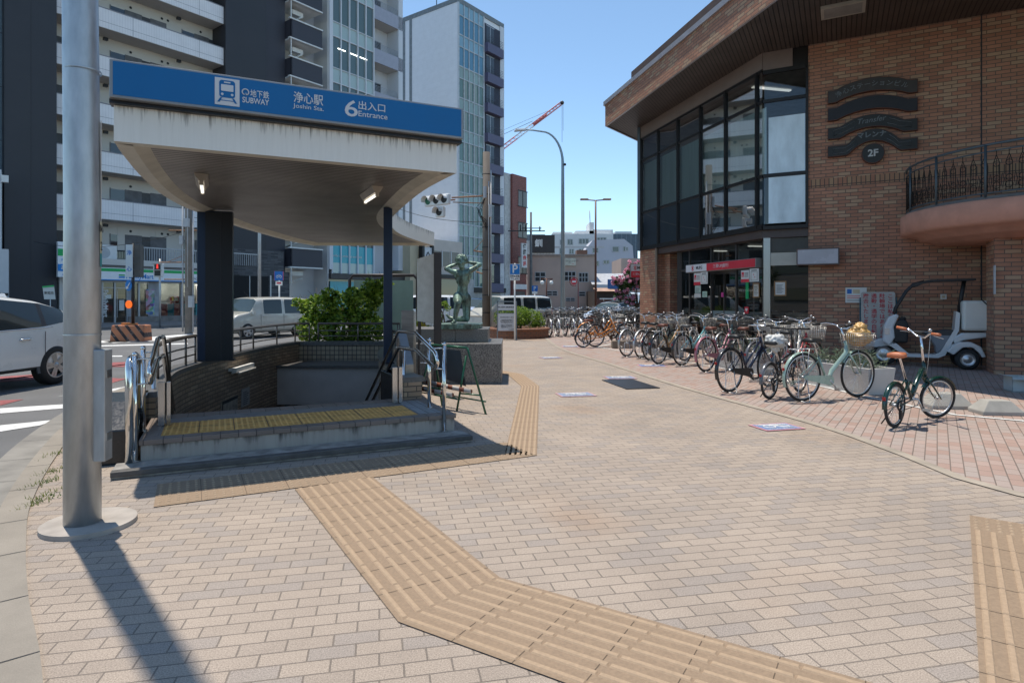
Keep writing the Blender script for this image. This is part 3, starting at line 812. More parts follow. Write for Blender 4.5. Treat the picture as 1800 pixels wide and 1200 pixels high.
# rails on the coping
M_rail = mat('bronze_rail', (.20,.175,.155), .4, .6, .15)
def rail(pl, label, z0=.5, h=.40, step=4, top=(.03,.035)):
    c = Vector((pl[0].x, pl[0].y, 0)); t = thing('railing', label, 'railing', (c.x,c.y,0))
    MB().tube([(p.x,p.y,z0+h) for p in pl], .028, 6, sm=False).build('top_rail', M_rail, t, world=True)
    for z in (.24, .12):
        MB().tube([(p.x,p.y,z0+z) for p in pl], .012, 5).build('bar', M_rail, t, world=True)
    acc = 1e9; last = pl[0]
    for i, p in enumerate(pl):
        acc += (p-last).length; last = p
        if acc > .62 or i == len(pl)-1:
            acc = 0; MB().tube([(p.x,p.y,z0),(p.x,p.y,z0+h)], .016, 6).build('baluster', M_rail, t, world=True)
WLc = offs(WLs, .10); WRc = offs(WRs, .10)
rail([p for p in WLc if 7.2 < p.y < 9.4], 'short bronze railing on the coping left of the blue post')
rail([p for p in WLc if p.y > 9.9]+[Vector((-4.6,14.02))], 'long curved bronze railing on the left coping behind the post')
rail([Vector((-4.4+.45*i,14.02)) for i in range(5)]+[Vector((-2.55,14.02))], 'straight bronze railing across the back wall before the shrub')
# glass balustrade on the right coping
t = thing('glass_balustrade', 'low glass balustrade with metal bars on the right stairwell wall', 'balustrade', (-2,9,0))
pr = [p for p in WRc if 7.6 < p.y < 12.5]
mb = MB()
for i in range(len(pr)-1): mb.quad((*pr[i],.52),(*pr[i+1],.52),(*pr[i+1],.95),(*pr[i],.95))
mb.build('glass', glassmat('clear_glass', (.80,.88,.88)), t, world=True)
MB().tube([(p.x,p.y,.97) for p in pr], .02, 6).build('top_rail', M_rail, t, world=True)
for p in pr[::3]: MB().box(p.x-.02,p.y-.02,.5,p.x+.02,p.y+.02,.96).build('upright', M_rail, t, world=True)

# stainless hand rails
M_pol = mat('polished_stainless', (.70,.69,.67), .10, 1, .06, 3)
def arc_pts(c, r, a0, a1, k=6): return [(c[0], c[1]+r*cos(radians(a0+(a1-a0)*i/k)), c[2]+r*sin(radians(a0+(a1-a0)*i/k))) for i in range(k+1)]
def handrail(sx_, label, post_s, mir):
    t = thing('handrail', label, 'handrail', L(sx_,0), atan2(S.y,S.x))
    up = [(0,4.6,-.95),(0,1.36,1.04),(0,1.30,1.06),(0,.62,1.07),(0,.54,1.05),(0,-.08,.90)]
    hook = [(0,-.14,.86),(0,-.16,.81),(0,-.13,.765),(0,-.08,.74)]
    lo = [(0,.02,.76),(0,.53,.865),(0,.60,.875),(0,1.30,.86),(0,1.36,.84),(0,4.6,-1.15)]
    MB().tube(up+hook+lo, .021, 10).build('rail', M_pol, t)
    for y, z, zb_, x in ((.42,1.0,.24,.10),(-.02,.98,.0 if False else .064,.12)):
        pz = MB().tube([(x*mir,y,zb_),(x*mir,y,z)], .021, 10).ball((x*mir,y,z), .024); pz.cyl((x*mir,y,zb_), .035, .012); pz.build('post', M_pol, t)
        MB().tube([(x*mir,y,z-.04),(0,y,z-.04)], .009, 6).build('bracket', M_pol, t); MB().tube([(x*mir,y,z-.26),(0,y,z-.25)], .009, 6).build('bracket', M_pol, t)
    MB().tube([(.10*mir,1.45,-.2),(.10*mir,1.45,.8)], .021, 8).tube([(.10*mir,1.45,.8),(0,1.45,.85)], .009, 6).build('post', M_pol, t)
    return t
handrail(2.60, 'polished double stainless handrail at the right side of the stairs', 0, 1)
handrail(.06, 'polished double stainless handrail at the left side of the stairs', 0, -1)
t = thing('guard_rail', 'thick stainless hoop rail on the left end of the low step', 'guard rail', L(-.10,0), atan2(S.y,S.x))
hp = [(0,-.03,.065),(0,-.03,.84),(0,.0,.90),(0,.07,.93),(0,.42,.93),(0,.48,.90),(0,.5,.84),(0,.5,0.0)]
MB().tube(hp, .034, 14).build('hoop', M_pol, t)
MB().tube([(0,-.03,.42),(0,.5,.42)], .018, 8).build('cross_bar', M_pol, t)
t = thing('rail_end_post', 'pair of short square stainless posts at the right of the yellow tiles', 'post', L(2.47,.92), atan2(S.y,S.x))
MB().box(-.06,-.02,.24,.0,.03,.66).build('post', M_steel, t, bevel=.004); MB().box(.015,-.02,.24,.06,.03,.66).build('post', M_steel, t, bevel=.004)
t = thing('rail_end_post', 'pair of short square stainless posts at the left of the yellow tiles', 'post', L(.12,.62), atan2(S.y,S.x))
MB().box(-.06,-.02,.24,.0,.03,.66).build('post', M_steel, t, bevel=.004); MB().box(.015,-.02,.24,.05,.03,.66).build('post', M_steel, t, bevel=.004)
# stainless cabinets on the right wall
t = thing('stainless_cabinet', 'brushed stainless upright cabinet behind the right handrail', 'cabinet', (-1.52,9.0,0), radians(6))
MB().box(-.09,-.05,.3,.09,.05,1.29).build('body', mat('brushed_stainless', (.24,.23,.22), .32, 1, .15, 4, stretch=(1,1,8)), t, bevel=.006)
MB().box(.095,-.04,.3,.12,.04,1.27).build('side_channel', M_steel, t)
t = thing('stainless_cabinet', 'low slanted stainless ticket-like box beside the black plinth', 'cabinet', L(2.74,1.55,.3), atan2(S.y,S.x))
mb = MB(); mb.add([(0,0,0),(.12,0,0),(.12,.35,0),(0,.35,0),(0,0,.32),(.12,0,.32),(.12,.35,.70),(0,.35,.70)], [(0,1,5,4),(4,5,6,7),(1,2,6,5),(0,4,7,3),(2,3,7,6),(0,3,2,1)])
mb.build('body', mat('brushed_stainless', (.24,.23,.22), .32, 1, .15, 4), t, bevel=.006)
# white board with dark edge
a = Vector((-1.15,9.3)); b = Vector((-1.62,10.62)); d = (b-a).normalized()
t = thing('information_board', 'tall blank pale board with thick dark edge standing behind the handrail', 'board', (a.x,a.y,0), atan2(d.y,d.x))
l = (b-a).length
MB().box(0,-.09,0,.05,.02,2.16).build('post', mat('dark_brown_post', (.035,.026,.024), .45, .2, .2), t, bevel=.004)
MB().box(l-.03,-.05,0,l,.0,2.12).build('post', MC['dark_brown_post'], t)
MB().box(.05,-.02,1.08,l-.03,.02,2.14).build('panel', mat('weathered_white_panel', (.44,.46,.48), .5, 0, .18, 2.2, stretch=(1,1,4)), t)
# black tubular arch behind the shrub
t = thing('barrier_hoop', 'dark brown tubular hoop with pale panel behind the shrub', 'barrier', (-3.6,17.3,0))
hx = .95
MB().tube([(-hx,0,0),(-hx,0,2.0),(-hx+.1,0,2.12),(hx-.1,0,2.12),(hx,0,2.0),(hx,0,0)], .045, 10).build('hoop', mat('dark_brown_post', (.03,.02,.02), .4), t)
MB().box(-hx+.12,-.02,.5,hx-.12,.02,1.98).build('panel', mat('sage_panel', (.22,.30,.25), .5, 0, .1), t)
# ------------------------------------------------------------ foliage helpers
def leafmat(name, c1, c2, tr=.35):
    if name in MC: return MC[name]
    m, n, b = newmat(name)
    g = n.nodes.new('ShaderNodeNewGeometry')
    c = _ramp(n, g.outputs['Random Per Island'], .1, .9, c1, c2)
    n.links.new(c, b.inputs['Base Color']); b.inputs['Roughness'].default_value = .5; b.inputs['Specular IOR Level'].default_value = .4
    t = n.nodes.new('ShaderNodeBsdfTranslucent'); n.links.new(c, t.inputs[0])
    mx = n.nodes.new('ShaderNodeMixShader'); mx.inputs[0].default_value = tr
    n.links.new(b.outputs[0], mx.inputs[1]); n.links.new(t.outputs[0], mx.inputs[2])
    n.links.new(mx.outputs[0], n.nodes['Material Output'].inputs[0])
    MC[name] = m; return m
def leaves(mb, n, pick, size, mi=0, asp=.5, droop=.3):
    for _ in range(n):
        p = pick(); s_ = size*random.uniform(.6,1.35)
        d = Vector((random.gauss(0,1),random.gauss(0,1),random.gauss(0,.6)-droop)).normalized(); w = d.orthogonal(); w.rotate(Matrix.Rotation(random.uniform(0,6.28),3,d)); w = w*s_*asp*.5
        q = Vector(p); nrm = d.cross(w).normalized()*s_*.12
        mb.add([q-d*s_*.5, q+w+nrm, q+d*s_*.5, q-w+nrm], [(0,1,2,3)], mi)
def clumps(cs, core=.35):
    """random point inside a set of clumps (centre, radius) denser to the outside"""
    wt = [c[1]**2 for c in cs]
    def pick():
        c, r = random.choices(cs, wt)[0]
        d = Vector((random.gauss(0,1),random.gauss(0,1),random.gauss(0,1))).normalized()
        k = random.uniform(core,1)**.6
        sc = c[3:] if len(c) > 3 else (1,1,1)
        return Vector((c[0]+d.x*r*k, c[1]+d.y*r*k, c[2]+d.z*r*k*.85))
    return pick
M_bark = mat('bark', (.12,.09,.065), .9, 0, .35, 20, bump=.5)
M_leafG = leafmat('bright_green_leaves', (.045,.13,.012), (.34,.46,.06), .45)
M_leafD = leafmat('dark_green_leaves', (.02,.055,.015), (.07,.13,.03))
M_leafS = leafmat('silver_green_leaves', (.13,.18,.12), (.26,.32,.22))
M_pinkf = leafmat('pink_blossom', (.72,.30,.44), (.90,.55,.66), .3)
M_yelf = leafmat('yellow_leaves', (.35,.30,.02), (.55,.45,.04))
def shrub(name, label, cat, loc, cs, n, size, m, stems=5, group=None, extra=None):
    t = thing(name, label, cat, loc, 0, group)
    mb = MB(); leaves(mb, n, clumps(cs), size)
    mb.build('foliage', m, t)
    mb = MB()
    for i in range(stems):
        c, r = random.choice(cs); a = random.uniform(0,6.28); b0 = Vector((.12*cos(a),.12*sin(a),0)); e = Vector(c)
        mid = b0.lerp(e,.5)+Vector((random.uniform(-.1,.1),random.uniform(-.1,.1),.1)); mb.tube([b0,mid,e], [.025,.016,.006], 5)
    mb.build('stems', M_bark, t)
    if extra: extra(t)
    return t
# planter bed behind the stairwell
pb = thing('planter_bed', 'raised bed of earth with tiled kerb behind the stairwell', 'planter', (-4.0,15.6,0))
MB().box(-1.0,-1.4,-.02,1.6,-1.28,.40).box(-1.0,1.5,-.02,1.6,1.6,.30).box(-1.1,-1.4,-.02,-1.0,1.6,.30).box(1.6,-1.4,-.02,1.7,1.6,.30).build('kerb', M_sqtile, pb)
MB().box(-1.0,-1.28,0,1.6,1.5,.26).build('earth', mat('earth', (.07,.05,.035), .95, 0, .3, 12), pb)
cs = [((-.55,0,.55),.5),((.15,-.1,.5),.55),((.65,.1,.55),.5),((-.45,0,1.05),.42),((.05,.05,1.2),.42),((.55,0,1.25),.45),((.9,.1,1.55),.33),((1.05,.1,1.8),.24),((.75,0,1.75),.25),((-.8,.1,1.15),.24),((-.25,0,1.5),.22),((-1.0,0,1.3),.15),((.3,.1,1.55),.2),((-.6,.1,1.4),.15)]
cs = [((c[0]*1.02,c[1],c[2]*.86),r) for c, r in cs]
def spike(t):
    mb = MB()
    for i in range(26):
        c, r = random.choice(cs); e = Vector(c)+Vector((random.uniform(-.3,.3),random.uniform(-.3,.3),r+random.uniform(0,.18)))
        mb.tube([Vector(c),e], [.006,.003], 4); 
    mb.build('twigs', M_bark, t)
shrub('leafy_shrub', 'large bright green shrub growing behind the stairwell back wall', 'shrub', (-4.25,15.2,.26), cs, 6200, .105, M_leafG, 12, extra=spike)
for i, (x, y, h, lab) in enumerate(((-2.15,15.2,.9,'tall feathery weed with yellow green sprigs right of the blue post'),(-1.75,15.6,1.0,'thin feathery weed close to the tall pale board'))):
    c2 = [((random.uniform(-.18,.18),random.uniform(-.1,.1),k*h/9),.10) for k in range(1,10)]
    shrub('weed', lab, 'plant', (x,y,.45), c2, 700, .05, M_leafG, 6)
shrub('yellow_shrub', 'low yellow green plant at the foot of the right blue post', 'plant', (-2.3,14.5,.5), [((0,0,.2),.2),((.15,0,.3),.14)], 500, .05, M_yelf, 4)
# grass along the kerb
mb = MB()
for (u, v) in ((95,800),(88,830),(75,850),(82,870),(66,885),(195,700),(205,712),(190,726)):
    p = G(u, v)
    for k in range(60):
        a = random.uniform(0,6.28); q = p+Vector((random.gauss(0,.025),random.gauss(0,.10),0)); h = random.uniform(.015,.05); e = q+Vector((cos(a)*h*.8,sin(a)*h*.8,h)); w = Vector((-sin(a),cos(a),0))*.004
        mb.add([q-w,q+w,e], [(0,1,2)])
go = mb.build('weeds', leafmat('dry_grass', (.08,.14,.03), (.26,.27,.08))); tag(go, 'small tufts of dry grass growing along the kerb joint', 'grass', kind='stuff')
# round brick planter
pl = thing('brick_planter', 'round low brick planter with rounded brick rim', 'planter', (.25,23.6,0))
M_redb = brickmat('orange_brick', (.30,.13,.07), (.24,.11,.07), (.10,.08,.06), .2, .085, .008, rough=.8)
MB().lathe([(1.15,0),(1.15,.30)], 32, 0, None, False).build('wall', M_redb, pl)
MB().lathe([(1.15,.30),(1.2,.31),(1.2,.35),(1.17,.375),(.98,.375),(.96,.30)], 32).build('rim', M_redb, pl)
MB().lathe([(0,.31),(1.0,.31)], 24).build('earth', MC['earth'], pl)
cs = [((-.45,0,.32),.42),((0,-.1,.36),.45),((.45,0,.30),.40),((.1,.3,.38),.4),((-.3,.35,.3),.35),((.7,.1,.2),.25)]
shrub('clipped_shrub', 'low clipped conifer shrub in the round brick planter', 'shrub', (.25,23.6,.34), [((c[0]*1.12,c[1],c[2]*1.25),r*1.12) for c, r in cs], 6500, .06, M_leafG, 5)
# crape myrtle
cs = [((-.5,0,1.15),.42),((-.2,.1,1.5),.45),((.35,0,1.35),.48),((.7,.1,1.0),.4),((-.75,0,.75),.32),((-.1,0,1.9),.35),((.45,.1,1.8),.32),((-.35,-.1,.45),.25),((.8,0,.55),.3),((-.9,0,1.35),.25)]
t = thing('crape_myrtle', 'small tree with pink blossom beside the brick corner of the bank', 'tree', (5.55,27.3,.9))
mb = MB(); pk = clumps(cs, .1); leaves(mb, 4200, pk, .11); mb.build('crown', M_leafD, t)
fc = [(Vector(c)+Vector((random.uniform(-1,1)*r,random.uniform(-1,.2)*r,random.uniform(-.6,1)*r)), .085) for c, r in cs for _ in range(13)]
fc = [((p.x,p.y,p.z), r) for p, r in fc]
mb = MB(); leaves(mb, 6500, clumps(fc,.2), .05, asp=.9); mb.build('blossom', M_pinkf, t)
mb = MB()
for c, r in cs: mb.tube([(0,0,-.9),(0.02,0,.1),(c[0]*.5,c[1]*.5,c[2]*.6),c], [.05,.04,.025,.01], 6)
mb.build('trunk', M_bark, t)
# ------------------------------------------------------------ bank building
M_brick = brickmat('mixed_facade_brick', (.45,.215,.13), (.33,.155,.093), (.13,.095,.075), .26, .083, .009, rough=.7, c3=(.43,.275,.17), bstr=.5, offset=.4)
M_brick2 = M_brick
M_frame = mat('bronze_window_frame', (.022,.019,.018), .4, .5, .15)
bk = thing('bank_building', 'two storey brown brick bank with overhanging roof and angled glass front', 'building', (K0.x,K0.y,0))
ZS = 7.65
Wf = fr((K0.x,K0.y), dW)       # wall frame: x to the right, y inwards
WL_ = 14.0
MB(Wf).box(0,0,-.1,WL_,.4,ZS).build('brick_wall', M_brick, bk, world=True)
MB(Wf).box(0,-.004,4.16,WL_,-.0005,4.36).build('soldier_course', brickmat('soldier_brick', (.33,.145,.085), (.36,.225,.125), (.085,.058,.045), .096, .21, .011, offset=0, rough=.7, bstr=.5), bk, world=True)
MB(Wf).box(3.40,-.006,0,3.425,-.001,ZS).build('expansion_joint', M_ink, bk, world=True)
# roof: fascia, soffit, coping
E0 = Vector((3.33,22.06)); E1 = E0+Vector((.22,-.975))*20; E2 = Vector((5.1,24.4)); E3 = Vector((14,30)); E4 = Vector((26,22)); E5 = Vector((22,3))
RO = [E0,E1,E5,E4,E3,E2]
mb = MB(); tr = tessellate_polygon([[Vector((p.x,p.y,0)) for p in RO]]); mb.add([(*p,ZS) for p in RO], tr)
sof_m = stripemat('dark_slat_soffit', (.085,.067,.058), (.010,.009,.008), .10, 0, .22, .5, .2, 'Object', .7, rot=-atan2(dW.y,dW.x))
sof = mb.build('soffit', sof_m, bk, world=True)
mb = MB(); tr = tessellate_polygon([[Vector((p.x,p.y,0)) for p in RO]]); mb.add([(*p,8.50) for p in RO], tr); mb.build('roof', M_lgrey, bk, world=True)
mb = MB()
for i in range(len(RO)): a, b = RO[i], RO[(i+1) % len(RO)]; mb.quad((*a,ZS-.03),(*b,ZS-.03),(*b,8.36),(*a,8.36)); 
mb.build('roof_fascia', M_brick, bk, world=True)
k = sum(RO[i-1].x*RO[i].y-RO[i].x*RO[i-1].y for i in range(len(RO))); k = 1 if k > 0 else -1
ro2 = inset(RO, -.06*k); ro3 = inset(RO, .12*k); ri = inset(RO, .06*k)
mb = MB()
for i in range(len(RO)):
    j = (i+1) % len(RO)
    mb.quad((*ro2[i],8.36),(*ro2[j],8.36),(*ro2[j],8.50),(*ro2[i],8.50)); mb.quad((*RO[i],8.36),(*ro2[i],8.36),(*ro2[j],8.36),(*RO[j],8.36)); mb.quad((*ro2[i],8.50),(*ro2[j],8.50),(*ri[j],8.53),(*ri[i],8.53))
    mb.quad((*RO[i],ZS-.03),(*ri[i],ZS-.03),(*ri[j],ZS-.03),(*RO[j],ZS-.03))
mb.build('roof_coping', mat('grey_metal_coping', (.42,.42,.46), .4, .5, .1), bk, world=True)
mb = MB(); a_, b_ = E0+Vector((.22,-.975))*2.0+Vector((.12,.03)), E0+Vector((.22,-.975))*20+Vector((.12,.03))
mb.add([(*a_,8.4),(*b_,8.4),(*b_,8.86),(*a_,8.86),(*(a_+Vector((.4,.1))),8.8),(*(b_+Vector((.4,.1))),8.8)], [(0,1,2,3),(3,2,5,4)]); mb.build('upper_parapet', mat('brown_metal_parapet', (.11,.075,.065), .5, .2, .1), bk, world=True)
# beam above the glass
Cf = fr((K2.x,K2.y), dC)       # glass frame: x towards camera, y inwards
GL = (K1-K2).length
def nose(name, x, y, w, z0, z1, m, par=bk):
    pass
MB(Cf).box(-.1,-.02,7.20,GL,.3,ZS).build('beam', mat('beige_brown_panel', (.19,.145,.125), .6, 0, .1), bk, world=True)
MB(Wf).box(-1.03,-.02,7.20,-.35,.3,ZS).build('beam', MC['beige_brown_panel'], bk, world=True)
MB(Wf).box(-.35,.02,7.20,0,.3,ZS).build('beam', M_frame, bk, world=True)
# glass rows
zr = [3.30, 4.55, 6.42, 7.20]
xm = []
for u in (1128,1157.5,1192,1232,1276,1331):
    r = (u-900)/F; xm.append((K2.x-r*K2.y)/(r*dC.y-dC.x))
xm = [0]+xm[1:]+[GL]
M_gl = glassmat('facade_glass', (.82,.90,.88), 4.2, .015)
M_spand = mat('spandrel_backing', (.07,.10,.13), .5, 0, .1, 1)
M_blind = mat('pale_blind', (.70,.78,.74), .8, 0, .12, 1.2, stretch=(6,6,.4))
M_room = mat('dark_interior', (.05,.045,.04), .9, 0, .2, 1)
def glassbay(Mf, x0, x1, back=None):
    for r in range(3):
        z0, z1 = zr[r], zr[r+1]
        w = MB(Mf).quad((x0+.03,0.0,z0+.03),(x1-.03,0.0,z0+.03),(x1-.03,0.0,z1-.03),(x0+.03,0.0,z1-.03)).build('window', M_gl, bk, world=True)
        if r == 0: MB(Mf).box(x0+.001,.05,z0,x1-.001,.06,z1).build('panel_behind', M_spand, w, world=True)
        if r == 1: MB(Mf).box(x0+.001,.10,z0,x1-.001,.105,z1-.12).build('blind', M_blind if back is None else back, w, world=True)
for i in range(len(xm)-1): glassbay(Cf, xm[i], xm[i+1])
mb = MB(Cf)
for i, x in enumerate(xm[:-1]): mb.box(x-.035,-.05,3.24,x+.035,.04,7.22)
for z in zr: mb.box(-.12,-.03,z-.04,GL,.035,z+.04)
mb.box(-.12,-.04,3.20,GL+.0,.3,3.29)
mb.build('window_frame', M_frame, bk, world=True)
MB(Wf).box(-1.03,-.045,3.20,-.01,.3,3.29).box(-.055,-.03,3.2,-.0,.05,7.2).box(-1.03,-.035,zr[1]-.04,-.02,.03,zr[1]+.04).box(-1.03,-.035,zr[2]-.04,-.02,.03,zr[2]+.04).box(-1.03,-.03,7.1,-.02,.03,7.2).build('window_frame', M_frame, bk, world=True)
M_frost = mat('frosted_film', (.62,.74,.80), .3, 0, .22, 1.5, stretch=(2,2,.8), coat=.3)  # film lightened: the sky's reflection is put into its colour
M_gl2 = glassmat('corner_glass', (.62,.70,.72), 1.1, .02)
for z0, z1, k in ((3.3,4.55,1),(4.55,6.42,1),(6.42,7.2,0)):
    w = MB(Wf).quad((-1.0,0,z0+.04),(-.06,0,z0+.04),(-.06,0,z1-.04),(-1.0,0,z1-.04)).build('window', M_gl2, bk, world=True)
    if k: MB(Wf).box(-.90,-.012,z0+.05,-.07,-.004,z1-(.42 if z1 > 5 else .05)).build('frosted_film', M_frost, w, world=True)
# chamfer at the far end
cf = fr((K2.x,K2.y), -dW)
MB(fr(tuple(K2-dW*.16), dW)).quad((0,0,3.3),(.16,0,3.3),(.16,0,7.2),(0,0,7.2)).build('window', M_gl, bk, world=True)
q = K2-dW*.16; d2 = Vector((.55,.83)).normalized()
MB(fr(tuple(q), -d2)).box(-6,-.0,3.2,0,.1,7.65).build('rear_side', M_spand, bk, world=True)
# upper floor interior: slab, back wall and lamps
up = [K1+Vector((.3,-.1)), K0+Vector((.2,.3)), Vector((12,17)), Vector((11.5,27)), Vector((5.4,23.4)), K2+Vector((.35,.0))]
def inner(poly, z0, z1, name, m): return MB().prism([tuple(p) for p in poly], z0, z1).build(name, m, bk, world=True)
inner([K1+Vector((.02,.1)), K0+Vector((.02,.05)), Vector((9,17)), Vector((11.5,27)), Vector((5.0,23.0)), K2+Vector((.06,.0))], 3.0, 3.20, 'floor_slab', mat('brown_soffit', (.07,.05,.045), .5, 0, .15, 3))
inner([K1+Vector((.02,.1)), K0+Vector((.02,.05)), Vector((9,17)), Vector((11.5,27)), Vector((5.0,23.0)), K2+Vector((.06,.0))], 7.3, 7.4, 'upper_ceiling', mat('office_ceiling', (.35,.35,.34), .9))
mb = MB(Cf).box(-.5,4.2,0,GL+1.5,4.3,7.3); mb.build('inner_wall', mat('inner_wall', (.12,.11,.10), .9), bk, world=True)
M_lamp = emat('office_lamp', (1,.97,.9), .35)
for i, (x, y, z) in enumerate(((5.6,1.2,7.28),(7.1,1.9,7.28),(1.4,1.5,2.98),(3.2,1.5,2.98),(5.0,1.5,2.98),(6.4,1.2,2.98),(4.2,3,2.98),(2.2,3,2.98))):
    MB(Cf).box(x-.05,y-.6,z-.03,x+.05,y+.6,z).build('ceiling_lamp', M_lamp, bk, world=True)
# ground floor
inset_ = .30
MB().prism([tuple(p) for p in (Vector(K2)+dC*.0, K2+dC*1.15+Vector((0,0)), K2+dC*1.15+Vector((.97,.24))*.6, K2+Vector((.97,.24))*.6)], -.1, 3.2) if False else None
MB(Cf).box(.02,.05,-.1,1.05,.7,3.2).build('brick_pier', M_brick, bk, world=True)
MB(Cf).box(1.05,.35,-.1,1.42,.9,3.2).build('brick_pier', M_brick, bk, world=True)
MB(Cf).tube([(1.14,-.0,0),(1.14,-.0,3.2)], .045, 10).build('downpipe', mat('tan_pipe', (.28,.18,.11), .5, 0, .1), bk, world=True)
MB(Cf).box(-.35,.1,-.1,.02,5,3.2).build('brick_side', M_brick, bk, world=True)
sf = inset_
xs0 = 1.55
def cx_(u, y=sf):
    q = K2+Vector((-dC.y,dC.x))*y; r = (u-900)/F; return (q.x-r*q.y)/(r*dC.y-dC.x)
M_sfg = glassmat('shop_glass', (.50,.55,.54), 1.2, .01)
M_sfr = mat('shopfront_metal', (.13,.12,.115), .3, .8, .1)
cols = [cx_(1196), cx_(1213), cx_(1251), cx_(1295), cx_(1343)]
# frame of posts and transoms
mb = MB(Cf)
for c in cols[1:]: mb.box(c-.03,sf-.03,0,c+.03,sf+.05,3.1)
mb.box(cols[0],sf-.02,2.98,cols[-1],sf+.05,3.2).box(cols[0],sf-.02,2.34,cols[-1],sf+.04,2.42)
mb.build('shopfront_frame', M_sfr, bk, world=True)
for i in range(4):
    a, b = cols[i], cols[i+1]
    if i == 2: continue
    w = MB(Cf).quad((a+.02,sf,.08),(b-.03,sf,.08),(b-.03,sf,2.34),(a+.02,sf,2.34)).quad((a+.02,sf,2.42),(b-.03,sf,2.42),(b-.03,sf,2.98),(a+.02,sf,2.98)).build('shop_window', M_sfg, bk, world=True)
a, b = cols[2], cols[3]
w = MB(Cf).quad((a+.03,sf+.03,.02),(b-.03,sf+.03,.02),(b-.03,sf+.03,2.2),(a+.03,sf+.03,2.2)).quad((a+.03,sf,2.42),(b-.03,sf,2.42),(b-.03,sf,2.98),(a+.03,sf,2.98)).build('glass_door', M_sfg, bk, world=True)
MB(Cf).box(a+.03,sf-.02,2.18,b-.03,sf+.06,2.34).build('door_header', M_sfr, w, world=True)
MB(Cf).box((a+b)/2-.02,sf+.0,.02,(a+b)/2+.02,sf+.05,2.18).build('door_stile', M_sfr, w, world=True)
# frosted band across the glazing
MB(Cf).box(cols[1]+.05,sf+.012,.86,cols[-1]-.05,sf+.014,1.12).build('frosted_band', mat('teal_film', (.16,.21,.21), .5, 0, .1), bk, world=True)
# interior of the bank hall
MB(Cf).box(cols[0]+.1,sf+.1,.0,GL+2.2,4.2,.02).build('hall_floor', mat('hall_floor', (.22,.20,.18), .4), bk, world=True)
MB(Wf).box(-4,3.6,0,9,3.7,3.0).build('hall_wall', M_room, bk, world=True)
MB(Cf).box(2.0,2.6,0,6.0,3.1,1.05).build('counter', mat('counter', (.30,.26,.2), .5), bk, world=True)
# corner column and right bay
MB(Wf).box(-1.03,.10,0,-.87,.26,3.2).build('steel_column', mat('brushed_column', (.40,.39,.37), .3, 1, .03, 1), bk, world=True, bevel=.005)
w = MB(Wf).quad((-.87,.2,.05),(-.0,.2,.05),(-.0,.2,2.34),(-.87,.2,2.34)).quad((-.87,.2,2.62),(-.0,.2,2.62),(-.0,.2,3.2),(-.87,.2,3.2)).build('shop_window', M_sfg, bk, world=True)
MB(Wf).box(-.87,.12,2.30,.0,.30,2.62).build('lintel_panel', mat('cream_lintel', (.42,.40,.35), .4, .3, .12), bk, world=True)
MB(Wf).box(-.87,.202,2.64,0,.21,3.18).build('panel_behind', mat('blue_grey_panel', (.16,.22,.27), .4), bk, world=True)
# things fixed on the bank's windows
M_paper = mat('white_paper', (.62,.62,.58), .6, 0, .04)
def on_c(u0, u1, v0, v1, y=sf-.012, Mf=Cf, d=dC, org=K2):
    """position on the shopfront plane of a rectangle seen in the picture"""
    q = org+Vector((-d.y,d.x))*y
    def x_(u): r = (u-900)/F; return (q.x-r*q.y)/(r*d.y-d.x)
    x0, x1 = x_(u0), x_(u1); xm_ = (x0+x1)/2; Y = (q+d*xm_).y
    return x0, x1, H+(HV-v1)*Y/F, H+(HV-v0)*Y/F, (q+d*x0)
def poster(u0, u1, v0, v1, name, label, m, cat='poster', frame=None, lines=0, d=dC, org=K2, y=sf-.015, group=None, deco=None):
    x0, x1, z0, z1, q = on_c(u0, u1, v0, v1, y, None, d, org)
    t = thing(name, label, cat, (q.x,q.y,z0), atan2(d.y,d.x), group)
    w, h = x1-x0, z1-z0
    MB().box(0,-.006,0,w,.004,h).build('sheet', m, t)
    if frame: MB().box(-.03,-.012,-.03,0,.004,h+.03).box(w,-.012,-.03,w+.03,.004,h+.03).box(0,-.012,-.03,w,.004,0).box(0,-.012,h,w,.004,h+.03).build('frame', frame, t)
    if lines:
        b = MB()
        for i in range(lines): b.box(w*.12,-.008,h*(.15+.7*i/lines),w*random.uniform(.6,.88),-.006,h*(.15+.7*i/lines)+h*.035)
        b.build('printed_lines', M_ink, t)
    if deco: deco(t, w, h)
    return t
def deco_cam(t, w, h):
    MB().box(0,-.008,0,w,-.006,h*.26).box(w*.08,-.008,h*.45,w*.36,-.006,h*.85).build('red_field', M_redp, t)
    b = MB(); b.tube([(w*.2,-.009,h*.5),(w*.2,-.009,h*.62),(w*.3,-.009,h*.62),(w*.3,-.009,h*.5)], .008, 4, closed=True).build('symbol', M_paper, t)
    b = MB()
    for i in range(4): b.box(w*.45,-.008,h*(.45+.1*i),w*.9,-.006,h*(.45+.1*i)+.012)
    b.build('printed_lines', M_ink, t)
def deco_plan(t, w, h):
    b = MB(); 
    for q in ((.15,.1,.85,.12),(.15,.75,.85,.77),(.15,.1,.18,.77),(.82,.1,.85,.77),(.2,.84,.8,.90)): b.box(w*q[0],-.008,h*q[1],w*q[2],-.006,h*q[3])
    b.build('plan_lines', M_ink, t); MB().box(w*.4,-.008,h*.5,w*.46,-.006,h*.6).box(w*.55,-.008,h*.3,w*.61,-.006,h*.4).build('red_marks', M_redp, t)
poster(1220,1231.5,480,501,'window_poster','red and white camera notice on the window left of the bank door',M_paper,deco=deco_cam,y=-.03)
poster(1232,1244,478,499,'window_poster','cream floor plan poster left of the bank door',M_paper,deco=deco_plan,y=-.03)
poster(1303,1317,475,496,'window_poster','red and white camera notice right of the bank door',M_paper,deco=deco_cam,y=-.03)
poster(1318,1334,472,495,'window_poster','cream floor plan poster right of the bank door',M_paper,deco=deco_plan,y=-.03)
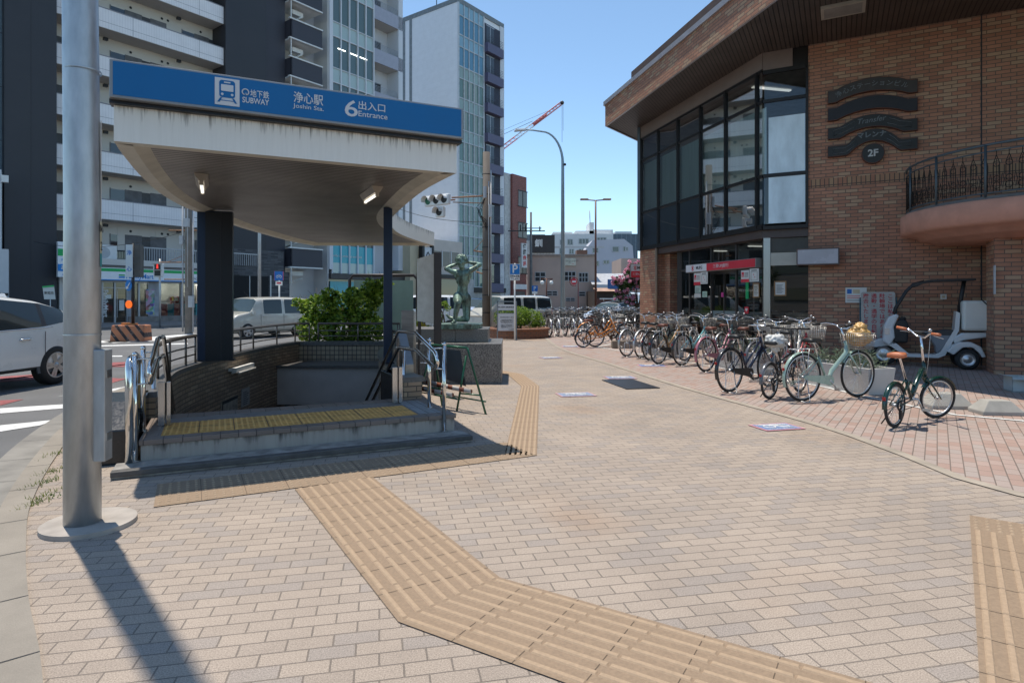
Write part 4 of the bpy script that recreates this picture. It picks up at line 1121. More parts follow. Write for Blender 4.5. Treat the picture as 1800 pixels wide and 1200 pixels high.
MB  # green vertical banner
poster(1311,1316,496,525,'window_banner','narrow green vertical banner on the bank window',mat('green_sign', (.0,.38,.12), .5),deco=lambda t,w,h: text('キャッシュコーナー', w*.62, M_paper, lface(w/2,-.008,h*.5), t, 'lettering', line=.55, ext=.0005) and None)
poster(1325,1334,499,521,'framed_notice','small brown framed notice right of the green banner',M_paper,frame=mat('wood_frame', (.30,.16,.06), .5),lines=6)
poster(1222,1232,502,515,'window_notice','pale green paper below the left camera notice',mat('mint_paper', (.45,.58,.52), .6),lines=5)
poster(1221,1232,516,523,'window_notice','white paper with red print on the left window',M_paper,lines=2)
poster(1235,1243,512,522,'window_notice','small mint sheet between the left windows',mat('mint_paper2', (.40,.60,.50), .6),lines=4)
poster(1268,1272,514,522,'window_notice','small magenta card on the glass door',mat('magenta_card', (.55,.05,.25), .5))
poster(1309,1316,539,551,'window_notice','red heart defibrillator sticker right of the door',M_redp,deco=lambda t,w,h: MB().plate([(w*.5,h*.3),(w*.85,h*.62),(w*.7,h*.8),(w*.5,h*.7),(w*.3,h*.8),(w*.15,h*.62)],-.009,-.007).build('heart', M_paper, t))
poster(1363,1380,496,518,'framed_notice','brown framed notice in the window right of the steel column',M_paper,frame=MC['wood_frame'],lines=7,d=dW,org=K0,y=.185)
# bank name board
def board(name, label, M, w, h, d, split, letters, emblem_at, fs):
    t = thing(name, label, 'sign', M.translation, atan2(M[1][0], M[0][0]))
    MB().box(0,0,0,w,d,h).build('case', mat('sign_case_grey', (.30,.29,.28), .4, .6, .1), t, bevel=.005)
    MB().box(.015,-.004,.015,split,0,h-.015).build('white_field', M_sw, t)
    MB().box(split,-.004,.015,w-.015,0,h-.015).build('red_field', M_redp, t)
    ex, ez = emblem_at
    r = fs*.55
    b = MB(); 
    for a0 in (35,215): b.tube([(ex+r*cos(radians(a0+i*11)),-.006,ez+r*sin(radians(a0+i*11))) for i in range(11)], r*.16, 5)
    b.tube([(ex+r*.42*cos(2*pi*i/14),-.006,ez+r*.42*sin(2*pi*i/14)) for i in range(14)], r*.2, 5, closed=True)
    b.build('emblem', M_redp, t)
    return t
x0, x1, z0, z1, q = on_c(1205.5, 1328, 467, 480, -.02)
Mq = fr((q.x,q.y,2.27), dC)
t = board('bank_sign', 'long red and white bank sign above the entrance', Mq, x1-x0, .24, .32, (x1-x0)*.34, None, ((x1-x0)*.12,.12), .12)
text('MUFG', .13, M_ink, lface((x1-x0)*.225,-.006,.12), t, 'lettering', bold=.002)
text('三菱UFJ銀行', .11, M_sw, lface((x1-x0)*.55,-.006,.12), t, 'lettering', sx=1.3)
q = P(1109,488,25.2)
t = thing('hanging_bank_sign', 'small red and white bank sign projecting beside the pink tree', 'sign', (q.x,q.y,q.z), 0)
MB().box(0,0,0,.75,.12,.55).build('case', MC['sign_case_grey'], t); MB().box(.01,-.004,.27,.74,0,.54).build('white_field', M_sw, t); MB().box(.01,-.004,.01,.74,0,.27).build('red_field', M_redp, t)
b = MB(); r = .075
for a0 in (35,215): b.tube([(.17+r*cos(radians(a0+i*11)),-.006,.40+r*sin(radians(a0+i*11))) for i in range(11)], .012, 5)
b.tube([(.17+.032*cos(2*pi*i/14),-.006,.40+.032*sin(2*pi*i/14)) for i in range(14)], .014, 5, closed=True); b.build('emblem', M_redp, t)
text('MUFG', .17, M_ink, lface(.48,-.006,.40), t, bold=.003); text('三菱UFJ銀行', .12, M_sw, lface(.38,-.006,.14), t)
MB().tube([(.7,.06,.1),(1.3,.06,.1)], .02, 6).tube([(.7,.06,.45),(1.3,.06,.45)], .02, 6).build('bracket', M_dark, t)
# light box on the corner
q = K0-dW*.1-Vector((-dW.y,dW.x))*.25
x_ = Wf @ Vector((-.25,-.30,2.27))
t = thing('light_box_sign', 'blank grey light box projecting from the brick corner', 'sign', x_, atan2(dW.y,dW.x))
MB().box(0,0,0,.92,.22,.40).build('case', mat('brown_case', (.12,.09,.08), .5), t, bevel=.006)
MB().box(.03,-.004,.03,.89,0,.37).build('panel', mat('blank_sign_panel', (.42,.42,.45), .25, 0, .12, 2), t)
MB().box(.4,.22,.1,.5,.30,.3).build('bracket', M_dark, t)
# four wavy bars with lettering
M_bar = mat('bronze_green_plate', (.026,.026,.024), .5, .3, .2, 5); M_barr = mat('copper_edge', (.10,.035,.02), .6, .2, .2)
M_barl = mat('worn_letter_grey', (.15,.165,.17), .5, .2, .1)
def wave(label, s0, s1, z0, h, bump, b0, b1, fn, m=M_bar, lab=None):
    o_ = Wf @ Vector((s0,-.10,z0)); t = thing('wave_sign', label, 'sign', o_, atan2(dW.y,dW.x), 'wavy name bars on the brick wall')
    w = s1-s0; n = 28
    def zz(x):
        f = (x/w-b0)/(b1-b0); return 0 if f <= 0 or f >= 1 else bump*sin(pi*f)**.75
    top = [(w*i/n, zz(w*i/n)+h) for i in range(n+1)]; bot = [(w*i/n, zz(w*i/n)*.93) for i in range(n+1)]
    MB().plate(bot+top[::-1], 0, .09).build('plate', M_barr, t)
    e = .014
    MB().plate([(x+(e if x == 0 else -e if abs(x-w) < 1e-6 else 0), z+e) for x, z in bot]+[(x+(e if x == 0 else -e if abs(x-w) < 1e-6 else 0), z-e) for x, z in top[::-1]], -.006, 0).build('face', m, t)
    fn(t, w, h, zz); return t
def along(t, s_, size, x0, x1, zz, h, w):
    for i, c in enumerate(s_):
        x = x0+(x1-x0)*i/(len(s_)-1); sl = (zz(x+.05)-zz(x-.05))/.1
        M = lface(x,-.008,zz(x)+h*.5) @ Matrix.Rotation(atan2(sl,1),4,'Z'); text(c, size, M_barl, M, t, 'letter', ext=.001)
def edging(t, w, h, zz):
    b = MB(); r = .006
    for sgn in (-1,1):
        X = (lambda f: w*f) if sgn < 0 else (lambda f: w*(1-f))
        pts = [X(.07),X(.07),X(.20),X(.32)]
        up = [(X(f),-.009,zz(X(f))+h*.72) for f in (.07,.20,.25,.31)]; dn = [(X(f),-.009,zz(X(f))+h*.28) for f in (.33,.27,.21,.07)]
        b = MB(); b.tube(up[::-1]+dn[::-1], r, 4)
        b.build('outline', M_barl, t)
sA, sB = .42, 2.24
wave('topmost wavy dark plate reading the station building name', sA, sB, 6.13, .30, .18, .1, .9, lambda t,w,h,zz: along(t, '浄心ステーションビル', .145, w*.13, w*.86, zz, h, w), mat('grey_bronze_plate', (.050,.043,.038), .5, .3, .2, 5))
wave('second wavy dark plate, blank', sA, sB, 5.715, .30, .18, .12, .88, lambda t,w,h,zz: None, mat('blank_dark_plate', (.022,.022,.026), .55, .2, .2, 5))
def f3(t,w,h,zz): edging(t,w,h,zz); text('Transfer', .17, M_barl, lface(w*.5,-.008,zz(w*.5)+h*.5) @ Matrix.Rotation(.05,4,'Z') @ Matrix(((1,.3,0,0),(0,1,0,0),(0,0,1,0),(0,0,0,1))), t, ext=.001)
wave('third wavy dark plate with a handwritten style word and outlined ends', sA, sB, 5.27, .28, .21, .16, .84, f3)
def f4(t,w,h,zz): edging(t,w,h,zz); text('マレンナ', .15, M_barl, lface(w*.5,-.008,zz(w*.5)+h*.45), t, ext=.001, bold=.004)
wave('lowest wavy dark plate arching over the round floor sign', sA, sB, 4.85, .26, .31, .24, .80, f4)
o_ = Wf @ Vector((1.36,-.12,4.84)); t = thing('round_sign', 'round dark plate reading 2F below the wavy bars', 'sign', o_, atan2(dW.y,dW.x))
Rx = Matrix.Rotation(radians(90),4,'X')
MB().lathe([(0,0),(.235,0)],32,0,Rx,False).lathe([(.235,0),(.235,-.10)],32,0,Rx).build('rim', M_barr, t)
MB().lathe([(0,.006),(.22,.006)],32,0,Rx,False).build('face', M_bar, t)
t.children[1].data.flip_normals() if False else None
text('2F', .22, mat('letter_pale', (.45,.46,.45), .5), lface(0,-.010,0), t, bold=.006)
# small things on the wall
poster(1486,1523.5,505.5,532,'wall_notice','small white paper notice with pictures on the brick wall',M_paper,lines=0,d=dW,org=K0,y=-.012,deco=lambda t,w,h:(MB().box(w*.08,-.008,h*.6,w*.3,-.006,h*.9).build('blue_picture',M_blue,t), MB().box(w*.36,-.008,h*.62,w*.68,-.006,h*.88).build('map_picture',mat('buff', (.55,.45,.3), .6),t), MB().box(w*.08,-.008,h*.42,w*.7,-.006,h*.46).box(w*.08,-.008,h*.30,w*.8,-.006,h*.34).build('red_lines',M_redp,t), MB().box(w*.08,-.008,h*.14,w*.85,-.006,h*.17).build('printed_lines',M_ink,t)))
poster(1653,1664,517,526,'wall_plate','small square pale plate with a round mark on the brick wall',M_paper,d=dW,org=K0,y=-.012,deco=lambda t,w,h: MB().box(w*.25,-.009,h*.25,w*.75,-.006,h*.75).build('mark',mat('buff', (.55,.45,.3), .6),t))
# lamp recessed in the soffit
MB(fr((7.05,13.15), dW)).box(-.42,-.3,ZS-.06,.42,.3,ZS-.001).build('soffit_lamp_frame', mat('cream_lintel', (.42,.40,.35), .4), bk, world=True)
MB(fr((7.05,13.15), dW)).box(-.36,-.24,ZS-.065,.36,.24,ZS-.06).build('soffit_lamp_glass', mat('dull_lamp_glass', (.22,.22,.21), .3), bk, world=True)
# balcony
bc = Vector((11.08,12.7)); Rb = 2.62
M_pinkr = mat('pink_render', (.56,.28,.20), .85, 0, .15, 3, bump=.25)
bl = MB(); Mb = Matrix.Translation((bc.x,bc.y,0))
bl.lathe([(0,2.62),(1.9,2.62),(1.98,2.66),(2.1,2.70),(2.25,2.74),(2.30,2.80),(2.50,2.84),(Rb,2.9),(Rb,3.28),(Rb-.04,3.31),(0,3.31)], 72, 0, Mb)
bl.build('balcony_slab', M_pinkr, bk, world=True)
MB().lathe([(Rb-.10,3.31),(Rb-.10,3.37),(Rb-.25,3.37)], 72, 0, Mb).build('balcony_kerb', mat('grey_kerb', (.16,.15,.14), .8), bk, world=True)
MB(Wf).box(3.75,-2.7,2.40,4.6,0,2.75).build('balcony_beam', M_pinkr, bk, world=True)
rl = thing('balcony_railing', 'curved wrought iron railing with scrollwork on the pink balcony', 'railing', (bc.x,bc.y,3.35))
M_wi = mat('wrought_iron', (.025,.020,.018), .5, .6, .2); M_gb = mat('grey_blue_rail', (.09,.12,.14), .45, .4, .15)
rr_ = Rb-.12; A = [radians(130+i*2.5) for i in range(61)]
def cp(a, z, r=rr_): return (r*cos(a), r*sin(a), z)
MB().tube([cp(a,.98) for a in A], .024, 8).build('handrail', M_gb, rl); MB().tube([cp(a,.85) for a in A], .014, 6).build('upper_bar', M_gb, rl); MB().tube([cp(a,.08) for a in A], .014, 6).build('lower_bar', M_gb, rl)
for i in (4,13,22,31,40,49,58): MB().tube([cp(A[i],0,rr_+.01),cp(A[i],.98,rr_+.01)], .024, 6).build('upright', M_gb, rl)
mb = MB(); st_ = radians(4.4)
for k in range(34):
    a0 = A[0]+k*st_; am = a0+st_/2
    mb.tube([cp(a0+st_*.25,.08),cp(a0+st_*.25,.62),cp(am,.76),cp(am,.85)], .008, 4); mb.tube([cp(a0+st_*.75,.08),cp(a0+st_*.75,.62),cp(am,.76)], .008, 4)
    mb.tube([cp(am,.10),cp(am,.70)], .006, 4)
    for zc_, rz_ in ((.20,.06),(.33,.05),(.60,.05)):
        mb.tube([cp(am+cos(t_)*rz_/rr_,zc_+sin(t_)*rz_) for t_ in [2*pi*i/10 for i in range(10)]], .007, 4, closed=True)
    mb.tube([cp(a0,.14),cp(a0+st_*.12,.30),cp(a0,.42),cp(a0-st_*.12,.30)], .007, 4, closed=True)
mb.build('scrollwork', M_wi, rl)
# brick pillar below the balcony
px = Vector((9.30,11.9))
pq = thing('brick_pillar', 'thick brown brick pillar at the right edge carrying the balcony', 'pillar', (px.x,px.y,0), atan2(dW.y,dW.x))
MB().box(0,0,-.05,1.5,.75,2.62).build('shaft', M_brick, pq)
MB().box(-.02,-.12,1.55,.0,-.0,2.1).build('plate', M_lgrey, pq)
# ------------------------------------------------------------ bicycles
def ring(mb, c, R, r, n=40, k=8, mi=0, arc=None):
    a0, a1 = arc or (0, 360); full = arc is None; m = n if full else n+1
    pts = [(c[0]+R*cos(radians(a0+(a1-a0)*i/n)), c[1], c[2]+R*sin(radians(a0+(a1-a0)*i/n))) for i in range(m)]
    mb.tube(pts, r, k, mi, closed=full)
def wheel(par, x, R, tyre, rim, M=None, cage=True, nsp=32):
    Mx = M or Matrix()
    w = MB(Mx); ring(w, (x,0,R), R-.018, .0175, 44, 8); wo = w.build('wheel', tyre, par)
    w = MB(Mx); ring(w, (x,0,R), R-.042, .010, 44, 6); w.tube([(x,-.03,R),(x,.03,R)], .022, 10)
    w.build('rim', rim, wo)
    w = MB(Mx)
    for i in range(nsp):
        a = 2*pi*i/nsp; s_ = (-1)**i; b = a+s_*.35
        w.tube([(x+.02*cos(b),s_*.025,R+.02*sin(b)),(x+(R-.045)*cos(a),0,R+(R-.045)*sin(a))], .0013, 3, caps=False)
    w.build('spokes', M_chrome, wo)
    return wo
def guard(par, x, R, a0, a1, m, M=None, w=.055):
    mb = MB(M); n = 22; vs = []; fs = []
    for i in range(n+1):
        a = radians(a0+(a1-a0)*i/n)
        for y, rr_ in ((-w/2,R+.006),(-w/4,R+.020),(w/4,R+.020),(w/2,R+.006)): vs.append((x+rr_*cos(a),y,R+rr_*sin(a)))
    for i in range(n):
        for j in range(3): fs.append((i*4+j,i*4+j+1,i*4+5+j,i*4+4+j))
    mb.add(vs, fs, 0, True)
    for y in (-w/2,w/2): a = radians(a1 if a1 > 100 else a0); mb.tube([(x+(R+.01)*cos(a),y,R+(R+.01)*sin(a)),(x,y*.9,R)], .003, 4)
    return mb.build('mudguard', m, par)
def wires(mb, x0, x1, y, z0, z1, nx=8, ny=7, nz=5, r=.0022, taper=.03):
    """basket: box of wires, narrower at the bottom"""
    def pt(fx, fy, fz): tx = taper*(1-fz); return (x0+tx*.5+(x1-x0-tx)*fx, (-y+tx)*(1-fy)+(y-tx)*fy, z0+(z1-z0)*fz)
    for i in range(nz+1):
        f = i/nz; R_ = .005 if i == nz else r
        mb.tube([pt(0,0,f),pt(1,0,f),pt(1,1,f),pt(0,1,f)], R_, 4, closed=True)
    for i in range(nx+1):
        f = i/nx; mb.tube([pt(f,0,1),pt(f,0,0),pt(f,1,0),pt(f,1,1)], r, 3)
    for i in range(ny+1):
        f = i/ny; mb.tube([pt(0,f,1),pt(0,f,0),pt(1,f,0),pt(1,f,1)], r, 3)
def bike(label, loc, rz, kind='city', frame='black', basket='wire', saddle='black', guards=None, R=.345, wb=1.08, steer=0, group='bicycles parked beside the bank', grip=None, bars='swept', rack=True, load=None, lamp=True, stand='centre', caseC=None, name='bicycle'):
    t = thing(name, label, 'bicycle', loc, rz, group)
    fc = dict(black=(.015,.015,.017), navy=(.015,.022,.05), mint=(.34,.46,.39), pink=(.42,.16,.20), lblue=(.20,.48,.50), silver=(.42,.42,.42), red=(.30,.02,.02), tan=(.42,.24,.10), orange=(.75,.24,.02), green=(.005,.035,.026), white=(.62,.62,.6), grey=(.12,.12,.13), brown=(.10,.045,.025))
    fm = mat('bicycle_paint_'+frame, fc[frame], .25, .1, .06, coat=.6)
    gm = mat('bicycle_paint_'+guards, fc[guards], .25, .1, .06, coat=.6) if guards and guards != 'chrome' else (M_alu if guards == 'chrome' else fm)
    sm = mat('saddle_'+saddle, dict(black=(.018,.018,.018), brown=(.16,.05,.03), tan=(.50,.16,.07), grey=(.1,.1,.1))[saddle], .45, 0, .15)
    small = R < .30
    HTt = Vector((.83,0,.80)); HTb = Vector((.885,0,.66)); fx = wb
    if small: HTt = Vector((.80*wb/1.08+.02,0,.66)); HTb = Vector((.83*wb/1.08+.02,0,.54))
    BB = Vector((.45*wb/1.08,0,.285)); ST = Vector((.30*wb/1.08,0,.62 if not small else .52))
    sad = .88 if not small else .83
    SP = ST+(ST-BB).normalized()*((sad-.05-ST.z)/(ST-BB).normalized().z)
    wheel(t, 0, R, M_rubber, M_alu)
    ax = (HTt-HTb).normalized()
    Ms = Matrix.Translation(HTb) @ Matrix.Rotation(radians(steer), 4, ax) @ Matrix.Translation(-HTb)
    wheel(t, fx, R, M_rubber, M_alu, Ms)
    f = MB()
    f.tube([HTb-ax*.02, HTt+ax*.03], .021, 10)
    if kind == 'city':
        f.tube([HTb+ax*.03, HTb+Vector((-.10,0,-.10)), BB+Vector((.16,0,.05)), BB], .021, 10)
        f.tube([HTt-ax*.02, HTt+Vector((-.10,0,-.12)), BB+Vector((.13,0,.17)), BB.lerp(ST,.38)], .015, 8)
    elif kind == 'vstay':
        f.tube([HTb+ax*.02, BB], .023, 10); f.tube([HTt-ax*.02, BB.lerp(ST,.35)], .018, 8)
    elif kind == 'diamond':
        f.tube([HTb+ax*.02, BB], .022, 10); f.tube([HTt-ax*.02, ST], .017, 8)
    elif kind == 'lowstep':
        f.tube([HTt-ax*.04, HTb+Vector((-.05,0,.0)), BB+Vector((.10,0,.12)), BB+Vector((.06,0,.02)), BB], [.026,.032,.034,.03,.026], 12)
    elif kind == 'fold':
        f.tube([HTb+ax*.05, HTb+Vector((-.09,0,.06)), BB+Vector((.10,0,.13)), BB+Vector((.02,0,.02))], [.024,.030,.030,.024], 12)
        f.tube([BB+Vector((.09,0,.14)), BB+Vector((-.02,0,.20)), Vector((.02,0,R+.0))], .012, 8)
    f.tube([BB, ST], .018, 10)
    for s_ in (-1,1):
        f.tube([BB+Vector((-.03,s_*.03,0)), (0,s_*.055,R)], .010, 6); f.tube([ST+Vector((0,s_*.018,-.02)), (0,s_*.055,R)], .008, 6)
    f.build('frame', fm, t)
    g = MB(Ms)
    g.tube([HTb-ax*.02, HTb+Vector((.03,0,-.06))], .02, 8)
    for s_ in (-1,1): g.tube([HTb+Vector((0,s_*.03,-.03)), HTb.lerp(Vector((fx,0,R)),.5)+Vector((-.008,s_*.05,0)), (fx,s_*.055,R)], [.014,.011,.008], 8)
    g.tube([HTb+Vector((0,-.035,-.03)),HTb+Vector((0,.035,-.03))], .016, 8)
    g.build('fork', fm if frame not in ('mint',) else fm, t)
    if guards != 'none':
        guard(t, 0, R, 20, 200 if not small else 185, gm); guard(t, fx, R, 20, 150, gm, Ms)
    # bars
    hz = 1.02 if not small else 1.0
    stem = HTt+ax*((hz-HTt.z)/ax.z)
    b = MB(Ms); b.tube([HTt, stem], .014, 8)
    if bars == 'swept':
        for s_ in (-1,1): b.tube([stem, stem+Vector((.05,s_*.06,.0)), stem+Vector((.06,s_*.15,.05)), stem+Vector((-.02,s_*.24,.075)), stem+Vector((-.16,s_*.275,.06)), stem+Vector((-.24,s_*.28,.05))], .011, 8)
        ge = [(stem+Vector((-.12,s_*.27,.063)), stem+Vector((-.245,s_*.28,.05))) for s_ in (-1,1)]
    elif bars == 'flat':
        b.tube([stem+Vector((-.03,-.28,.01)), stem, stem+Vector((-.03,.28,.01))], .012, 8)
        ge = [(stem+Vector((-.02,s_*.17,.006)), stem+Vector((-.034,s_*.30,.01))) for s_ in (-1,1)]
    else:
        b.tube([stem+Vector((-.05,-.29,.07)), stem+Vector((-.02,-.14,.06)), stem+Vector((0,-.06,0)), stem+Vector((0,.06,0)), stem+Vector((-.02,.14,.06)), stem+Vector((-.05,.29,.07))], .012, 8)
        ge = [(stem+Vector((-.03,s_*.18,.063)), stem+Vector((-.052,s_*.31,.07))) for s_ in (-1,1)]
    ho = b.build('handlebar', M_chrome if frame != 'black' or bars == 'swept' else M_black, t)
    gmn = M_black if not grip else MC['saddle_'+grip] if 'saddle_'+grip in MC else M_black
    for p0, p1 in ge: MB(Ms).tube([p0,p1], .017, 8).build('grip', gmn, ho)
    lv = MB(Ms)
    for s_, (p0, p1) in zip((-1,1), ge):
        d = (p1-p0).normalized(); lv.tube([p0-d*.02, p0+Vector((.045,0,-.03)), p1+Vector((.05 if bars != 'swept' else .0,0,-.045))], .005, 5); 
        lv.tube([p0+Vector((.03,0,-.02)), stem+Vector((.13,0,.06)), HTt+Vector((.06,0,0)), HTb+Vector((.02,0,0))], .003, 4, caps=False)
    lv.ball(ge[0][0]+Vector((0,.03,.035)), .022, 8)
    lv.build('brake_lever', M_alu, ho)
    # saddle
    s = MB(); sz = SP.z+.05; sx_ = SP.x
    L_ = [(-.13,.085,.0),(-.10,.10,.012),(-.03,.085,.012),(.05,.045,.006),(.12,.025,0),(.15,.018,-.008)]
    vs = []; fs = []
    for x, w, dz in L_: vs += [(sx_+x,-w,sz+dz-.045),(sx_+x,-w*.9,sz+dz-.01),(sx_+x,-w*.4,sz+dz+.006),(sx_+x,w*.4,sz+dz+.006),(sx_+x,w*.9,sz+dz-.01),(sx_+x,w,sz+dz-.045)]
    for i in range(len(L_)-1):
        for j in range(6): fs.append((i*6+j,(i+1)*6+j,(i+1)*6+(j+1)%6,i*6+(j+1)%6))
    fs += [(0,1,2,3,4,5),tuple(len(vs)-1-i for i in range(6))]
    s.add(vs, fs, 0, True); so_ = s.build('saddle', sm, t)
    MB().tube([ST, SP, (SP.x-.005,0,sz-.04)], .013, 8).tube([(sx_-.08,-.02,sz-.055),(sx_+.06,-.02,sz-.05)], .005, 5).tube([(sx_-.08,.02,sz-.055),(sx_+.06,.02,sz-.05)], .005, 5).build('seat_post', M_chrome, t)
    # drive
    c = MB(); ring(c, (BB.x,-.055,BB.z), .075, .006, 20, 5); c.tube([(BB.x,-.08,BB.z),(BB.x,.08,BB.z)], .018, 8)
    for s_ in (-1,1):
        a = radians(-50+ (180 if s_ > 0 else 0)); e = (BB.x+.16*cos(a), s_*.085, BB.z+.16*sin(a)); c.tube([(BB.x,s_*.075,BB.z), e], .009, 6); c.box(e[0]-.045,e[1]+(0 if s_ > 0 else -.09),e[2]-.012,e[0]+.045,e[1]+(.09 if s_ > 0 else 0),e[2]+.012)
    c.build('crank', M_alu, t)
    cm = mat('bicycle_paint_'+(caseC or frame), fc[caseC or frame], .3, .1, .06, coat=.5)
    if kind != 'fold' and not small:
        k = MB(); n = 10; o1 = [(BB.x+.072*cos(radians(-90+180*i/n)), BB.z+.072*sin(radians(-90+180*i/n))) for i in range(n+1)]; o2 = [(.0+.035*cos(radians(90+180*i/n)), R+.035*sin(radians(90+180*i/n))) for i in range(n+1)]
        k.plate(o1+o2, -.075, -.055); k.build('chain_case', cm if kind in ('lowstep','city') else M_black, t)
    else:
        k = MB(); k.tube([(BB.x,-.055,BB.z+.07),(0,-.055,R+.04)], .005, 4).tube([(BB.x,-.055,BB.z-.07),(.0,-.055,R-.06)], .005, 4); ring(k, (0,-.05,R), .045, .012, 16, 6); k.cbox((0,-.06,R-.10),(.03,.03,.10)); k.build('gears', M_dark, t)
    if rack:
        k = MB(); z = 2*R+.055
        for s_ in (-1,1): k.tube([(ST.x-.02,s_*.02,z-.0),(.14,s_*.055,z),(-.20,s_*.06,z),(-.23,0,z)], .006, 5); k.tube([(-.08,s_*.06,z),(0,s_*.065,R)], .005, 5); k.tube([(.06,s_*.06,z),(0,s_*.065,R)], .005, 5)
        for x in (.08,0,-.08,-.16): k.tube([(x,-.058,z),(x,.058,z)], .004, 4)
        k.build('rack', M_alu if frame not in ('black','navy') else M_black, t)
    k = MB(); z = R+ (R+.03)*sin(radians(168)); x = (R+.035)*cos(radians(160)); k.cbox((x,0,R+(R+.03)*sin(radians(160))),(.014,.034,.036)); k.build('reflector', mat('reflector_red', (.38,.015,.015), .3, 0, 0), t)
    if stand == 'centre':
        k = MB()
        for s_ in (-1,1): k.tube([(0,s_*.07,R),(.03,s_*.10,.01),(-.05,s_*.115,.006)], .007, 6)
        k.tube([(-.05,-.115,.007),(-.05,.115,.007)], .007, 6); k.build('kickstand', M_alu, t)
    elif stand == 'side':
        MB().tube([(.12,.05,R-.02),(.06,.17,.01)], .008, 6).build('kickstand', M_black, t)
    if basket:
        k = MB(Ms); bz = .72 if not small else .70; bx = HTt.x+.10
        if basket == 'black': wires(k, bx, bx+.32, .20, bz, bz+.25, 9, 9, 6, .004)
        else: wires(k, bx, bx+.30, .18, bz, bz+.23, 10, 10, 6, .0028)
        k.tube([(bx+.05,-.09,bz),(fx,-.06,R)], .005, 5).tube([(bx+.05,.09,bz),(fx,.06,R)], .005, 5)
        k.build('basket', M_black if basket == 'black' else mat('basket_wire', (.45,.44,.42), .35, .8, .1), t)
    if lamp:
        k = MB(Ms); k.ball((fx-.08,.075,R+.21), .028, 8); k.build('lamp', M_chrome, t)
    if load: load(t, Ms, Vector((HTt.x+.10,0,.72)))
    return t
def heading(dx, dy): return atan2(dy, dx)
def gp(u, v): p = G(u, v); return (p.x, p.y, .004)
M_bag = mat('crumpled_plastic_bag', (.62,.62,.60), .35, 0, .12, 20, bump=.6, bscale=18)
def blob(c, d, m, n=900, seed=1, pin=.0):
    """crumpled bag-like closed surface"""
    rnd = random.Random(seed); mb = MB(); nu, nv = 40, 24; vs = []; fs = []
    from mathutils import noise
    for j in range(nv+1):
        for i in range(nu):
            a, b = 2*pi*i/nu, pi*j/nv; p = Vector((cos(a)*sin(b), sin(a)*sin(b), -cos(b)))
            k = 1+.34*noise.noise(p*2.0+Vector((seed*7,0,0)))+.30*abs(noise.noise(p*4.5+Vector((0,seed*3,0))))+.14*noise.noise(p*11)
            vs.append((c[0]+p.x*d[0]*k, c[1]+p.y*d[1]*k, c[2]+p.z*d[2]*k))
    for j in range(nv):
        for i in range(nu): i2 = (i+1) % nu; fs.append((j*nu+i, j*nu+i2, (j+1)*nu+i2, (j+1)*nu+i))
    mb.add(vs, fs, 0, True); return mb
M_ybag = mat('orange_plastic_bag', (.62,.38,.14), .4, 0, .3, 9, bump=.5, bscale=20)
ha = heading(.93,.37)
b_mint = bike('mint green city bicycle with a wire basket holding a yellow bag', gp(1411,706), ha, 'lowstep', 'mint', 'wire', 'black', caseC='mint')
q = b_mint.matrix_basis
px_ = Vector(b_mint.location)+Vector((cos(ha),sin(ha),0))*1.10
tb = thing('plastic_bag', 'yellow crumpled plastic bag lying in the front basket of the mint bicycle', 'bag', (px_.x,px_.y,.76+.07), ha)
blob((0,0,.07),(.15,.155,.12),M_ybag,seed=3).build('bag', M_ybag, tb); blob((.02,0,.20),(.10,.09,.07),M_ybag,seed=6).build('bag_top', M_ybag, tb)
b_navy = bike('dark blue city bicycle with dark saddle next but one to the mint bicycle', gp(1283,690), heading(.80,.58), 'vstay', 'navy', None, 'black', 'black', bars='flat')
b_mini = bike('black small wheeled bicycle with a white plastic bag over its saddle', gp(1353,702), heading(.74,.66), 'diamond', 'black', None, 'black', 'grey', R=.265, wb=1.0, bars='flat', rack=False, stand='side')
hh_ = heading(.74,.66); sx_ = Vector(b_mini.location)+Vector((cos(hh_),sin(hh_),0))*.19
tb = thing('saddle_bag_cover', 'white crumpled plastic bag pulled over the saddle of the small black bicycle', 'bag', (sx_.x,sx_.y,.74), hh_)
blob((0,0,.10),(.17,.13,.09),M_bag,seed=2).build('bag', M_bag, tb); blob((-.02,0,.0),(.06,.05,.07),M_bag,seed=5).build('bag_knot', M_bag, tb)
bike('pink city bicycle with a black wire basket', gp(1241,654), heading(.78,.62), 'city', 'pink', 'black', 'brown', caseC='pink')
bike('light blue city bicycle with black mudguard left of the pink one', gp(1199,643), heading(.78,.62), 'vstay', 'lblue', 'black', 'grey', 'black')
bike('dark bicycle with tan frame and brown saddle behind the light blue one', gp(1158,640.5), heading(.72,.69), 'vstay', 'tan', None, 'brown', 'black')
bike('black bicycle with silver mudguards second from the left end of the row', gp(1128,630), heading(.70,.71), 'city', 'black', 'wire', 'black', 'chrome')
bike('silver city bicycle at the left end of the near row', gp(1102,627), heading(.72,.69), 'city', 'silver', None, 'black', 'chrome')
bike('black bicycle squeezed between the silver one and the tan framed one', gp(1143,634), heading(.70,.71), 'city', 'black', None, 'black', 'black')
bike('grey bicycle standing behind the small bicycle with the bagged saddle', gp(1328,668), heading(.74,.62), 'city', 'silver', 'wire', 'black', 'grey')
bike('brown bicycle with swept handlebar behind the dark blue bicycle', gp(1300,655), heading(.72,.66), 'city', 'brown', 'wire', 'brown', 'black')
bike('dark red bicycle half hidden behind the mint bicycle', gp(1375,672), heading(.78,.60), 'city', 'red', 'wire', 'black', 'black')
bike('silver bicycle with large wire basket close to the bank window', gp(1392,660), heading(.55,.80), 'city', 'silver', 'wire', 'black', 'chrome')
bike('black bicycle with black basket facing the steel column of the bank', gp(1268,640), heading(.70,.70), 'city', 'black', 'black', 'brown', 'chrome')
bike('light blue small bicycle deep in the row before the bank door', gp(1262,633), heading(.66,.74), 'city', 'lblue', None, 'black', 'chrome')
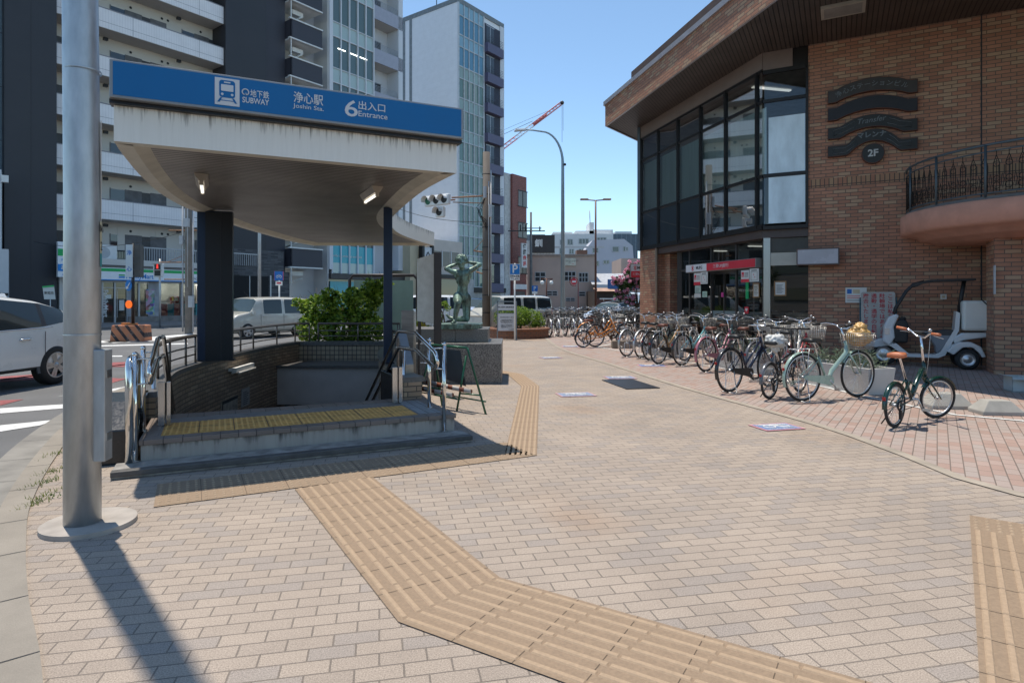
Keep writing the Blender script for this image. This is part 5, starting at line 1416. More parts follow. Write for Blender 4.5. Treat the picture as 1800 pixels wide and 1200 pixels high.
bike('white bicycle leaning deep in the row near the bank entrance', gp(1218,628), heading(.6,.78), 'city', 'white', 'wire', 'black', 'chrome')
bike('grey bicycle with wire basket by the brick pier of the bank', gp(1170,620), heading(.6,.78), 'city', 'grey', 'wire', 'black', 'chrome')
bf = bike('dark green folding bicycle with tan saddle and grips standing alone', gp(1573,752), heading(.80,.58), 'fold', 'green', None, 'tan', 'green', R=.252, wb=1.02, steer=-26, group=None, bars='riser', grip='tan', rack=False, lamp=False, stand='side')
bike('orange electric bicycle with small wheels at the far end of the row', gp(1025,611), heading(.97,.10), 'vstay', 'orange', None, 'brown', 'black', R=.255, wb=1.25, group=None, bars='riser', caseC='black')
bike('orange city bicycle behind the orange small wheeled one', gp(1032,604), heading(.95,.25), 'city', 'orange', 'wire', 'brown', 'orange', group=None)
bike('brown bicycle with front wheel turned beside the concrete block', gp(1098,608), heading(-.85,-.4), 'city', 'brown', 'black', 'black', 'grey')
# far rows: copies of two dark bicycles
FG = 'bicycles crowded at the far end of the plaza'
fa = bike('dark bicycle with silver mudguards in the crowded far bicycle park', (.0,0,0), 0, 'city', 'black', 'black', 'black', 'chrome', group=FG)
fb = bike('grey bicycle without basket in the crowded far bicycle park', (0,0,0), 0, 'city', 'grey', None, 'black', 'black', group=FG)
rnd = random.Random(4); spots = []
for i, u in enumerate((966,980,993,1006,1019)): spots.append((G(u, 592-i*.2), heading(-.25,.97)+rnd.uniform(-.1,.1)))
for i, u in enumerate((1046,1060,1074,1088,1102,1116,1130)): spots.append((G(u, 590-i*.3), heading(.2,.97)+rnd.uniform(-.2,.2)))
for i in range(10): spots.append((G(1010+i*13, 583.5+rnd.uniform(-1,1)), heading(.3,-.95)+rnd.uniform(-.3,.3)))
for i in range(7): spots.append((G(1040+i*13, 580+rnd.uniform(-.5,.5)), heading(.9,.3)+rnd.uniform(-.4,.4)))
first = {0: True, 1: True}
for i, (p, a) in enumerate(spots):
    if p.x > 4.3 and 21.5 < p.y < 23.5: continue
    src = (fa, fb)[i % 3 == 2]; k = i % 3 == 2
    if first[k]: src.location = (p.x,p.y,.004); src.rotation_euler = (0,0,a); first[k] = False
    else: copy_tree(src, (p.x,p.y,.004), a)
# bicycle at the convenience store
copy_tree(fb, (-15.2,30.5,.0), heading(.8,.6), 'dark bicycle parked by the concrete pole before the convenience store', '')
for o in bpy.data.objects:
    if o.get('group') == '': del o['group']
# ------------------------------------------------------------ cars and vans
def paint(name, c, metal=0): return mat('car_paint_'+name, c, .28, metal, .04, coat=1)
M_cgl = glassmat('car_glass', refl=.7, body=(.025,.035,.04)); M_cglt = glassmat('windscreen_glass', refl=.9, body=(.06,.085,.09))
M_trimb = mat('black_trim', (.02,.02,.022), .5, 0, .1)
def car(name, label, cat, loc, rz, stn, pm, wr, axles, half, glass=(), wind=(), arch=None, clad=None, details=None, hub='spoke', door=()):
    """stn: stations along x (rear to front): x, z bottom, z belt, z roof, half width body, half width roof.
    glass: (i,side) station intervals whose side strip is a window; wind: intervals whose top strip is glass"""
    t = thing(name, label, cat, loc, rz)
    rings = []
    for x, zb, zbelt, zr, wb_, wr_ in stn:
        hgt = zr-zbelt
        r = [(0,zb),(wb_*.80,zb),(wb_*.985,zb+.10),(wb_,zb+(zbelt-zb)*.55),(wb_*.975,zbelt),(wr_+(wb_*.975-wr_)*.12,zbelt+hgt*.86),(wr_*.88,zr-.012 if hgt > .1 else zr),(0,zr+.015)]
        rings.append([(x,-y,z) for y, z in r]+[(x,y,z) for y, z in r[-2:0:-1]])
    n = len(rings[0]); vs = [p for r in rings for p in r]; fs = []; mi = []
    for i in range(len(rings)-1):
        for j in range(n):
            j2 = (j+1) % n; f = (i*n+j, (i+1)*n+j, (i+1)*n+j2, i*n+j2)
            k = j if j < 7 else 13-j
            m = 0
            if k == 4 and i in glass: m = 1+i*2+(j < 7)
            if k in (5,6) and i in wind: m = 50+i
            if k == 4 and i in wind: m = 0
            if clad and k == 4 and glass[0] < i < glass[-1] and not m: m = 200+i*2+(j < 7)
            if clad and k in (0,1): m = 99
            fs.append(f); mi.append(m)
    fs.append(tuple(range(n))[::-1]); mi.append(0); fs.append(tuple(range((len(rings)-1)*n, len(rings)*n))); mi.append(0)
    me = bpy.data.meshes.new('cage'); me.from_pydata(vs, [], fs)
    slots = sorted(set(mi))
    for s_ in slots: me.materials.append(M_black)
    me.polygons.foreach_set('material_index', [slots.index(m) for m in mi]); me.update()
    o = bpy.data.objects.new('cage', me); COL.objects.link(o)
    cr = me.attributes.new('crease_edge', 'FLOAT', 'EDGE')
    ob = o.modifiers.new('s', 'SUBSURF'); ob.levels = 2; ob.render_levels = 2
    # crease edges round the windows
    cv = me.attributes.new('crease_vert', 'FLOAT', 'POINT')
    ef = {}
    for p in me.polygons:
        for ek in p.edge_keys: ef.setdefault(ek, []).append(p.material_index)
    for e in me.edges:
        a = ef.get(tuple(sorted(e.vertices)), [])
        if len(set(a)) > 1:
            cr.data[e.index].value = .9
            if max(a) < 99:
                for v_ in e.vertices: cv.data[v_].value = .85
    dg = bpy.context.evaluated_depsgraph_get(); me2 = bpy.data.meshes.new_from_object(o.evaluated_get(dg))
    bpy.data.objects.remove(o)
    body = None
    for si, s_ in enumerate(slots):
        mb = MB(); mp = {}
        vv = []; ff = []
        for p in me2.polygons:
            if p.material_index != si: continue
            q = []
            for v in p.vertices:
                if v not in mp: mp[v] = len(vv); vv.append(me2.vertices[v].co.copy())
                q.append(mp[v])
            ff.append(q)
        mb.add(vv, ff, 0, True)
        if s_ == 0: body = mb.build('body', pm, t)
        elif s_ == 99: mb.build('sill', M_trimb if clad is True else clad, t)
        elif s_ >= 200: mb.build('window_pillar', M_trimb, t)
        elif s_ >= 50 and s_ < 99: mb.build('windscreen', M_cglt, t)
        else: mb.build('side_window', M_cgl, t)
    bpy.data.meshes.remove(me2)
    W_ = half
    for ax in axles:
        for s_ in (-1,1):
            Mw_ = Matrix.Translation((ax, s_*(W_-.10), wr)) @ Matrix.Rotation(radians(-90*s_),4,'X')
            a = MB(Matrix.Translation((ax, s_*(W_-.028), wr+.02)) @ Matrix.Rotation(radians(90),4,'X')); Ra = wr*1.14
            # dark wheel well lying just proud of the side
            pts = [(Ra*cos(radians(k)), Ra*sin(radians(k))) for k in range(-20,201,10)]
            a.prism(pts, -.012, .012); a.build('wheel_arch', arch or M_black, t)
            w = MB(Mw_); w.lathe([(wr*.62,.105),(wr*.80,.115),(wr*.96,.10),(wr,.07),(wr,-.09),(wr*.6,-.11)], 32); wo = w.build('wheel', M_rubber, t)
            h = MB(Mw_)
            h.lathe([(wr*.60,.108),(wr*.63,.112),(wr*.66,.108)], 32, 0); h.lathe([(wr*.61,.105),(wr*.57,.05)], 32, 0)
            if hub == 'spoke':
                for k in range(5):
                    for dd_ in (-.16,.16):
                        a_ = 2*pi*k/5; c0 = Vector((wr*.10*cos(a_+dd_*3), wr*.10*sin(a_+dd_*3), .105)); c1 = Vector((wr*.60*cos(a_+dd_), wr*.60*sin(a_+dd_), .098)); nn = Vector((-sin(a_),cos(a_),0))*.028
                        h.add([c0-nn*.8,c0+nn*.8,c1+nn,c1-nn], [(0,1,2,3)]) if s_ > 0 or True else None
                h.lathe([(0,.115),(wr*.13,.11),(wr*.15,.09)], 16)
            else:
                h.lathe([(0,.10),(wr*.2,.10),(wr*.45,.075),(wr*.58,.10)], 28)
            h.build('rim', mat('alloy_rim', (.50,.50,.50), .3, .7, .06), wo)
            MB(Mw_).lathe([(0,.045),(wr*.58,.045)], 24).build('hub_shadow', M_dark, wo)
    if details: details(t)
    return t
def vanstn(L_, zb, zbelt, zr, w, wr_, hood=.35, rake=.5, pillars=(), roofsl=0):
    """one-box van: list of stations rear to front"""
    xs = [0.0,.05]+list(pillars)
    st = [(0,zb+.15,zbelt-.05,zr-.10,w*.93,wr_*.9),(.06,zb,zbelt,zr-.02,w,wr_)]
    for x in pillars: st.append((x,zb,zbelt,zr,w,wr_))
    xr = L_-hood-rake
    st += [(xr,zb,zbelt,zr-.01,w,wr_),(xr+.08,zb,zbelt,zr-.06,w,wr_*.97),(L_-hood,zb,zbelt,zbelt+.06,w*.98,wr_*.98),(L_-.10,zb,zbelt-.14,zbelt-.08,w*.95,w*.86),(L_,zb+.08,zbelt-.30,zbelt-.26,w*.86,w*.80)]
    return st
# box-shaped pale car driving towards the camera on the left
def tx(x, y, z): return (x, y, z)
def cube_details(t):
    M_tl = M_red
    MB().box(3.68,-.62,.62,3.80,-.40,.80).build('headlight', mat('clear_lamp', (.55,.57,.57), .1, .3, .1, coat=1), t); MB().box(3.68,.40,.62,3.80,.62,.80).build('headlight', MC['clear_lamp'], t)
    MB().box(3.78,-.33,.66,3.815,.33,.74).build('grille', M_black, t)
    for s_ in (-1,1):
        m = MB(); m.cbox((2.95,s_*.90,1.02),(.10,.16,.13)).tube([(2.95,s_*.78,.96),(2.95,s_*.9,.98)], .02, 6); m.build('mirror', MC['car_paint_beige'], t, bevel=.03)
        MB().cbox((1.35,s_*.835,.86),(.18,.02,.03)).build('door_handle', MC['car_paint_beige'], t)
        MB().cbox((2.35,s_*.835,.86),(.18,.02,.03)).build('door_handle', MC['car_paint_beige'], t)
        MB().box(1.42,s_*.832,.36,1.43,s_*.838,.95).box(2.55,s_*.832,.36,2.56,s_*.838,.95).build('door_gap', M_ink, t)
        MB().box(-.02,s_*.60,.60,.05,s_*.78,.95).build('tail_light', M_red, t)
    MB().tube([(2.6,.2,1.62),(2.85,.2,1.85)], .006, 5).build('aerial', M_black, t)
fpt, rpt = Vector(G(434,596,-.1)[:2]), Vector(G(525,590,-.1)[:2]); hd = (fpt-rpt).normalized(); ln = Vector((-hd.y,hd.x))
# left side wheels are those seen
side = -1
cen = rpt - hd*.62
loc = cen - Vector((-hd.y,hd.x))*(-.80)*-1
M_bg = paint('beige', (.55,.53,.46))
Lc = 3.8
stn = [(0,.35,.90,1.45,.76,.62),(.05,.22,.95,1.60,.82,.70),(.30,.20,.96,1.64,.835,.72),(1.38,.20,.96,1.66,.84,.73),(1.48,.20,.96,1.66,.84,.73),(2.42,.20,.96,1.64,.84,.73),(2.52,.20,.96,1.63,.84,.72),(2.72,.20,.97,1.58,.84,.71),(3.00,.20,.98,1.05,.84,.76),(3.62,.20,.92,.98,.82,.74),(3.80,.26,.74,.80,.78,.70)]
# camera sees the car's left flank when it drives towards us on the far side: heading hd
bb = car('box_car', 'pale beige box shaped car driving past behind the stairwell', 'car', (0,0,-.1), atan2(hd.y,hd.x), stn, M_bg, .31, (.62,3.16), .83, glass=(1,2,4,), wind=(7,), details=cube_details)
lat = Vector((-hd.y,hd.x)); cam_side = 1 if (Vector((0,0))-rpt).dot(lat) > 0 else -1
p = rpt-hd*.62-lat*cam_side*.80; bb.location = (p.x,p.y,-.1)
# white suv at the left edge
def suv_d(t):
    for s_ in (-1,1):
        ch = mat('chrome_trim', (.7,.7,.7), .12, 1, .03)
        MB().tube([(.62,s_*.835,1.16),(.75,s_*.865,1.06),(1.2,s_*.893,1.045),(3.4,s_*.893,.99)], .010, 6).build('chrome_strip', ch, t)
        for x in (1.62,2.62): MB().tube([(x-.11,s_*.905,.86),(x-.08,s_*.935,.87),(x+.08,s_*.935,.86),(x+.11,s_*.905,.85)], .014, 8).build('door_handle', ch, t)
        MB().box(1.20,s_*.913,.42,1.208,s_*.918,.98).box(2.15,s_*.913,.40,2.158,s_*.918,.98).box(3.10,s_*.913,.40,3.108,s_*.918,.98).build('door_gap', M_ink, t)
        m = MB(); m.cbox((3.30,s_*1.0,1.05),(.12,.2,.16)); m.build('mirror', MC['car_paint_white'], t, bevel=.04)
        m = MB(); m.add([(.18,s_*.80,.95),(.30,s_*.84,.93),(.28,s_*.80,1.30),(.20,s_*.74,1.32)], [(0,1,2,3)]); m.build('tail_light', M_red, t)
    MB().add([(1.02,-.05,1.52),(1.02,.05,1.52),(1.38,.02,1.58),(1.38,-.02,1.58),(1.12,0,1.66),(1.06,0,1.655)], [(0,1,5),(1,2,4,5),(3,0,5,4),(2,3,4)]).build('roof_fin', MC['car_paint_white'], t)
M_wp = paint('white', (.76,.77,.76))
rw = G(95,675,-.1)
sd_ = Vector((-.07,-1)).normalized()
stn = [(0,.55,.90,1.02,.74,.64),(.10,.40,.98,1.10,.84,.66),(.32,.32,1.13,1.24,.88,.66),(.62,.28,1.15,1.40,.905,.68),(1.15,.26,1.07,1.55,.915,.71),(1.22,.26,1.06,1.56,.915,.71),(2.12,.26,1.02,1.66,.915,.73),(2.22,.26,1.015,1.66,.915,.73),(3.02,.26,1.0,1.62,.915,.72),(3.12,.26,1.0,1.60,.915,.715),(3.85,.26,.98,1.04,.90,.74),(4.35,.28,.85,.90,.86,.70),(4.54,.40,.62,.66,.76,.60)]
sv = car('suv', 'white estate car with chrome window trim standing on the road at the left', 'car', (0,0,-.1), atan2(sd_.y,sd_.x), stn, M_wp, .355, (.95,3.57), .91, glass=(3,5,7), wind=(9,), arch=mat('grey_cladding', (.10,.11,.12), .6), clad=mat('grey_cladding', (.10,.11,.12), .6), details=suv_d)
lat = Vector((-sd_.y,sd_.x)); cs_ = 1 if (-Vector(rw[:2])).dot(lat) > 0 else -1
p = Vector(rw[:2])-sd_*.95-lat*cs_*.86; sv.location = (p.x,p.y,-.1)
# white vans
def van(label, loc, rz, m, L_=4.7, zr=1.95, name='van', pillars=(1.3,1.42,2.45,2.55), glass=(1,3,5), w=.85, roof=None, wind=True, det=None):
    st = vanstn(L_, .30, 1.12, zr, w, w-.10, .30, .62, pillars)
    n = len(st)
    def d_(t):
        for s_ in (-1,1):
            m_ = MB(); m_.cbox((L_-.75,s_*(w+.10),1.22),(.12,.16,.24)); m_.build('mirror', m, t, bevel=.03)
            MB().box(L_-.10,s_*(w-.30),.72,L_+.0,s_*(w-.06),.92).build('headlight', mat('clear_lamp', (.55,.57,.57), .1, .3, .1, coat=1), t)
            MB().box(pillars[-1]+.02,s_*(w+.0),.38,pillars[-1]+.03,s_*(w+.006),1.1).box(pillars[0]+.02,s_*w,.38,pillars[0]+.03,s_*(w+.006),1.1).build('door_gap', M_ink, t)
            MB().box(-.01,s_*(w-.17),.75,.05,s_*(w-.04),1.15).build('tail_light', M_red, t)
            MB().cbox((pillars[-1]+.25,s_*(w+.01),.98),(.2,.03,.04)).build('door_handle', M_trimb, t)
        MB().box(L_-.03,-w+.15,.36,L_+.03,w-.15,.52).build('bumper_grille', M_trimb, t)
        if det: det(t)
    return car(name, label, name.replace('_', ' '), loc, rz, st, m, .31, (.85,L_-.85), w+.0, glass=glass, wind=(n-4,), details=d_, hub='disc')
# large white van seen beyond the information board, nose to the left
M_cream = paint('cream', (.60,.59,.53))
va = heading(-.93,-.37)
V1 = G(968,592,-.1)
van('cream white passenger van parked behind the information board', (1.35,27.6,-.1), heading(-.80,-.60), M_cream, 3.55, 1.72, w=.74, pillars=(.85,.93,1.60,1.70))
van('white van half hidden behind the tall pale board', (-2.3,29.0,-.1), heading(-.93,-.37), M_wp, 3.6, 1.75, w=.76, pillars=(.85,.93,1.60,1.70))
van('white van parked behind the pink flowering tree', (8.6,38.5,-.1), heading(-.55,-.83), M_wp, 4.6, 1.95, w=.85)
def sedan(name, label, loc, rz, m, rack=False, L_=4.2, zr=1.45, w=.84, taxi=False):
    st = [(0,.45,.80,.86,.72,.60),(.12,.28,.90,.98,.82,.64),(.45,.24,.94,1.22,w,.62),(.95,.22,.93,zr-.03,w,.62),(1.05,.22,.93,zr,w,.63),(1.9,.22,.92,zr+.01,w,.63),(2.0,.22,.92,zr+.01,w,.63),(2.55,.22,.92,zr-.05,w,.62),(2.65,.22,.92,zr-.09,w,.62),(3.25,.22,.90,.96,w,.66),(3.95,.25,.76,.82,.78,.60),(4.18,.35,.60,.64,.70,.54)]
    def d_(t):
        if rack:
            MB().box(1.0,-.62,zr+.10,2.6,.62,zr+.16).tube([(1.2,-.6,zr-.0),(1.2,-.6,zr+.12)], .02, 5).tube([(2.3,-.6,zr),(2.3,-.6,zr+.12)], .02, 5).tube([(1.2,.6,zr-.0),(1.2,.6,zr+.12)], .02, 5).tube([(2.3,.6,zr),(2.3,.6,zr+.12)], .02, 5).build('roof_rack', M_white, t)
        for s_ in (-1,1):
            MB().cbox((2.75,s_*.94,.98),(.12,.18,.12)).build('mirror', m, t, bevel=.03)
            MB().box(4.0,s_*.42,.62,4.15,s_*.66,.74).build('headlight', mat('clear_lamp', (.55,.57,.57), .1, .3, .1, coat=1), t)
            MB().box(.02,s_*.5,.78,.1,s_*.7,.92).build('tail_light', M_red, t)
        MB().box(4.12,-.35,.42,4.2,.35,.6).build('grille', M_trimb, t)
    return car(name, label, 'car', loc, rz, st, m, .31, (.75,3.35), w-.005, glass=(2,4,6), wind=(2,8), details=d_)
sedan('parked_car', 'silver white car with a roof rack parked beyond the bicycles', (6.9,33.2,-.1), heading(-.75,-.66), paint('silver_white', (.55,.57,.59), .3), True)
van('dark blue minivan with chrome front driving beyond the statue', (-2.1,33.2,-.1), heading(.02,-.99), paint('dark_blue', (.02,.06,.14), .3), 4.4, 1.62, name='minivan', w=.86, det=lambda t: MB().box(4.60,-.55,.55,4.66,.55,.62).box(4.58,-.6,.72,4.64,.6,.78).build('chrome_grille', M_chrome, t))
sedan('parked_car', 'dark red and black small car glimpsed between the board and the statue', (-3.3,32.5,-.1), heading(-.3,-.95), paint('dark_red', (.35,.015,.03)), zr=1.6)
0 and sedan('parked_car', 'white car bonnet low at the left of the shrub behind the railing', (-8.0,25.3,-.1), heading(-.45,-.9), paint('white2', (.6,.62,.64)), L_=4.2, zr=1.4)
# three wheeled delivery scooter with a roof
t = thing('delivery_scooter', 'white three wheeled scooter with black roof frame and white rear box', 'scooter', (8.20,13.62,.004), heading(1.42,-.75))
# local x: from front wheel (0) to rear axle (1.42), y to the back wall side
M_sw2 = mat('scooter_white', (.62,.63,.63), .35, 0, .06, coat=.5); M_sg = mat('scooter_grey', (.22,.23,.25), .6, 0, .1)
def sc_wheel(x, y, R, w):
    m = MB(Matrix.Translation((x,y,R)) @ Matrix.Rotation(radians(90),4,'X')); m.lathe([(R*.62,w*.5),(R*.85,w*.55),(R,w*.3),(R,-w*.3),(R*.85,-w*.55),(R*.62,-w*.5)], 28); wo = m.build('wheel', M_rubber, t)
    m = MB(Matrix.Translation((x,y,R)) @ Matrix.Rotation(radians(90),4,'X')); m.lathe([(0,w*.35),(R*.25,w*.35),(R*.35,w*.15),(R*.55,w*.2),(R*.63,w*.5)], 24); m.build('rim', M_alu, wo)
sc_wheel(0,0,.255,.09)
sc_wheel(1.46,-.27,.215,.13); sc_wheel(1.46,.27,.215,.13)
def side_plate(name, pts, w, m, bev=.02, y=0):
    return MB().plate(pts, y-w/2, y+w/2).build(name, m, t, bevel=bev)
side_plate('front_mudguard', [(-.34,.40),(-.25,.50),(-.10,.58),(.06,.60),(.16,.56),(.20,.44),(.0,.42),(-.15,.39)], .17, mat('mudguard_pale', (.45,.50,.53), .35, 0, .05, coat=.5), .03)
side_plate('front_shield', [(-.03,.52),(.10,.44),(.20,.62),(.18,.85),(.28,1.10),(.22,1.14),(.08,1.06),(.0,.88)], .42, M_sw2, .04)
side_plate('apron', [(.14,.60),(.19,.50),(.44,.50),(.46,.9),(.40,1.02),(.22,1.0),(.17,.85)], .34, M_black, .04)
side_plate('floor_frame', [(.05,.46),(.14,.42),(.40,.21),(.98,.21),(1.10,.27),(1.34,.80),(1.36,1.16),(1.29,1.20),(1.26,.82),(1.02,.34),(.92,.28),(.46,.28),(.22,.50)], .34, M_sw2, .02)
side_plate('seat_base', [(.80,.70),(1.20,.72),(1.22,.62),(1.02,.34),(.95,.30),(.93,.45)], .30, M_sg, .03)
side_plate('seat', [(.70,.73),(.78,.68),(1.22,.69),(1.26,.80),(1.10,.81),(.95,.78),(.78,.775)], .32, mat('seat_vinyl', (.03,.035,.04), .35, 0, .1), .03)
side_plate('tail', [(1.24,.66),(1.38,.75),(2.0,.78),(2.0,.68),(1.75,.66),(1.42,.60),(1.25,.52)], .44, M_sw2, .03)
side_plate('rear_mudguard', [(1.12,.36),(1.20,.50),(1.33,.57),(1.52,.57),(1.68,.48),(1.76,.28),(1.70,.26),(1.64,.36),(1.54,.46),(1.38,.46),(1.28,.36),(1.22,.30)], .74, M_sw2, .03)
bx = MB(); bx.box(1.38,-.30,.80,2.04,.30,1.42); bx.build('rear_box', mat('box_white', (.66,.65,.60), .5, 0, .06), t, bevel=.05)
MB().tube([(1.70,-.31,1.43),(1.86,-.31,1.25),(1.96,-.31,1.0),(2.0,-.31,.80)], .012, 5).build('box_strap', M_black, t)
for s_ in (-1,1):
    MB().tube([(.19,s_*.17,1.06),(.22,s_*.19,1.25),(.42,s_*.2,1.62),(.56,s_*.2,1.78),(.72,s_*.2,1.83)], .022, 8).build('screen_pillar', M_black, t)
    MB().box(.14,s_*.13-.05,.99,.25,s_*.13+.05,1.10).build('indicator', mat('orange_lens', (.7,.18,.03), .3), t)
side_plate('roof', [(.50,1.74),(.62,1.82),(.85,1.86),(1.62,1.87),(1.62,1.83),(.9,1.815),(.70,1.77),(.56,1.70)], .44, M_black, .015)
MB().tube([(1.45,0,1.85),(1.40,0,1.50),(1.36,0,1.14)], .04, 8).build('rear_stay', M_black, t)
m = MB(); m.add([(.17,-.18,1.10),(.17,.18,1.10),(.40,.19,1.60),(.40,-.19,1.60),(.55,-.19,1.77),(.55,.19,1.77)], [(0,1,2,3),(3,2,5,4)]); m.build('windscreen', glassmat('smoky_glass', (.25,.25,.24)), t)
MB().tube([(.36,-.28,1.06),(.40,-.1,1.02),(.40,.1,1.02),(.36,.28,1.06)], .015, 8).cbox((.35,0,1.0),(.12,.2,.1)).build('handlebar', M_black, t)
MB().box(.0,-.214,.68,.10,-.208,.82).build('headlight', mat('clear_lamp', (.55,.57,.57), .1, .3, .1, coat=1), t)
MB().cbox((1.2,0,.36),(.5,.2,.2)).tube([(1.0,-.12,.28),(1.6,-.14,.3)], .03, 6).build('engine', M_dark, t, bevel=.02)
# ------------------------------------------------------------ statue
def skin(nodes, edges, root=0, lv=2):
    me = bpy.data.meshes.new('s'); me.from_pydata([n[0] for n in nodes], edges, []); o = bpy.data.objects.new('s', me); COL.objects.link(o)
    sk = o.modifiers.new('skin', 'SKIN'); 
    if not me.skin_vertices: me.attributes
    bpy.context.view_layer.objects.active = o
    sv_ = me.skin_vertices[0].data if len(me.skin_vertices) else None
    for i, n in enumerate(nodes):
        r = n[1]; sv_[i].radius = (r, r) if not isinstance(r, tuple) else r; sv_[i].use_root = (i == root)
    sk.use_smooth_shade = True
    sb_ = o.modifiers.new('sub', 'SUBSURF'); sb_.levels = lv; sb_.render_levels = lv
    dg = bpy.context.evaluated_depsgraph_get(); m2 = bpy.data.meshes.new_from_object(o.evaluated_get(dg)); bpy.data.objects.remove(o)
    mb = MB(); mb.add([v.co.copy() for v in m2.vertices], [tuple(p.vertices) for p in m2.polygons], 0, True); bpy.data.meshes.remove(m2); return mb
def patina():
    m, n, b = newmat('bronze_patina')
    f = _noise(n, 5, 6, 'Object', (1.6,1.6,.6), .7)
    c = _ramp(n, f, .38, .62, (.07,.075,.055), (.24,.38,.31)); g = _ramp(n, _noise(n, 22, 4), .35, .7, (.7,.7,.7), (1.2,1.2,1.2))
    n.links.new(_mix(n, 1.0, c, g, 'MULTIPLY'), b.inputs['Base Color']); b.inputs['Roughness'].default_value = .42; b.inputs['Metallic'].default_value = .35
    _bump(n, _noise(n, 45, 4), b, .35, .006); return m
M_pat = patina()
st = thing('bronze_statue', 'green patinated bronze statue of a kneeling nude youth with both arms raised behind the head', 'statue', (-.93,11.3,.925))
MB().prism([(-.36,-.42),(.22,-.44),(.36,-.28),(.38,.34),(-.30,.40),(-.44,.1)], 0, .085).build('bronze_plate', M_pat, st, bevel=.012)
Z0 = .085
N = [((.02,.03,.52),.112),((.02,.02,.60),.098),((.03,.01,.69),.092),((.035,0,.79),.112),((.035,0,.885),.118),((.03,-.02,.965),.062),((.02,-.05,1.01),.050),
     ((.01,-.085,1.055),.058),((.01,-.085,1.12),.080),((.012,-.06,1.18),.072),
     ((-.07,.0,.925),.060),((-.16,.0,.945),.048),((-.275,.0,1.0),.040),((-.19,.03,1.045),.036),((-.11,.05,1.08),.026),((-.07,.045,1.10),.030),
     ((.13,0,.945),.060),((.225,.02,1.0),.048),((.34,.05,1.075),.040),((.25,.06,1.10),.036),((.14,.06,1.12),.026),((.09,.05,1.125),.030),
     ((-.055,0,.49),.095),((-.05,-.14,.435),.088),((-.03,-.33,.375),.060),((-.055,-.335,.26),.056),((-.085,-.33,.10),.036),((-.09,-.35,.045),.034),((-.12,-.45,.025),.024),
     ((.085,.03,.47),.094),((.095,.03,.30),.080),((.10,.0,.09),.062),((-.02,.14,.075),.055),((-.16,.24,.07),.038),((-.24,.28,.10),.034),((-.30,.29,.15),.022)]
N = [((p[0],p[1],p[2]+Z0),r) for p, r in N]
Ed = [(0,1),(1,2),(2,3),(3,4),(4,5),(5,6),(6,7),(7,8),(8,9),(4,10),(10,11),(11,12),(12,13),(13,14),(14,15),(4,16),(16,17),(17,18),(18,19),(19,20),(20,21),(0,22),(22,23),(23,24),(24,25),(25,26),(26,27),(27,28),(0,29),(29,30),(30,31),(31,32),(32,33),(33,34),(34,35)]
mb = MB()
for a_, b_ in Ed:
    (p, r), (q, s_) = N[a_], N[b_]; p = Vector(p); q = Vector(q); mb.tube([p, p.lerp(q,.33), p.lerp(q,.67), q], [r, r+(s_-r)*.3, r+(s_-r)*.7, s_], 16)
for p, r in N: mb.ball(p, r, 16)
for sx_ in (-1,1): mb.ball((.03+sx_*.075,.01,.875+.085), .088, 14, 0, (1,.85,1.1)); mb.ball((.03+sx_*.055,.015,.78+.085), .075, 14); mb.ball((.02+sx_*.05,.05,.50+.085), .085, 14)
# face and fingers join the same surface
def zl(x, y, z): return (x, y, z+Z0)
mb.ball(zl(.01,-.165,1.085), .016, 8, 0, (.8,1,1.4)); mb.ball(zl(-.02,-.155,1.105), .014, 8); mb.ball(zl(.04,-.155,1.105), .014, 8); mb.ball(zl(.01,-.150,1.055), .018, 8, 0, (1.3,.7,.5)); mb.ball(zl(.01,-.135,1.03), .024, 8)
for s_, hx, hz in ((-1,-.06,1.10),(1,.08,1.125)):
    for k in range(4): mb.tube([zl(hx,.05+.0*k,hz+.03-.02*k), zl(hx-s_*.05,.055,hz+.035-.02*k), zl(hx-s_*.09,.045,hz+.03-.022*k)], [.011,.010,.007], 6)
    mb.tube([zl(hx,.03,hz), zl(hx-s_*.02,-.01,hz-.03)], [.012,.008], 6)
# chest, buttock and calf masses
mb.ball(zl(-.03,-.075,.90), .06, 12, 0, (1.15,.55,.8)); mb.ball(zl(.09,-.075,.91), .06, 12, 0, (1.15,.55,.8))
bo = mb.build('figure', M_pat, st)
rm = bo.modifiers.new('merge', 'REMESH'); rm.mode = 'VOXEL'; rm.voxel_size = .009; rm.use_smooth_shade = True
sm_ = bo.modifiers.new('smooth', 'SMOOTH'); sm_.iterations = 5; sm_.factor = .5
hb = blob(zl(.012,-.045,1.165), (.098,.10,.082), M_pat, seed=9)
rnd = random.Random(2)
for i in range(46):
    a = rnd.uniform(0,6.28); e = rnd.uniform(.1,1.3); p = Vector((.012+.095*cos(a)*cos(e), -.045+.095*sin(a)*cos(e), 1.16+.08*sin(e)+Z0)); q = p+Vector((cos(a)*.03,sin(a)*.03,-.05)); hb.tube([Vector((.012,-.045,1.235+Z0)).lerp(p,.5)+Vector((0,0,.015)), p, q], [.016,.016,.005], 6)
hb.build('hair', M_pat, st)
M_gran = mat('speckled_granite', (.20,.185,.165), .55, 0, 0)
def granite():
    m, n, b = newmat('speckled_granite_block')
    c = _ramp(n, _noise(n, 75, 2, rough=.8), .38, .62, (.045,.042,.04), (.30,.285,.26)); n.links.new(c, b.inputs['Base Color']); b.inputs['Roughness'].default_value = .35
    return m
M_gr = granite()
pd = thing('statue_pedestal', 'two stepped speckled grey granite pedestal under the bronze statue', 'pedestal', (-1.0,11.3,0))
MB().box(-1.0,-.70,-.02,.82,.75,.69).build('lower_block', M_gr, pd, bevel=.012)
MB().box(-.9,-.36,.69,-.0,.62,.925).box(.004,-.36,.69,.575,.62,.925).build('upper_block', M_gr, pd, bevel=.010)
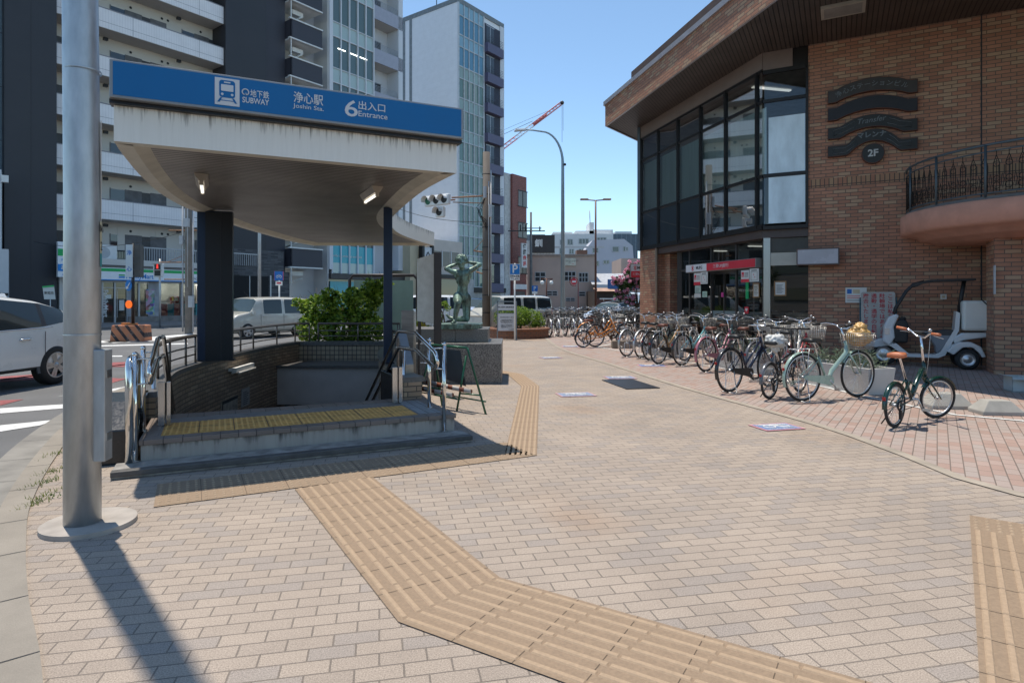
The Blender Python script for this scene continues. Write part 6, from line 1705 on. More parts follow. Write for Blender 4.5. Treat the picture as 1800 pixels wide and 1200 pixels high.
# green A frame with rusty pipes
t = thing('folding_stand', 'green steel folding stand holding two rusty pipes beside the pedestal', 'stand', (0,0,0))
M_grn = mat('green_enamel', (.01,.10,.05), .35, .2, .1, coat=.3)
a1, a2 = Vector(G(854,728)), Vector(G(803,722)); back = Vector((-.62,.62,0)); tp = (a1+a2)/2+Vector((-.06,.12,.82))
mb = MB()
for o_ in (Vector((0,0,0)), back):
    l, r = a2+o_, a1+o_; q = tp+o_*.85
    mb.tube([r, q+Vector((.02,0,-.06)), q], .014, 8).tube([l, q+Vector((-.01,0,-.10))], .014, 8)
    mb.tube([l.lerp(q,.28), r.lerp(q,.28)], .011, 6)
mb.tube([tp, tp+back*.85], .016, 8)
for k in (0,1): mb.tube([(a1 if k else a2)+Vector((0,0,.0)).lerp(tp,.0)+Vector((0,0,.16)), (a1 if k else a2)+back+Vector((0,0,.16))], .010, 6)
mb.build('frame', M_grn, t)
MB().quad(tp+back*.15+Vector((0,-.02,-.04)), tp+back*.75+Vector((0,-.02,-.04)), tp+back*.7+Vector((.03,-.06,-.42)), tp+back*.1+Vector((.05,-.08,-.50))).build('hanging_sheet', mat('dark_mesh_sheet', (.06,.065,.07), .7, 0, .2), t)
c1 = a1.lerp(tp,.28)
pr_ = thing('rusty_pipe', 'white and rust banded pipe, upper one lying on the green stand', 'pipe', c1+Vector((-.12,-.02,.05)))
M_pipe = stripemat('rust_banded_pipe', (.50,.46,.42), (.20,.06,.03), .16, 0, .42, .6, .1, 'Object')
MB().tube([(0,0,0),(-.75,.62,.06)], .030, 12).build('pipe', M_pipe, pr_)
pr_ = thing('rusty_pipe', 'white and rust banded pipe, lower one lying on the green stand', 'pipe', c1+Vector((-.36,.02,.00)))
MB().tube([(0,0,0),(-.62,.55,.03)], .030, 12).build('pipe', M_pipe, pr_)

# ------------------------------------------------------------ big galvanised pole
p0 = G(145,925)
t = thing('lamp_post', 'thick galvanised steel post on a round concrete foot in the left foreground', 'post', (p0.x,p0.y,0))
MB().tube([(0,0,.0),(.0,0,2.0),(-.02,0,4),(-.06,0,9.5)], [.103,.100,.096,.085], 48).build('shaft', M_galv, t)
tl = radians(-.4)
MB().cyl((0.03,.02,.0), .265, .030, 48).build('foot', mat('foot_concrete', (.40,.36,.32), .85, 0, .25, 5, bump=.3), t, bevel=.008)
mb = MB(Matrix.Rotation(radians(8),4,'Z')); mb.box(.080,-.05,.42,.155,.05,1.13); mb.build('cable_box', M_galv, t, bevel=.006)
MB(Matrix.Rotation(radians(8),4,'Z')).box(.155,-.03,.55,.16,.03,.60).box(.155,-.03,.95,.16,.03,1.0).build('box_hinge', M_steel, t)
def curved(z0, z1, a0, a1, m, nm, r=.1185):
    mb = MB(); n = 8
    for i in range(n):
        b0, b1 = radians(a0+(a1-a0)*i/n), radians(a0+(a1-a0)*(i+1)/n); mb.quad((r*cos(b0),r*sin(b0),z0),(r*cos(b1),r*sin(b1),z0),(r*cos(b1),r*sin(b1),z1),(r*cos(b0),r*sin(b0),z1))
    return mb.build(nm, m, t)
M_yl = mat('cream_sticker', (.55,.50,.32), .5, 0, .05)
curved(1.745,1.95,8,38,M_yl,'number_sticker',.1035); curved(1.66,1.745,8,38,mat('teal_sticker', (.03,.28,.30), .4, 0, .05),'number_sticker',.1037); curved(1.95,2.6,14,30,M_paper if 'M_paper' in globals() else M_yl,'number_sticker',.1020)
text('浄心', .05, M_ink, Matrix.Rotation(radians(23),4,'Z') @ Matrix(((0,0,1,.1045),(1,0,0,0),(0,1,0,1.90),(0,0,0,1))), t, 'lettering', ext=.0006)
text('2', .08, M_ink, Matrix.Rotation(radians(20),4,'Z') @ Matrix(((0,0,1,.1045),(1,0,0,0),(0,1,0,1.79),(0,0,0,1))), t, 'lettering', ext=.0006)
for z_ in (1.22, 2.9): MB().lathe([(.1035,z_),(.1045,z_+.004),(.1035,z_+.012)], 32).build('weld_seam', M_galv, t)
# other posts, signs and lamps
def cpole(name, label, cat, loc, h, r0, r1, m, n=16): 
    t = thing(name, label, cat, loc); MB().tube([(0,0,-.1),(0,0,h)], [r0,r1], n).build('pole', m, t); return t
M_cpole = mat('weathered_concrete_pole', (.15,.125,.105), .85, 0, .3, 4, stretch=(1,1,.2))
q = G(855,590); t = cpole('utility_pole', 'brown weathered utility pole carrying the traffic signal', 'utility pole', (q.x,q.y,0), 7.3, .17, .14, M_cpole)
k_ = q.y/F
mb = MB()
for z in (.9,1.6,2.6,3.5,4.3,5.6,6.4): mb.lathe([(.176,z),(.176,z+.03)], 16)
mb.build('band', M_dark, t)
MB().cyl((-.05,-.2,5.45), .07, .45, 12).box(.1,-.24,4.7,.22,-.08,5.2).build('junction_box', M_lgrey, t)
M_rarm = mat('rusty_arm', (.35,.19,.11), .7, .3, .4, 20)
def zof(v, y): return H+(HV-v)*y/F
MB().tube([(0,-.1,zof(345,q.y)),(-1.35,-.35,zof(350,q.y))], .03, 8).tube([(0,-.1,zof(358,q.y)),(-1.3,-.35,zof(358,q.y))], .02, 6).tube([(0,0,zof(483,q.y)),(-.4,-.1,zof(478,q.y))],.03,6).tube([(0,0,zof(444,q.y)),(-.5,-.1,zof(441,q.y))],.03,6).tube([(0,0,zof(415,q.y)),(-.5,-.1,zof(441,q.y))],.012,6).build('arm', M_rarm, t)
MB().tube([(.18,-.05,0),(.18,-.05,zof(300,q.y))], .03, 8).tube([(.10,-.16,zof(520,q.y)),(.10,-.16,zof(320,q.y))], .02, 6).build('conduit', M_lgrey, t)
mb = MB(); rnd = random.Random(3)
for i in range(5): mb.tube([(-.05,-.18,zof(350,q.y)),(-.25-rnd.random()*.2,-.3,zof(365+rnd.random()*20,q.y)),(.02,-.18,zof(390+i*4,q.y))], .012, 5)
mb.build('loose_cable', M_black, t)
# traffic signal
sg_ = thing('traffic_signal', 'horizontal three lamp traffic signal with a lamp below, hung from the utility pole arm', 'traffic light', P(768,352,q.y-.4))
k = (q.y-.4)/F
Ms_ = Matrix.Rotation(radians(-35),4,'Z')
def head(par, M, n, name='signal_head', cols=None, vertical=False, s=.42):
    h = MB(M); w = s*n; h.box(-w/2,-.06,-s*.5,w/2,.12,s*.5); ho = h.build(name, M_white, par, bevel=.05)
    for i in range(n):
        x = -w/2+s*(i+.5)
        v = MB(M @ Matrix.Translation((x,-.06,0)) @ Matrix.Rotation(radians(90),4,'X')); v.lathe([(s*.40,0),(s*.42,.22)], 20, 0, Matrix.Rotation(radians(0),4,'Z'), True, radians(200)); 
        v.build('visor', M_white, ho)
        l = MB(M @ Matrix.Translation((x,-.065,0)) @ Matrix.Rotation(radians(90),4,'X')); l.lathe([(0,.02),(s*.22,.015),(s*.36,0)], 20); l.build('lens', (cols or {}).get(i, M_black), ho)
    return ho
M_gl_on = mat('green_lens', (.01,.12,.07), .3, 0, 0)
head(sg_, Ms_, 3, cols={0:M_gl_on,1:M_black,2:M_black})
head(sg_, Matrix.Translation((.12,.0,-.46)) @ Ms_, 1, 'arrow_head')
MB().tube([(.25,.1,0),(.7,.2,.05)], .03, 6).build('bracket', M_rarm, sg_)
# street lamp, tall grey with curved arm
q = Vector((2.55,31,0)); t = thing('street_lamp', 'tall grey street lamp with a long curved arm', 'street lamp', q)
top = zof(228,31); pts = [(0,0,0),(0,0,top-1.7)]+[( -1.05+1.05*cos(a)-.0,0,top-1.7+1.6*sin(a)) for a in [radians(10*i) for i in range(1,9)]]+[(-1.6,0,top-.07),(-1.95,0,top-.06)]
pts[-2:] = [(-1.5,0,top-.03),(-1.95,0,top)]
MB().tube(pts, [.125,.075]+[.065-.003*i for i in range(len(pts)-2)], 12).build('pole', mat('grey_blue_pole', (.26,.33,.37), .45, .3, .1), t)
MB().add([(-1.85,-.10,top-.05),(-1.85,.10,top-.05),(-2.45,.12,top-.10),(-2.45,-.12,top-.10),(-1.85,-.06,top+.05),(-1.85,.06,top+.05),(-2.35,.08,top+.03),(-2.35,-.08,top+.03)], [(0,1,2,3),(7,6,5,4),(0,4,5,1),(1,5,6,2),(2,6,7,3),(3,7,4,0)]).build('lamp_head', M_lgrey, t, bevel=.02)
MB().ball((.1,-.1,zof(290,31)), .07, 8).tube([(0.02,0,zof(180,31)+0),(.02,0,zof(230,31))], .006, 4).build('sensor', M_dark, t)
# brown twin lamp
t = thing('street_lamp', 'thin brown street lamp with two horizontal lamp heads', 'street lamp', (5.15,38,0)); top = zof(352,38)
M_brp = mat('brown_lamp_paint', (.10,.035,.022), .45, .2, .1)
MB().tube([(0,0,0),(0,0,top)], [.08,.05], 10).tube([(-.8,0,top+.05),(0,0,top-.02),(.8,0,top+.05)], .035, 8).tube([(0,0,2),(0,0,2.1)], .10, 8).build('pole', M_brp, t)
for s_ in (-1,1): MB().box(s_*.45,-.12,top+.0,s_*.95,.12,top+.10).build('lamp_head', mat('tan_lamp_head', (.30,.17,.09), .4), t, bevel=.03)
# globe lamp
t = thing('street_lamp', 'low brown lamp post with two white globes before the beige building', 'street lamp', (2.75,49,0)); top = zof(490,49)
MB().tube([(0,0,0),(0,0,top)], .06, 8).tube([(-.5,0,top-.0),(.5,0,top-.0)], .04, 6).build('pole', M_brp, t)
for s_ in (-1,1): MB().ball((s_*.36,0,top-.30), .17, 14).build('globe', mat('white_globe', (.75,.75,.73), .2, 0, 0), t); MB().tube([(s_*.36,0,top),(s_*.36,0,top-.14)], .04, 8).build('globe_cap', M_brp, t)
# far utility pole
t = cpole('utility_pole', 'thin distant utility pole with cross arms left of the beige building', 'utility pole', (2.15,70,0), zof(373,70), .20, .12, mat('grey_pole', (.15,.15,.15), .8), 10)
MB().box(-2.6,-.05,zof(407,70),1.6,.05,zof(407,70)+.12).box(-1,-.05,zof(402,70),1.2,.05,zof(402,70)+.1).tube([(-1.2,0,zof(395,70)),(-1.2,0,zof(407,70))],.08,6).tube([(-.6,0,zof(392,70)),(-.6,0,zof(407,70))],.08,6).tube([(1.,0,zof(398,70)),(1.,0,zof(407,70))],.08,6).build('cross_arm', M_dark, t)
# left utility pole
q = G(332,583); t = cpole('utility_pole', 'grey concrete utility pole before the convenience store', 'utility pole', (q.x,q.y,0), 9.8, .17, .15, mat('light_concrete_pole', (.24,.22,.20), .85, 0, .25, 3), 16)
MB().tube([(-.22,-.1,0),(-.22,-.1,6.6)], .035, 6).tube([(.24,-.1,0),(.24,-.1,5.6)], .03, 6).tube([(.05,-.2,2),(.05,-.2,7)], .02, 6).build('conduit', M_lgrey, t)
MB().tube([(0,0,zof(461,q.y)),(-1.35,0,zof(461,q.y))], .03, 6).tube([(0,0,zof(491,q.y)),(-1.1,0,zof(491,q.y))], .03, 6).tube([(0,0,zof(445,q.y)),(-1.0,0,zof(461,q.y))], .012, 5).tube([(-.9,0,zof(405,q.y)),(.7,0,zof(405,q.y))],.03,6).build('arm', M_rarm, t)
MB().box(-.1,-.3,zof(400,q.y),.12,-.15,zof(385,q.y)).box(.12,-.3,zof(540,q.y),.3,-.1,zof(520,q.y)).box(-.3,-.25,zof(430,q.y),-.15,-.1,zof(415,q.y)).build('junction_box', M_lgrey, t)
# pedestrian signal
q = G(281,573); t = cpole('pedestrian_signal', 'pedestrian signal showing a red figure on a thin grey post', 'traffic light', (q.x,q.y,0), zof(455,q.y), .06, .05, M_galv, 10)
z1, z0 = zof(463,q.y), zof(487,q.y); MB().box(-.24,-.22,z0,.24,.0,z1).build('signal_head', M_white, t, bevel=.03)
zm = (z0+z1)/2
M_rl = emat('red_man_lamp', (.8,.04,.03), .5)
MB().box(-.16,-.24,zm+.03,.16,-.222,z1-.07).box(-.16,-.24,z0+.06,.16,-.222,zm-.03).build('lens', M_black, t)
MB().box(-.05,-.25,zm+.08,.05,-.242,zm+.24).ball((0,-.245,zm+.28), .045, 8).build('red_figure', M_rl, t)
MB().box(-.25,-.35,z1-.04,.25,-.2,z1).box(-.25,-.35,zm-.0,.25,-.2,zm+.02).build('visor', M_lgrey, t)
# traffic island block with sign post
q = G(231,599,-.1); t = thing('concrete_barrier', 'orange block with black diagonal stripes on the road', 'barrier', (q.x,q.y,-.1), radians(6))
def hazard():
    m, n, b = newmat('hazard_stripes'); tc = n.nodes.new('ShaderNodeTexCoord'); mp = n.nodes.new('ShaderNodeMapping'); mp.inputs['Rotation'].default_value = (0,radians(38),0)
    n.links.new(tc.outputs['Object'], mp.inputs[0]); sp = n.nodes.new('ShaderNodeSeparateXYZ'); n.links.new(mp.outputs[0], sp.inputs[0])
    d = n.nodes.new('ShaderNodeMath'); d.operation = 'MULTIPLY'; d.inputs[1].default_value = 3.6; n.links.new(sp.outputs[0], d.inputs[0])
    f = n.nodes.new('ShaderNodeMath'); f.operation = 'FRACT'; n.links.new(d.outputs[0], f.inputs[0]); l = n.nodes.new('ShaderNodeMath'); l.operation = 'LESS_THAN'; l.inputs[1].default_value = .36; n.links.new(f.outputs[0], l.inputs[0])
    c = _mix(n, l.outputs[0], (.50,.19,.09), (.04,.03,.03)); c = _mix(n, _ramp(n, _noise(n, 7, 5), .55, .7, (0,0,0), (1,1,1)), c, (.28,.2,.16)); n.links.new(c, b.inputs['Base Color']); b.inputs['Roughness'].default_value = .8; return m
mb = MB(); w, d, h = .60, .7, .60
mb.add([(-w,-d/2,0),(w,-d/2,0),(w,d/2,0),(-w,d/2,0),(-w*.93,-d*.42,h),(w*.96,-d*.42,h),(w*.96,d*.42,h),(-w*.93,d*.42,h)], [(0,1,5,4),(1,2,6,5),(2,3,7,6),(3,0,4,7),(4,5,6,7)]); mb.build('block', hazard(), t, bevel=.04)
MB().cbox((-.2,0,h+.04),(.25,.2,.08)).cbox((.05,0,h+.03),(.3,.2,.05)).build('lamp_base', mat('orange_plastic', (.45,.16,.03), .5), t, bevel=.015)
t = cpole('sign_post', 'dark post with a blue arrow disc, an orange reflector and a vertical station name board', 'sign', (q.x+.05,q.y+.02,.5), zof(428,q.y)-.5, .06, .05, M_dark, 10)
def disc(par, c, r, m, nm, d=.02, sq=1.0, M=None):
    Mx = Matrix.Translation(c) @ (M or Matrix()) @ Matrix.Rotation(radians(90),4,'X') @ Matrix.Diagonal((sq,1,1,1))
    mb = MB(Mx); mb.lathe([(0,d),(r*.96,d),(r,d*.6),(r,0),(0,0)], 24, sm=False); return mb.build(nm, m, par)
ya = zof(502,q.y)-.5; o_ = disc(t, (-.12,-.07,ya), .20, mat('arrow_sign_blue', (.0,.17,.50), .35, 0, .03), 'arrow_disc', sq=.62)
MB().tube([(-.06,-.10,ya+.11),(-.16,-.10,ya-.08)], .018, 5).add([(-.20,-.102,ya-.02),(-.21,-.102,ya-.14),(-.10,-.102,ya-.10)], [(0,1,2)]).build('arrow', M_white, o_)
disc(t, (-.10,-.09,zof(535,q.y)-.5), .15, emat('orange_reflector', (.9,.15,.01), .35), 'reflector', sq=.85)  # the reflector is no lamp; its bright orange is put in as glow
MB().box(-.2,-.06,zof(541,q.y)-.5,.10,.03,zof(529,q.y)-.5).build('reflector_case', M_dark, t)
sb0, sb1 = zof(487,q.y)-.5, zof(430,q.y)-.5
MB().box(-.24,-.06,sb0,.02,-.02,sb1).build('name_board', mat('pale_blue_white_board', (.50,.55,.58), .4, 0, .08), t)
text('浄', .20, M_blue, lface(-.11,-.062,sb0+(sb1-sb0)*.74), t, bold=.003); text('心', .20, M_blue, lface(-.11,-.062,sb0+(sb1-sb0)*.24), t, bold=.003)
mb = MB(); mb.box(.05,-.02,sb0,.28,.20,sb1); 
for k in range(5): mb.box(.03,-.05,sb0+k*(sb1-sb0)/5+.02,.30,.0,sb0+k*(sb1-sb0)/5+.06)
mb.build('signal_back', mat('dark_signal_back', (.08,.075,.07), .6), t)
# bicycle road sign
q = Vector(P(491,540,27.5)); t = cpole('road_sign', 'small blue and red bicycle road sign on a white post behind the beige car', 'sign', (q.x,q.y,0), zof(478,27.5), .035, .035, M_white, 8)
z0, z1 = zof(493,27.5), zof(477,27.5)
MB().box(-.20,-.05,z0,.20,-.03,z1).build('sign_plate', M_blue, t); MB().box(-.15,-.05,z0-.22,.15,-.03,z0-.03).build('lower_plate', M_white, t); MB().box(-.21,-.045,z0-.01,-.18,-.025,z1+.01).box(.18,-.052,z0,.2,-.049,z1).build('red_edge', M_redp, t); MB().box(-.1,-.054,z0-.15,.1,-.05,z0-.08).build('red_bar', M_redp, t)
b = MB(); zc_ = (z0+z1)/2
for s_ in (-.07,.07): b.tube([(s_+.05*cos(a),-.055,zc_-.03+.05*sin(a)) for a in [2*pi*i/12 for i in range(12)]], .01, 4, closed=True)
b.tube([(-.07,-.055,zc_-.03),(-.02,-.055,zc_+.06),(.05,-.055,zc_+.05),(.07,-.055,zc_-.03)], .01, 4); b.build('bicycle_symbol', M_white, t)
q = P(456,540,29); t = cpole('post', 'slim pale blue grey post rising behind the beige car', 'post', (q.x,q.y,0), 9.0, .08, .07, M_galv, 10)
# information board 'bicycle parking' and P sign
q = G(891,597); t = thing('notice_board', 'white notice board with printed rules in a grey frame beside the round planter', 'notice board', (q.x,q.y,0))
M_fr = mat('grey_blue_frame', (.22,.25,.27), .4, .6, .1)
w = .36; zt_ = zof(529,q.y)
MB().box(-w,-.02,0,-w+.04,.02,zt_).box(w-.045,-.03,0,w+.0,.03,zt_).box(-w,-.02,zt_-.04,w,.02,zt_).box(-w,-.018,zof(546,q.y),w,.018,zof(545,q.y)).box(-w,-.018,zof(551,q.y),w,.018,zof(550,q.y)).box(w-.08,-.06,0,w+.03,.06,.03).build('frame', M_fr, t)
MB().box(-w+.04,-.012,.32,w-.045,.012,zof(551,q.y)).box(-w+.04,-.012,zof(545,q.y),w-.045,.012,zof(535,q.y)).build('panel', mat('notice_white', (.60,.61,.62), .4, 0, .05), t)
text('浄心駅南 自転車駐車場', .062, M_ink, lface(0,-.014,zof(540,q.y)), t, bold=.001)
text('自転車駐車場のご案内', .05, M_ink, lface(0,-.014,.80), t)
text('この駐車場は自転車専用です\n駐車区画内に整理して置いて\n下さい 通路及び点字ブロック\nの上には置かないで下さい\n\n放置された自転車は移動し\n保管することがあります\n貴重品は置かないで下さい', .036, M_ink, lface(0,-.014,.58), t, line=1.05)
text('名古屋市', .05, M_ink, lface(.16,-.014,.37), t)
q = G(905,598); t = cpole('parking_sign', 'blue and white parking sign on a white post before the notice board', 'sign', (q.x,q.y,0), zof(463,q.y), .032, .032, M_white, 10)
z0, z1 = zof(483,q.y), zof(464,q.y)
MB().box(-.185,-.05,z0,.185,-.035,z1).build('sign_plate', M_white, t); MB().box(-.17,-.053,z0+.015,.17,-.05,z1-.015).build('blue_field', mat('arrow_sign_blue', (.0,.17,.50), .35, 0, .03), t)
text('P', .40, M_white, lface(0,-.055,(z0+z1)/2), t, bold=.006)
MB().box(-.18,-.05,z0-.10,.18,-.04,z0-.01).box(-.17,-.05,z0-.20,.17,-.04,z0-.11).build('lower_plate', M_white, t)
text('自転車(普通)', .06, M_ink, lface(0,-.053,z0-.055), t, bold=.001); text('ここから', .07, M_ink, lface(0,-.053,z0-.155), t, bold=.001)
q = P(940,540,42); t = cpole('parking_sign', 'distant small blue parking sign before the beige building', 'sign', (q.x,q.y,0), zof(502,42), .04, .04, M_white, 8)
z0, z1 = zof(512,42), zof(502,42); MB().box(-.2,-.05,z0,.2,-.03,z1).build('blue_field', M_blue, t); text('P', .36, M_white, lface(0,-.055,(z0+z1)/2), t); MB().box(-.18,-.05,z0-.16,.18,-.03,z0-.02).build('lower_plate', M_white, t)
q = P(1009,540,44); t = thing('bus_stop_sign', 'round red and white bus stop sign on a curved dark red pole', 'sign', (q.x,q.y,0)); zc_ = zof(495,44)
MB().tube([(.30,0,0),(.30,0,zc_-.2)]+[(.30*cos(a),0,zc_+.30*sin(a)) for a in [radians(i*20) for i in range(0,16)]], .03, 6).build('pole', mat('dark_red_pole', (.22,.03,.03), .5), t)
disc(t, (0,-.02,zc_), .22, M_redp, 'disc'); MB().box(-.14,-.045,zc_-.06,.14,-.04,zc_+.07).build('text_plate', M_white, t)
# steel guard rail by the kerb far off
for (u0,u1,y,lab) in ((600,760,24.5,'white pipe guard rail along the kerb behind the statue'),(925,1000,29.5,'white pipe guard rail behind the far bicycles')):
    a, b = P(u0,560,y), P(u1,560,y+1.5); t = thing('guard_rail', lab, 'guard rail', (a.x,a.y,0)); d = Vector((b.x-a.x,b.y-a.y,0)); n = max(3,int(d.length/.9)); mb = MB()
    for z in (.8,.5): mb.tube([(0,0,z),(d.x,d.y,z)], .03, 6)
    for i in range(n+1): mb.tube([(d.x*i/n,d.y*i/n,0),(d.x*i/n,d.y*i/n,.8)], .03, 6)
    mb.build('rail', M_white, t)
# fixed sign against the bank wall
x_ = Wf @ Vector((1.10,-.28,0)); t = thing('leaning_signboard', 'old white board with red vertical writing leaning against the brick wall', 'sign', x_, atan2(dW.y,dW.x))
lean = Matrix.Rotation(radians(-7),4,'X')
bw_, bh_ = .72, 1.30
poly = [(.02,.42),(.22,.22),(.22,.12),(.52,.12),(.52,.22),(.70,.36),(.70,1.60),(.67,1.63),(.05,1.63),(.02,1.60)]
MB(lean).plate(poly, -.012, .012).build('board', mat('stained_white_board', (.44,.42,.38), .7, 0, .2, 3), t)
mr = mat('faded_red_letter', (.45,.04,.05), .6, 0, .2)
for i, s_ in enumerate(('ここは私有地に付き','駐輪場ではありません','通勤・通学の自転車は','撤去いたします')):
    step = .124 if i else .124
    for j, c in enumerate(s_): text(c, .118, mr, lean @ lface(.605-i*.163,-.014,1.53-j*.119), t, 'letter', bold=.002, ext=.0008)
text('(一社)浄心ステーション\n管理組合', .05, M_ink, lean @ lface(.37,-.014,.21), t, ext=.0008)
mb = MB(lean); mb.tube([(0,.02,0),(0,.02,1.5)], .014, 6).tube([(.72,.02,0),(.72,.02,1.5)], .014, 6).tube([(0,.02,.25),(.72,.02,.25)], .012, 6); mb.build('leg_frame', mat('teal_tube', (.02,.13,.17), .4), t)
# planter boxes with silvery plants
def planter(label, plabel, loc, rz, first=None):
    t = thing('planter_box', label, 'planter', loc, rz, 'white planter boxes along the bicycle line')
    mb = MB(); L_, D_, h_ = 1.45, .50, .40; s_ = .04
    mb.add([(s_,s_,0),(L_-s_,s_,0),(L_-s_,D_-s_,0),(s_,D_-s_,0),(0,0,h_),(L_,0,h_),(L_,D_,h_),(0,D_,h_),(.04,.04,h_),(L_-.04,.04,h_),(L_-.04,D_-.04,h_),(.04,D_-.04,h_),(.04,.04,h_-.08),(L_-.04,.04,h_-.08),(L_-.04,D_-.04,h_-.08),(.04,D_-.04,h_-.08)],
      [(0,1,5,4),(1,2,6,5),(2,3,7,6),(3,0,4,7),(4,5,9,8),(5,6,10,9),(6,7,11,10),(7,4,8,11),(8,9,13,12),(9,10,14,13),(10,11,15,14),(11,8,12,15)]); mb.build('box', mat('white_planter', (.52,.52,.50), .6, 0, .08, 3), t, bevel=.006)
    MB().box(.05,.05,h_-.1,L_-.05,D_-.05,h_-.06).build('earth', MC['earth'], t)
    p = thing('silver_leaf_plant', plabel, 'plant', (loc[0],loc[1],h_-.06), rz, 'silvery plants in the white planter boxes'); mb = MB(); rnd = random.Random(int(loc[1]*10))
    for i in range(150):
        x, y = rnd.uniform(.08,L_-.08), rnd.uniform(.08,D_-.08); h = rnd.uniform(.12,.34); a = rnd.uniform(0,6.28); e = Vector((x+cos(a)*h*.5,y+sin(a)*h*.5,h)); b_ = Vector((x,y,0))
        for k in range(7):
            q = b_.lerp(e,.25+.12*k); d = Vector((rnd.gauss(0,1),rnd.gauss(0,1),rnd.uniform(.2,1.4))).normalized()*rnd.uniform(.05,.10); w = d.cross(Vector((rnd.random(),rnd.random(),.3))).normalized()*.009
            mb.add([q,q+d*.5+w,q+d,q+d*.5-w], [(0,1,2,3)])
    mb.build('leaves', M_leafS, p)
    return t
c0 = G(1527,696); rzp = atan2(dC.y,dC.x)
def pb_(k): q = Vector((c0.x,c0.y))-dC*(1.45+k); return (q.x,q.y,.006)
planter('white planter box behind the mint bicycle, nearest the camera', 'silvery leaved plants in the nearest white planter box', pb_(0), rzp)
planter('white planter box behind the dark blue bicycle', 'silvery leaved plants in the planter box behind the dark blue bicycle', pb_(2.6), rzp)
planter('white planter box farthest along, behind the left end of the bicycle row', 'silvery leaved plants in the farthest white planter box', pb_(6.2), rzp)
# concrete kerb weights
def weight(label, u, v, w, d, h, rz=0):
    q = G(u, v); t = thing('concrete_block', label, 'concrete block', (q.x,q.y,.008), rz, 'pyramid shaped concrete blocks on the line'); s_ = .55
    MB().add([(-w,-d,0),(w,-d,0),(w,d,0),(-w,d,0),(-w,-d,.04),(w,-d,.04),(w,d,.04),(-w,d,.04),(-w*s_,-d*.5,h),(w*s_,-d*.5,h),(w*s_,d*.5,h),(-w*s_,d*.5,h)], [(0,1,5,4),(1,2,6,5),(2,3,7,6),(3,0,4,7),(4,5,9,8),(5,6,10,9),(6,7,11,10),(7,4,8,11),(8,9,10,11)]).build('block', mat('pale_concrete', (.38,.36,.32), .85, 0, .15, 6, bump=.3), t, bevel=.008)
weight('pale concrete block right of the folding bicycle near the picture edge', 1750, 727, .24, .16, .17, -.1)
weight('pale concrete block behind the front wheel of the folding bicycle', 1662, 716, .26, .18, .19, -.1)
q = G(1096,612); t = thing('concrete_block', 'small brown concrete block under the turned bicycle far along the row', 'concrete block', (q.x,q.y,.008)); MB().box(-.35,-.12,0,.35,.12,.22).build('block', mat('brown_concrete', (.25,.2,.15), .85), t, bevel=.02)
# boxes and rack at the right edge
q = G(1790,690); t = thing('cardboard_box', 'open pale blue white box on the ground at the right edge', 'box', (q.x+.18,q.y+.1,.004), -.3)
M_cb = mat('pale_box', (.50,.55,.54), .6, 0, .1)
MB().box(-.22,-.15,0,.22,.15,.02).box(-.22,-.15,0,-.21,.15,.24).box(.21,-.15,0,.22,.15,.24).box(-.22,-.15,0,.22,-.14,.24).box(-.22,.14,0,.22,.15,.24).add([(-.22,-.15,.24),(.22,-.15,.24),(.24,-.28,.20),(-.26,-.26,.21)], [(0,1,2,3)]).add([(-.22,-.15,.24),(-.22,.15,.24),(-.34,.13,.27),(-.33,-.14,.26)], [(0,1,2,3)]).build('box', M_cb, t)
MB().cbox((.05,0,.2),(.2,.15,.1)).build('packing', M_bag, t)
t = thing('crate', 'red and black plastic crate below the pale box at the right edge', 'crate', (q.x+.35,q.y-.12,.004), -.3)
MB().box(-.2,-.15,0,.2,.15,.07).build('base', M_redp, t); MB().box(-.18,-.13,.07,.18,.13,.2).build('upper_part', M_black, t)
t = thing('wire_shelf', 'dark metal shelf with pale goods at the right edge behind the pillar', 'shelf', (9.95,10.95,0), atan2(dW.y,dW.x)); mb = MB()
for x in (0,.7):
    for y in (0,.35): mb.box(x,y,0,x+.04,y+.04,1.9)
for z in (.3,.75,1.2,1.65): mb.box(0,0,z,.74,.39,z+.03)
mb.build('frame', M_dark, t); MB().box(.08,.06,.78,.3,.3,1.0).box(.35,.05,.33,.65,.3,.55).box(.1,.05,1.23,.5,.3,1.42).build('goods', M_cb, t)
# overhead wires and antenna
# ------------------------------------------------------------ buildings across the road
M_wallp = mat('apartment_wall_beige', (.62,.59,.55), .8, 0, .04, .5)
M_balc = stripemat('white_balcony_panel', (.80,.78,.79), (.66,.64,.66), .16, 0, .12, .6, 0, 'UV', .3, nz=.08)
M_dkgry = mat('dark_grey_cladding', (.032,.033,.040), .55, 0, .15, .6)
M_bluegry = mat('blue_grey_cladding', (.10,.14,.17), .45, 0, .12, .4)
M_win = glassmat('dark_window_glass', refl=1.2, body=(.035,.04,.045)); M_wfr = mat('window_alu', (.40,.41,.43), .4, .5, .05)
def LB(u, back=0):
    p = onL(u)-dN*back; return p
def building(name, label, p, d=dA): return thing(name, label, 'building', (p.x,p.y,0), atan2(d.y,d.x))
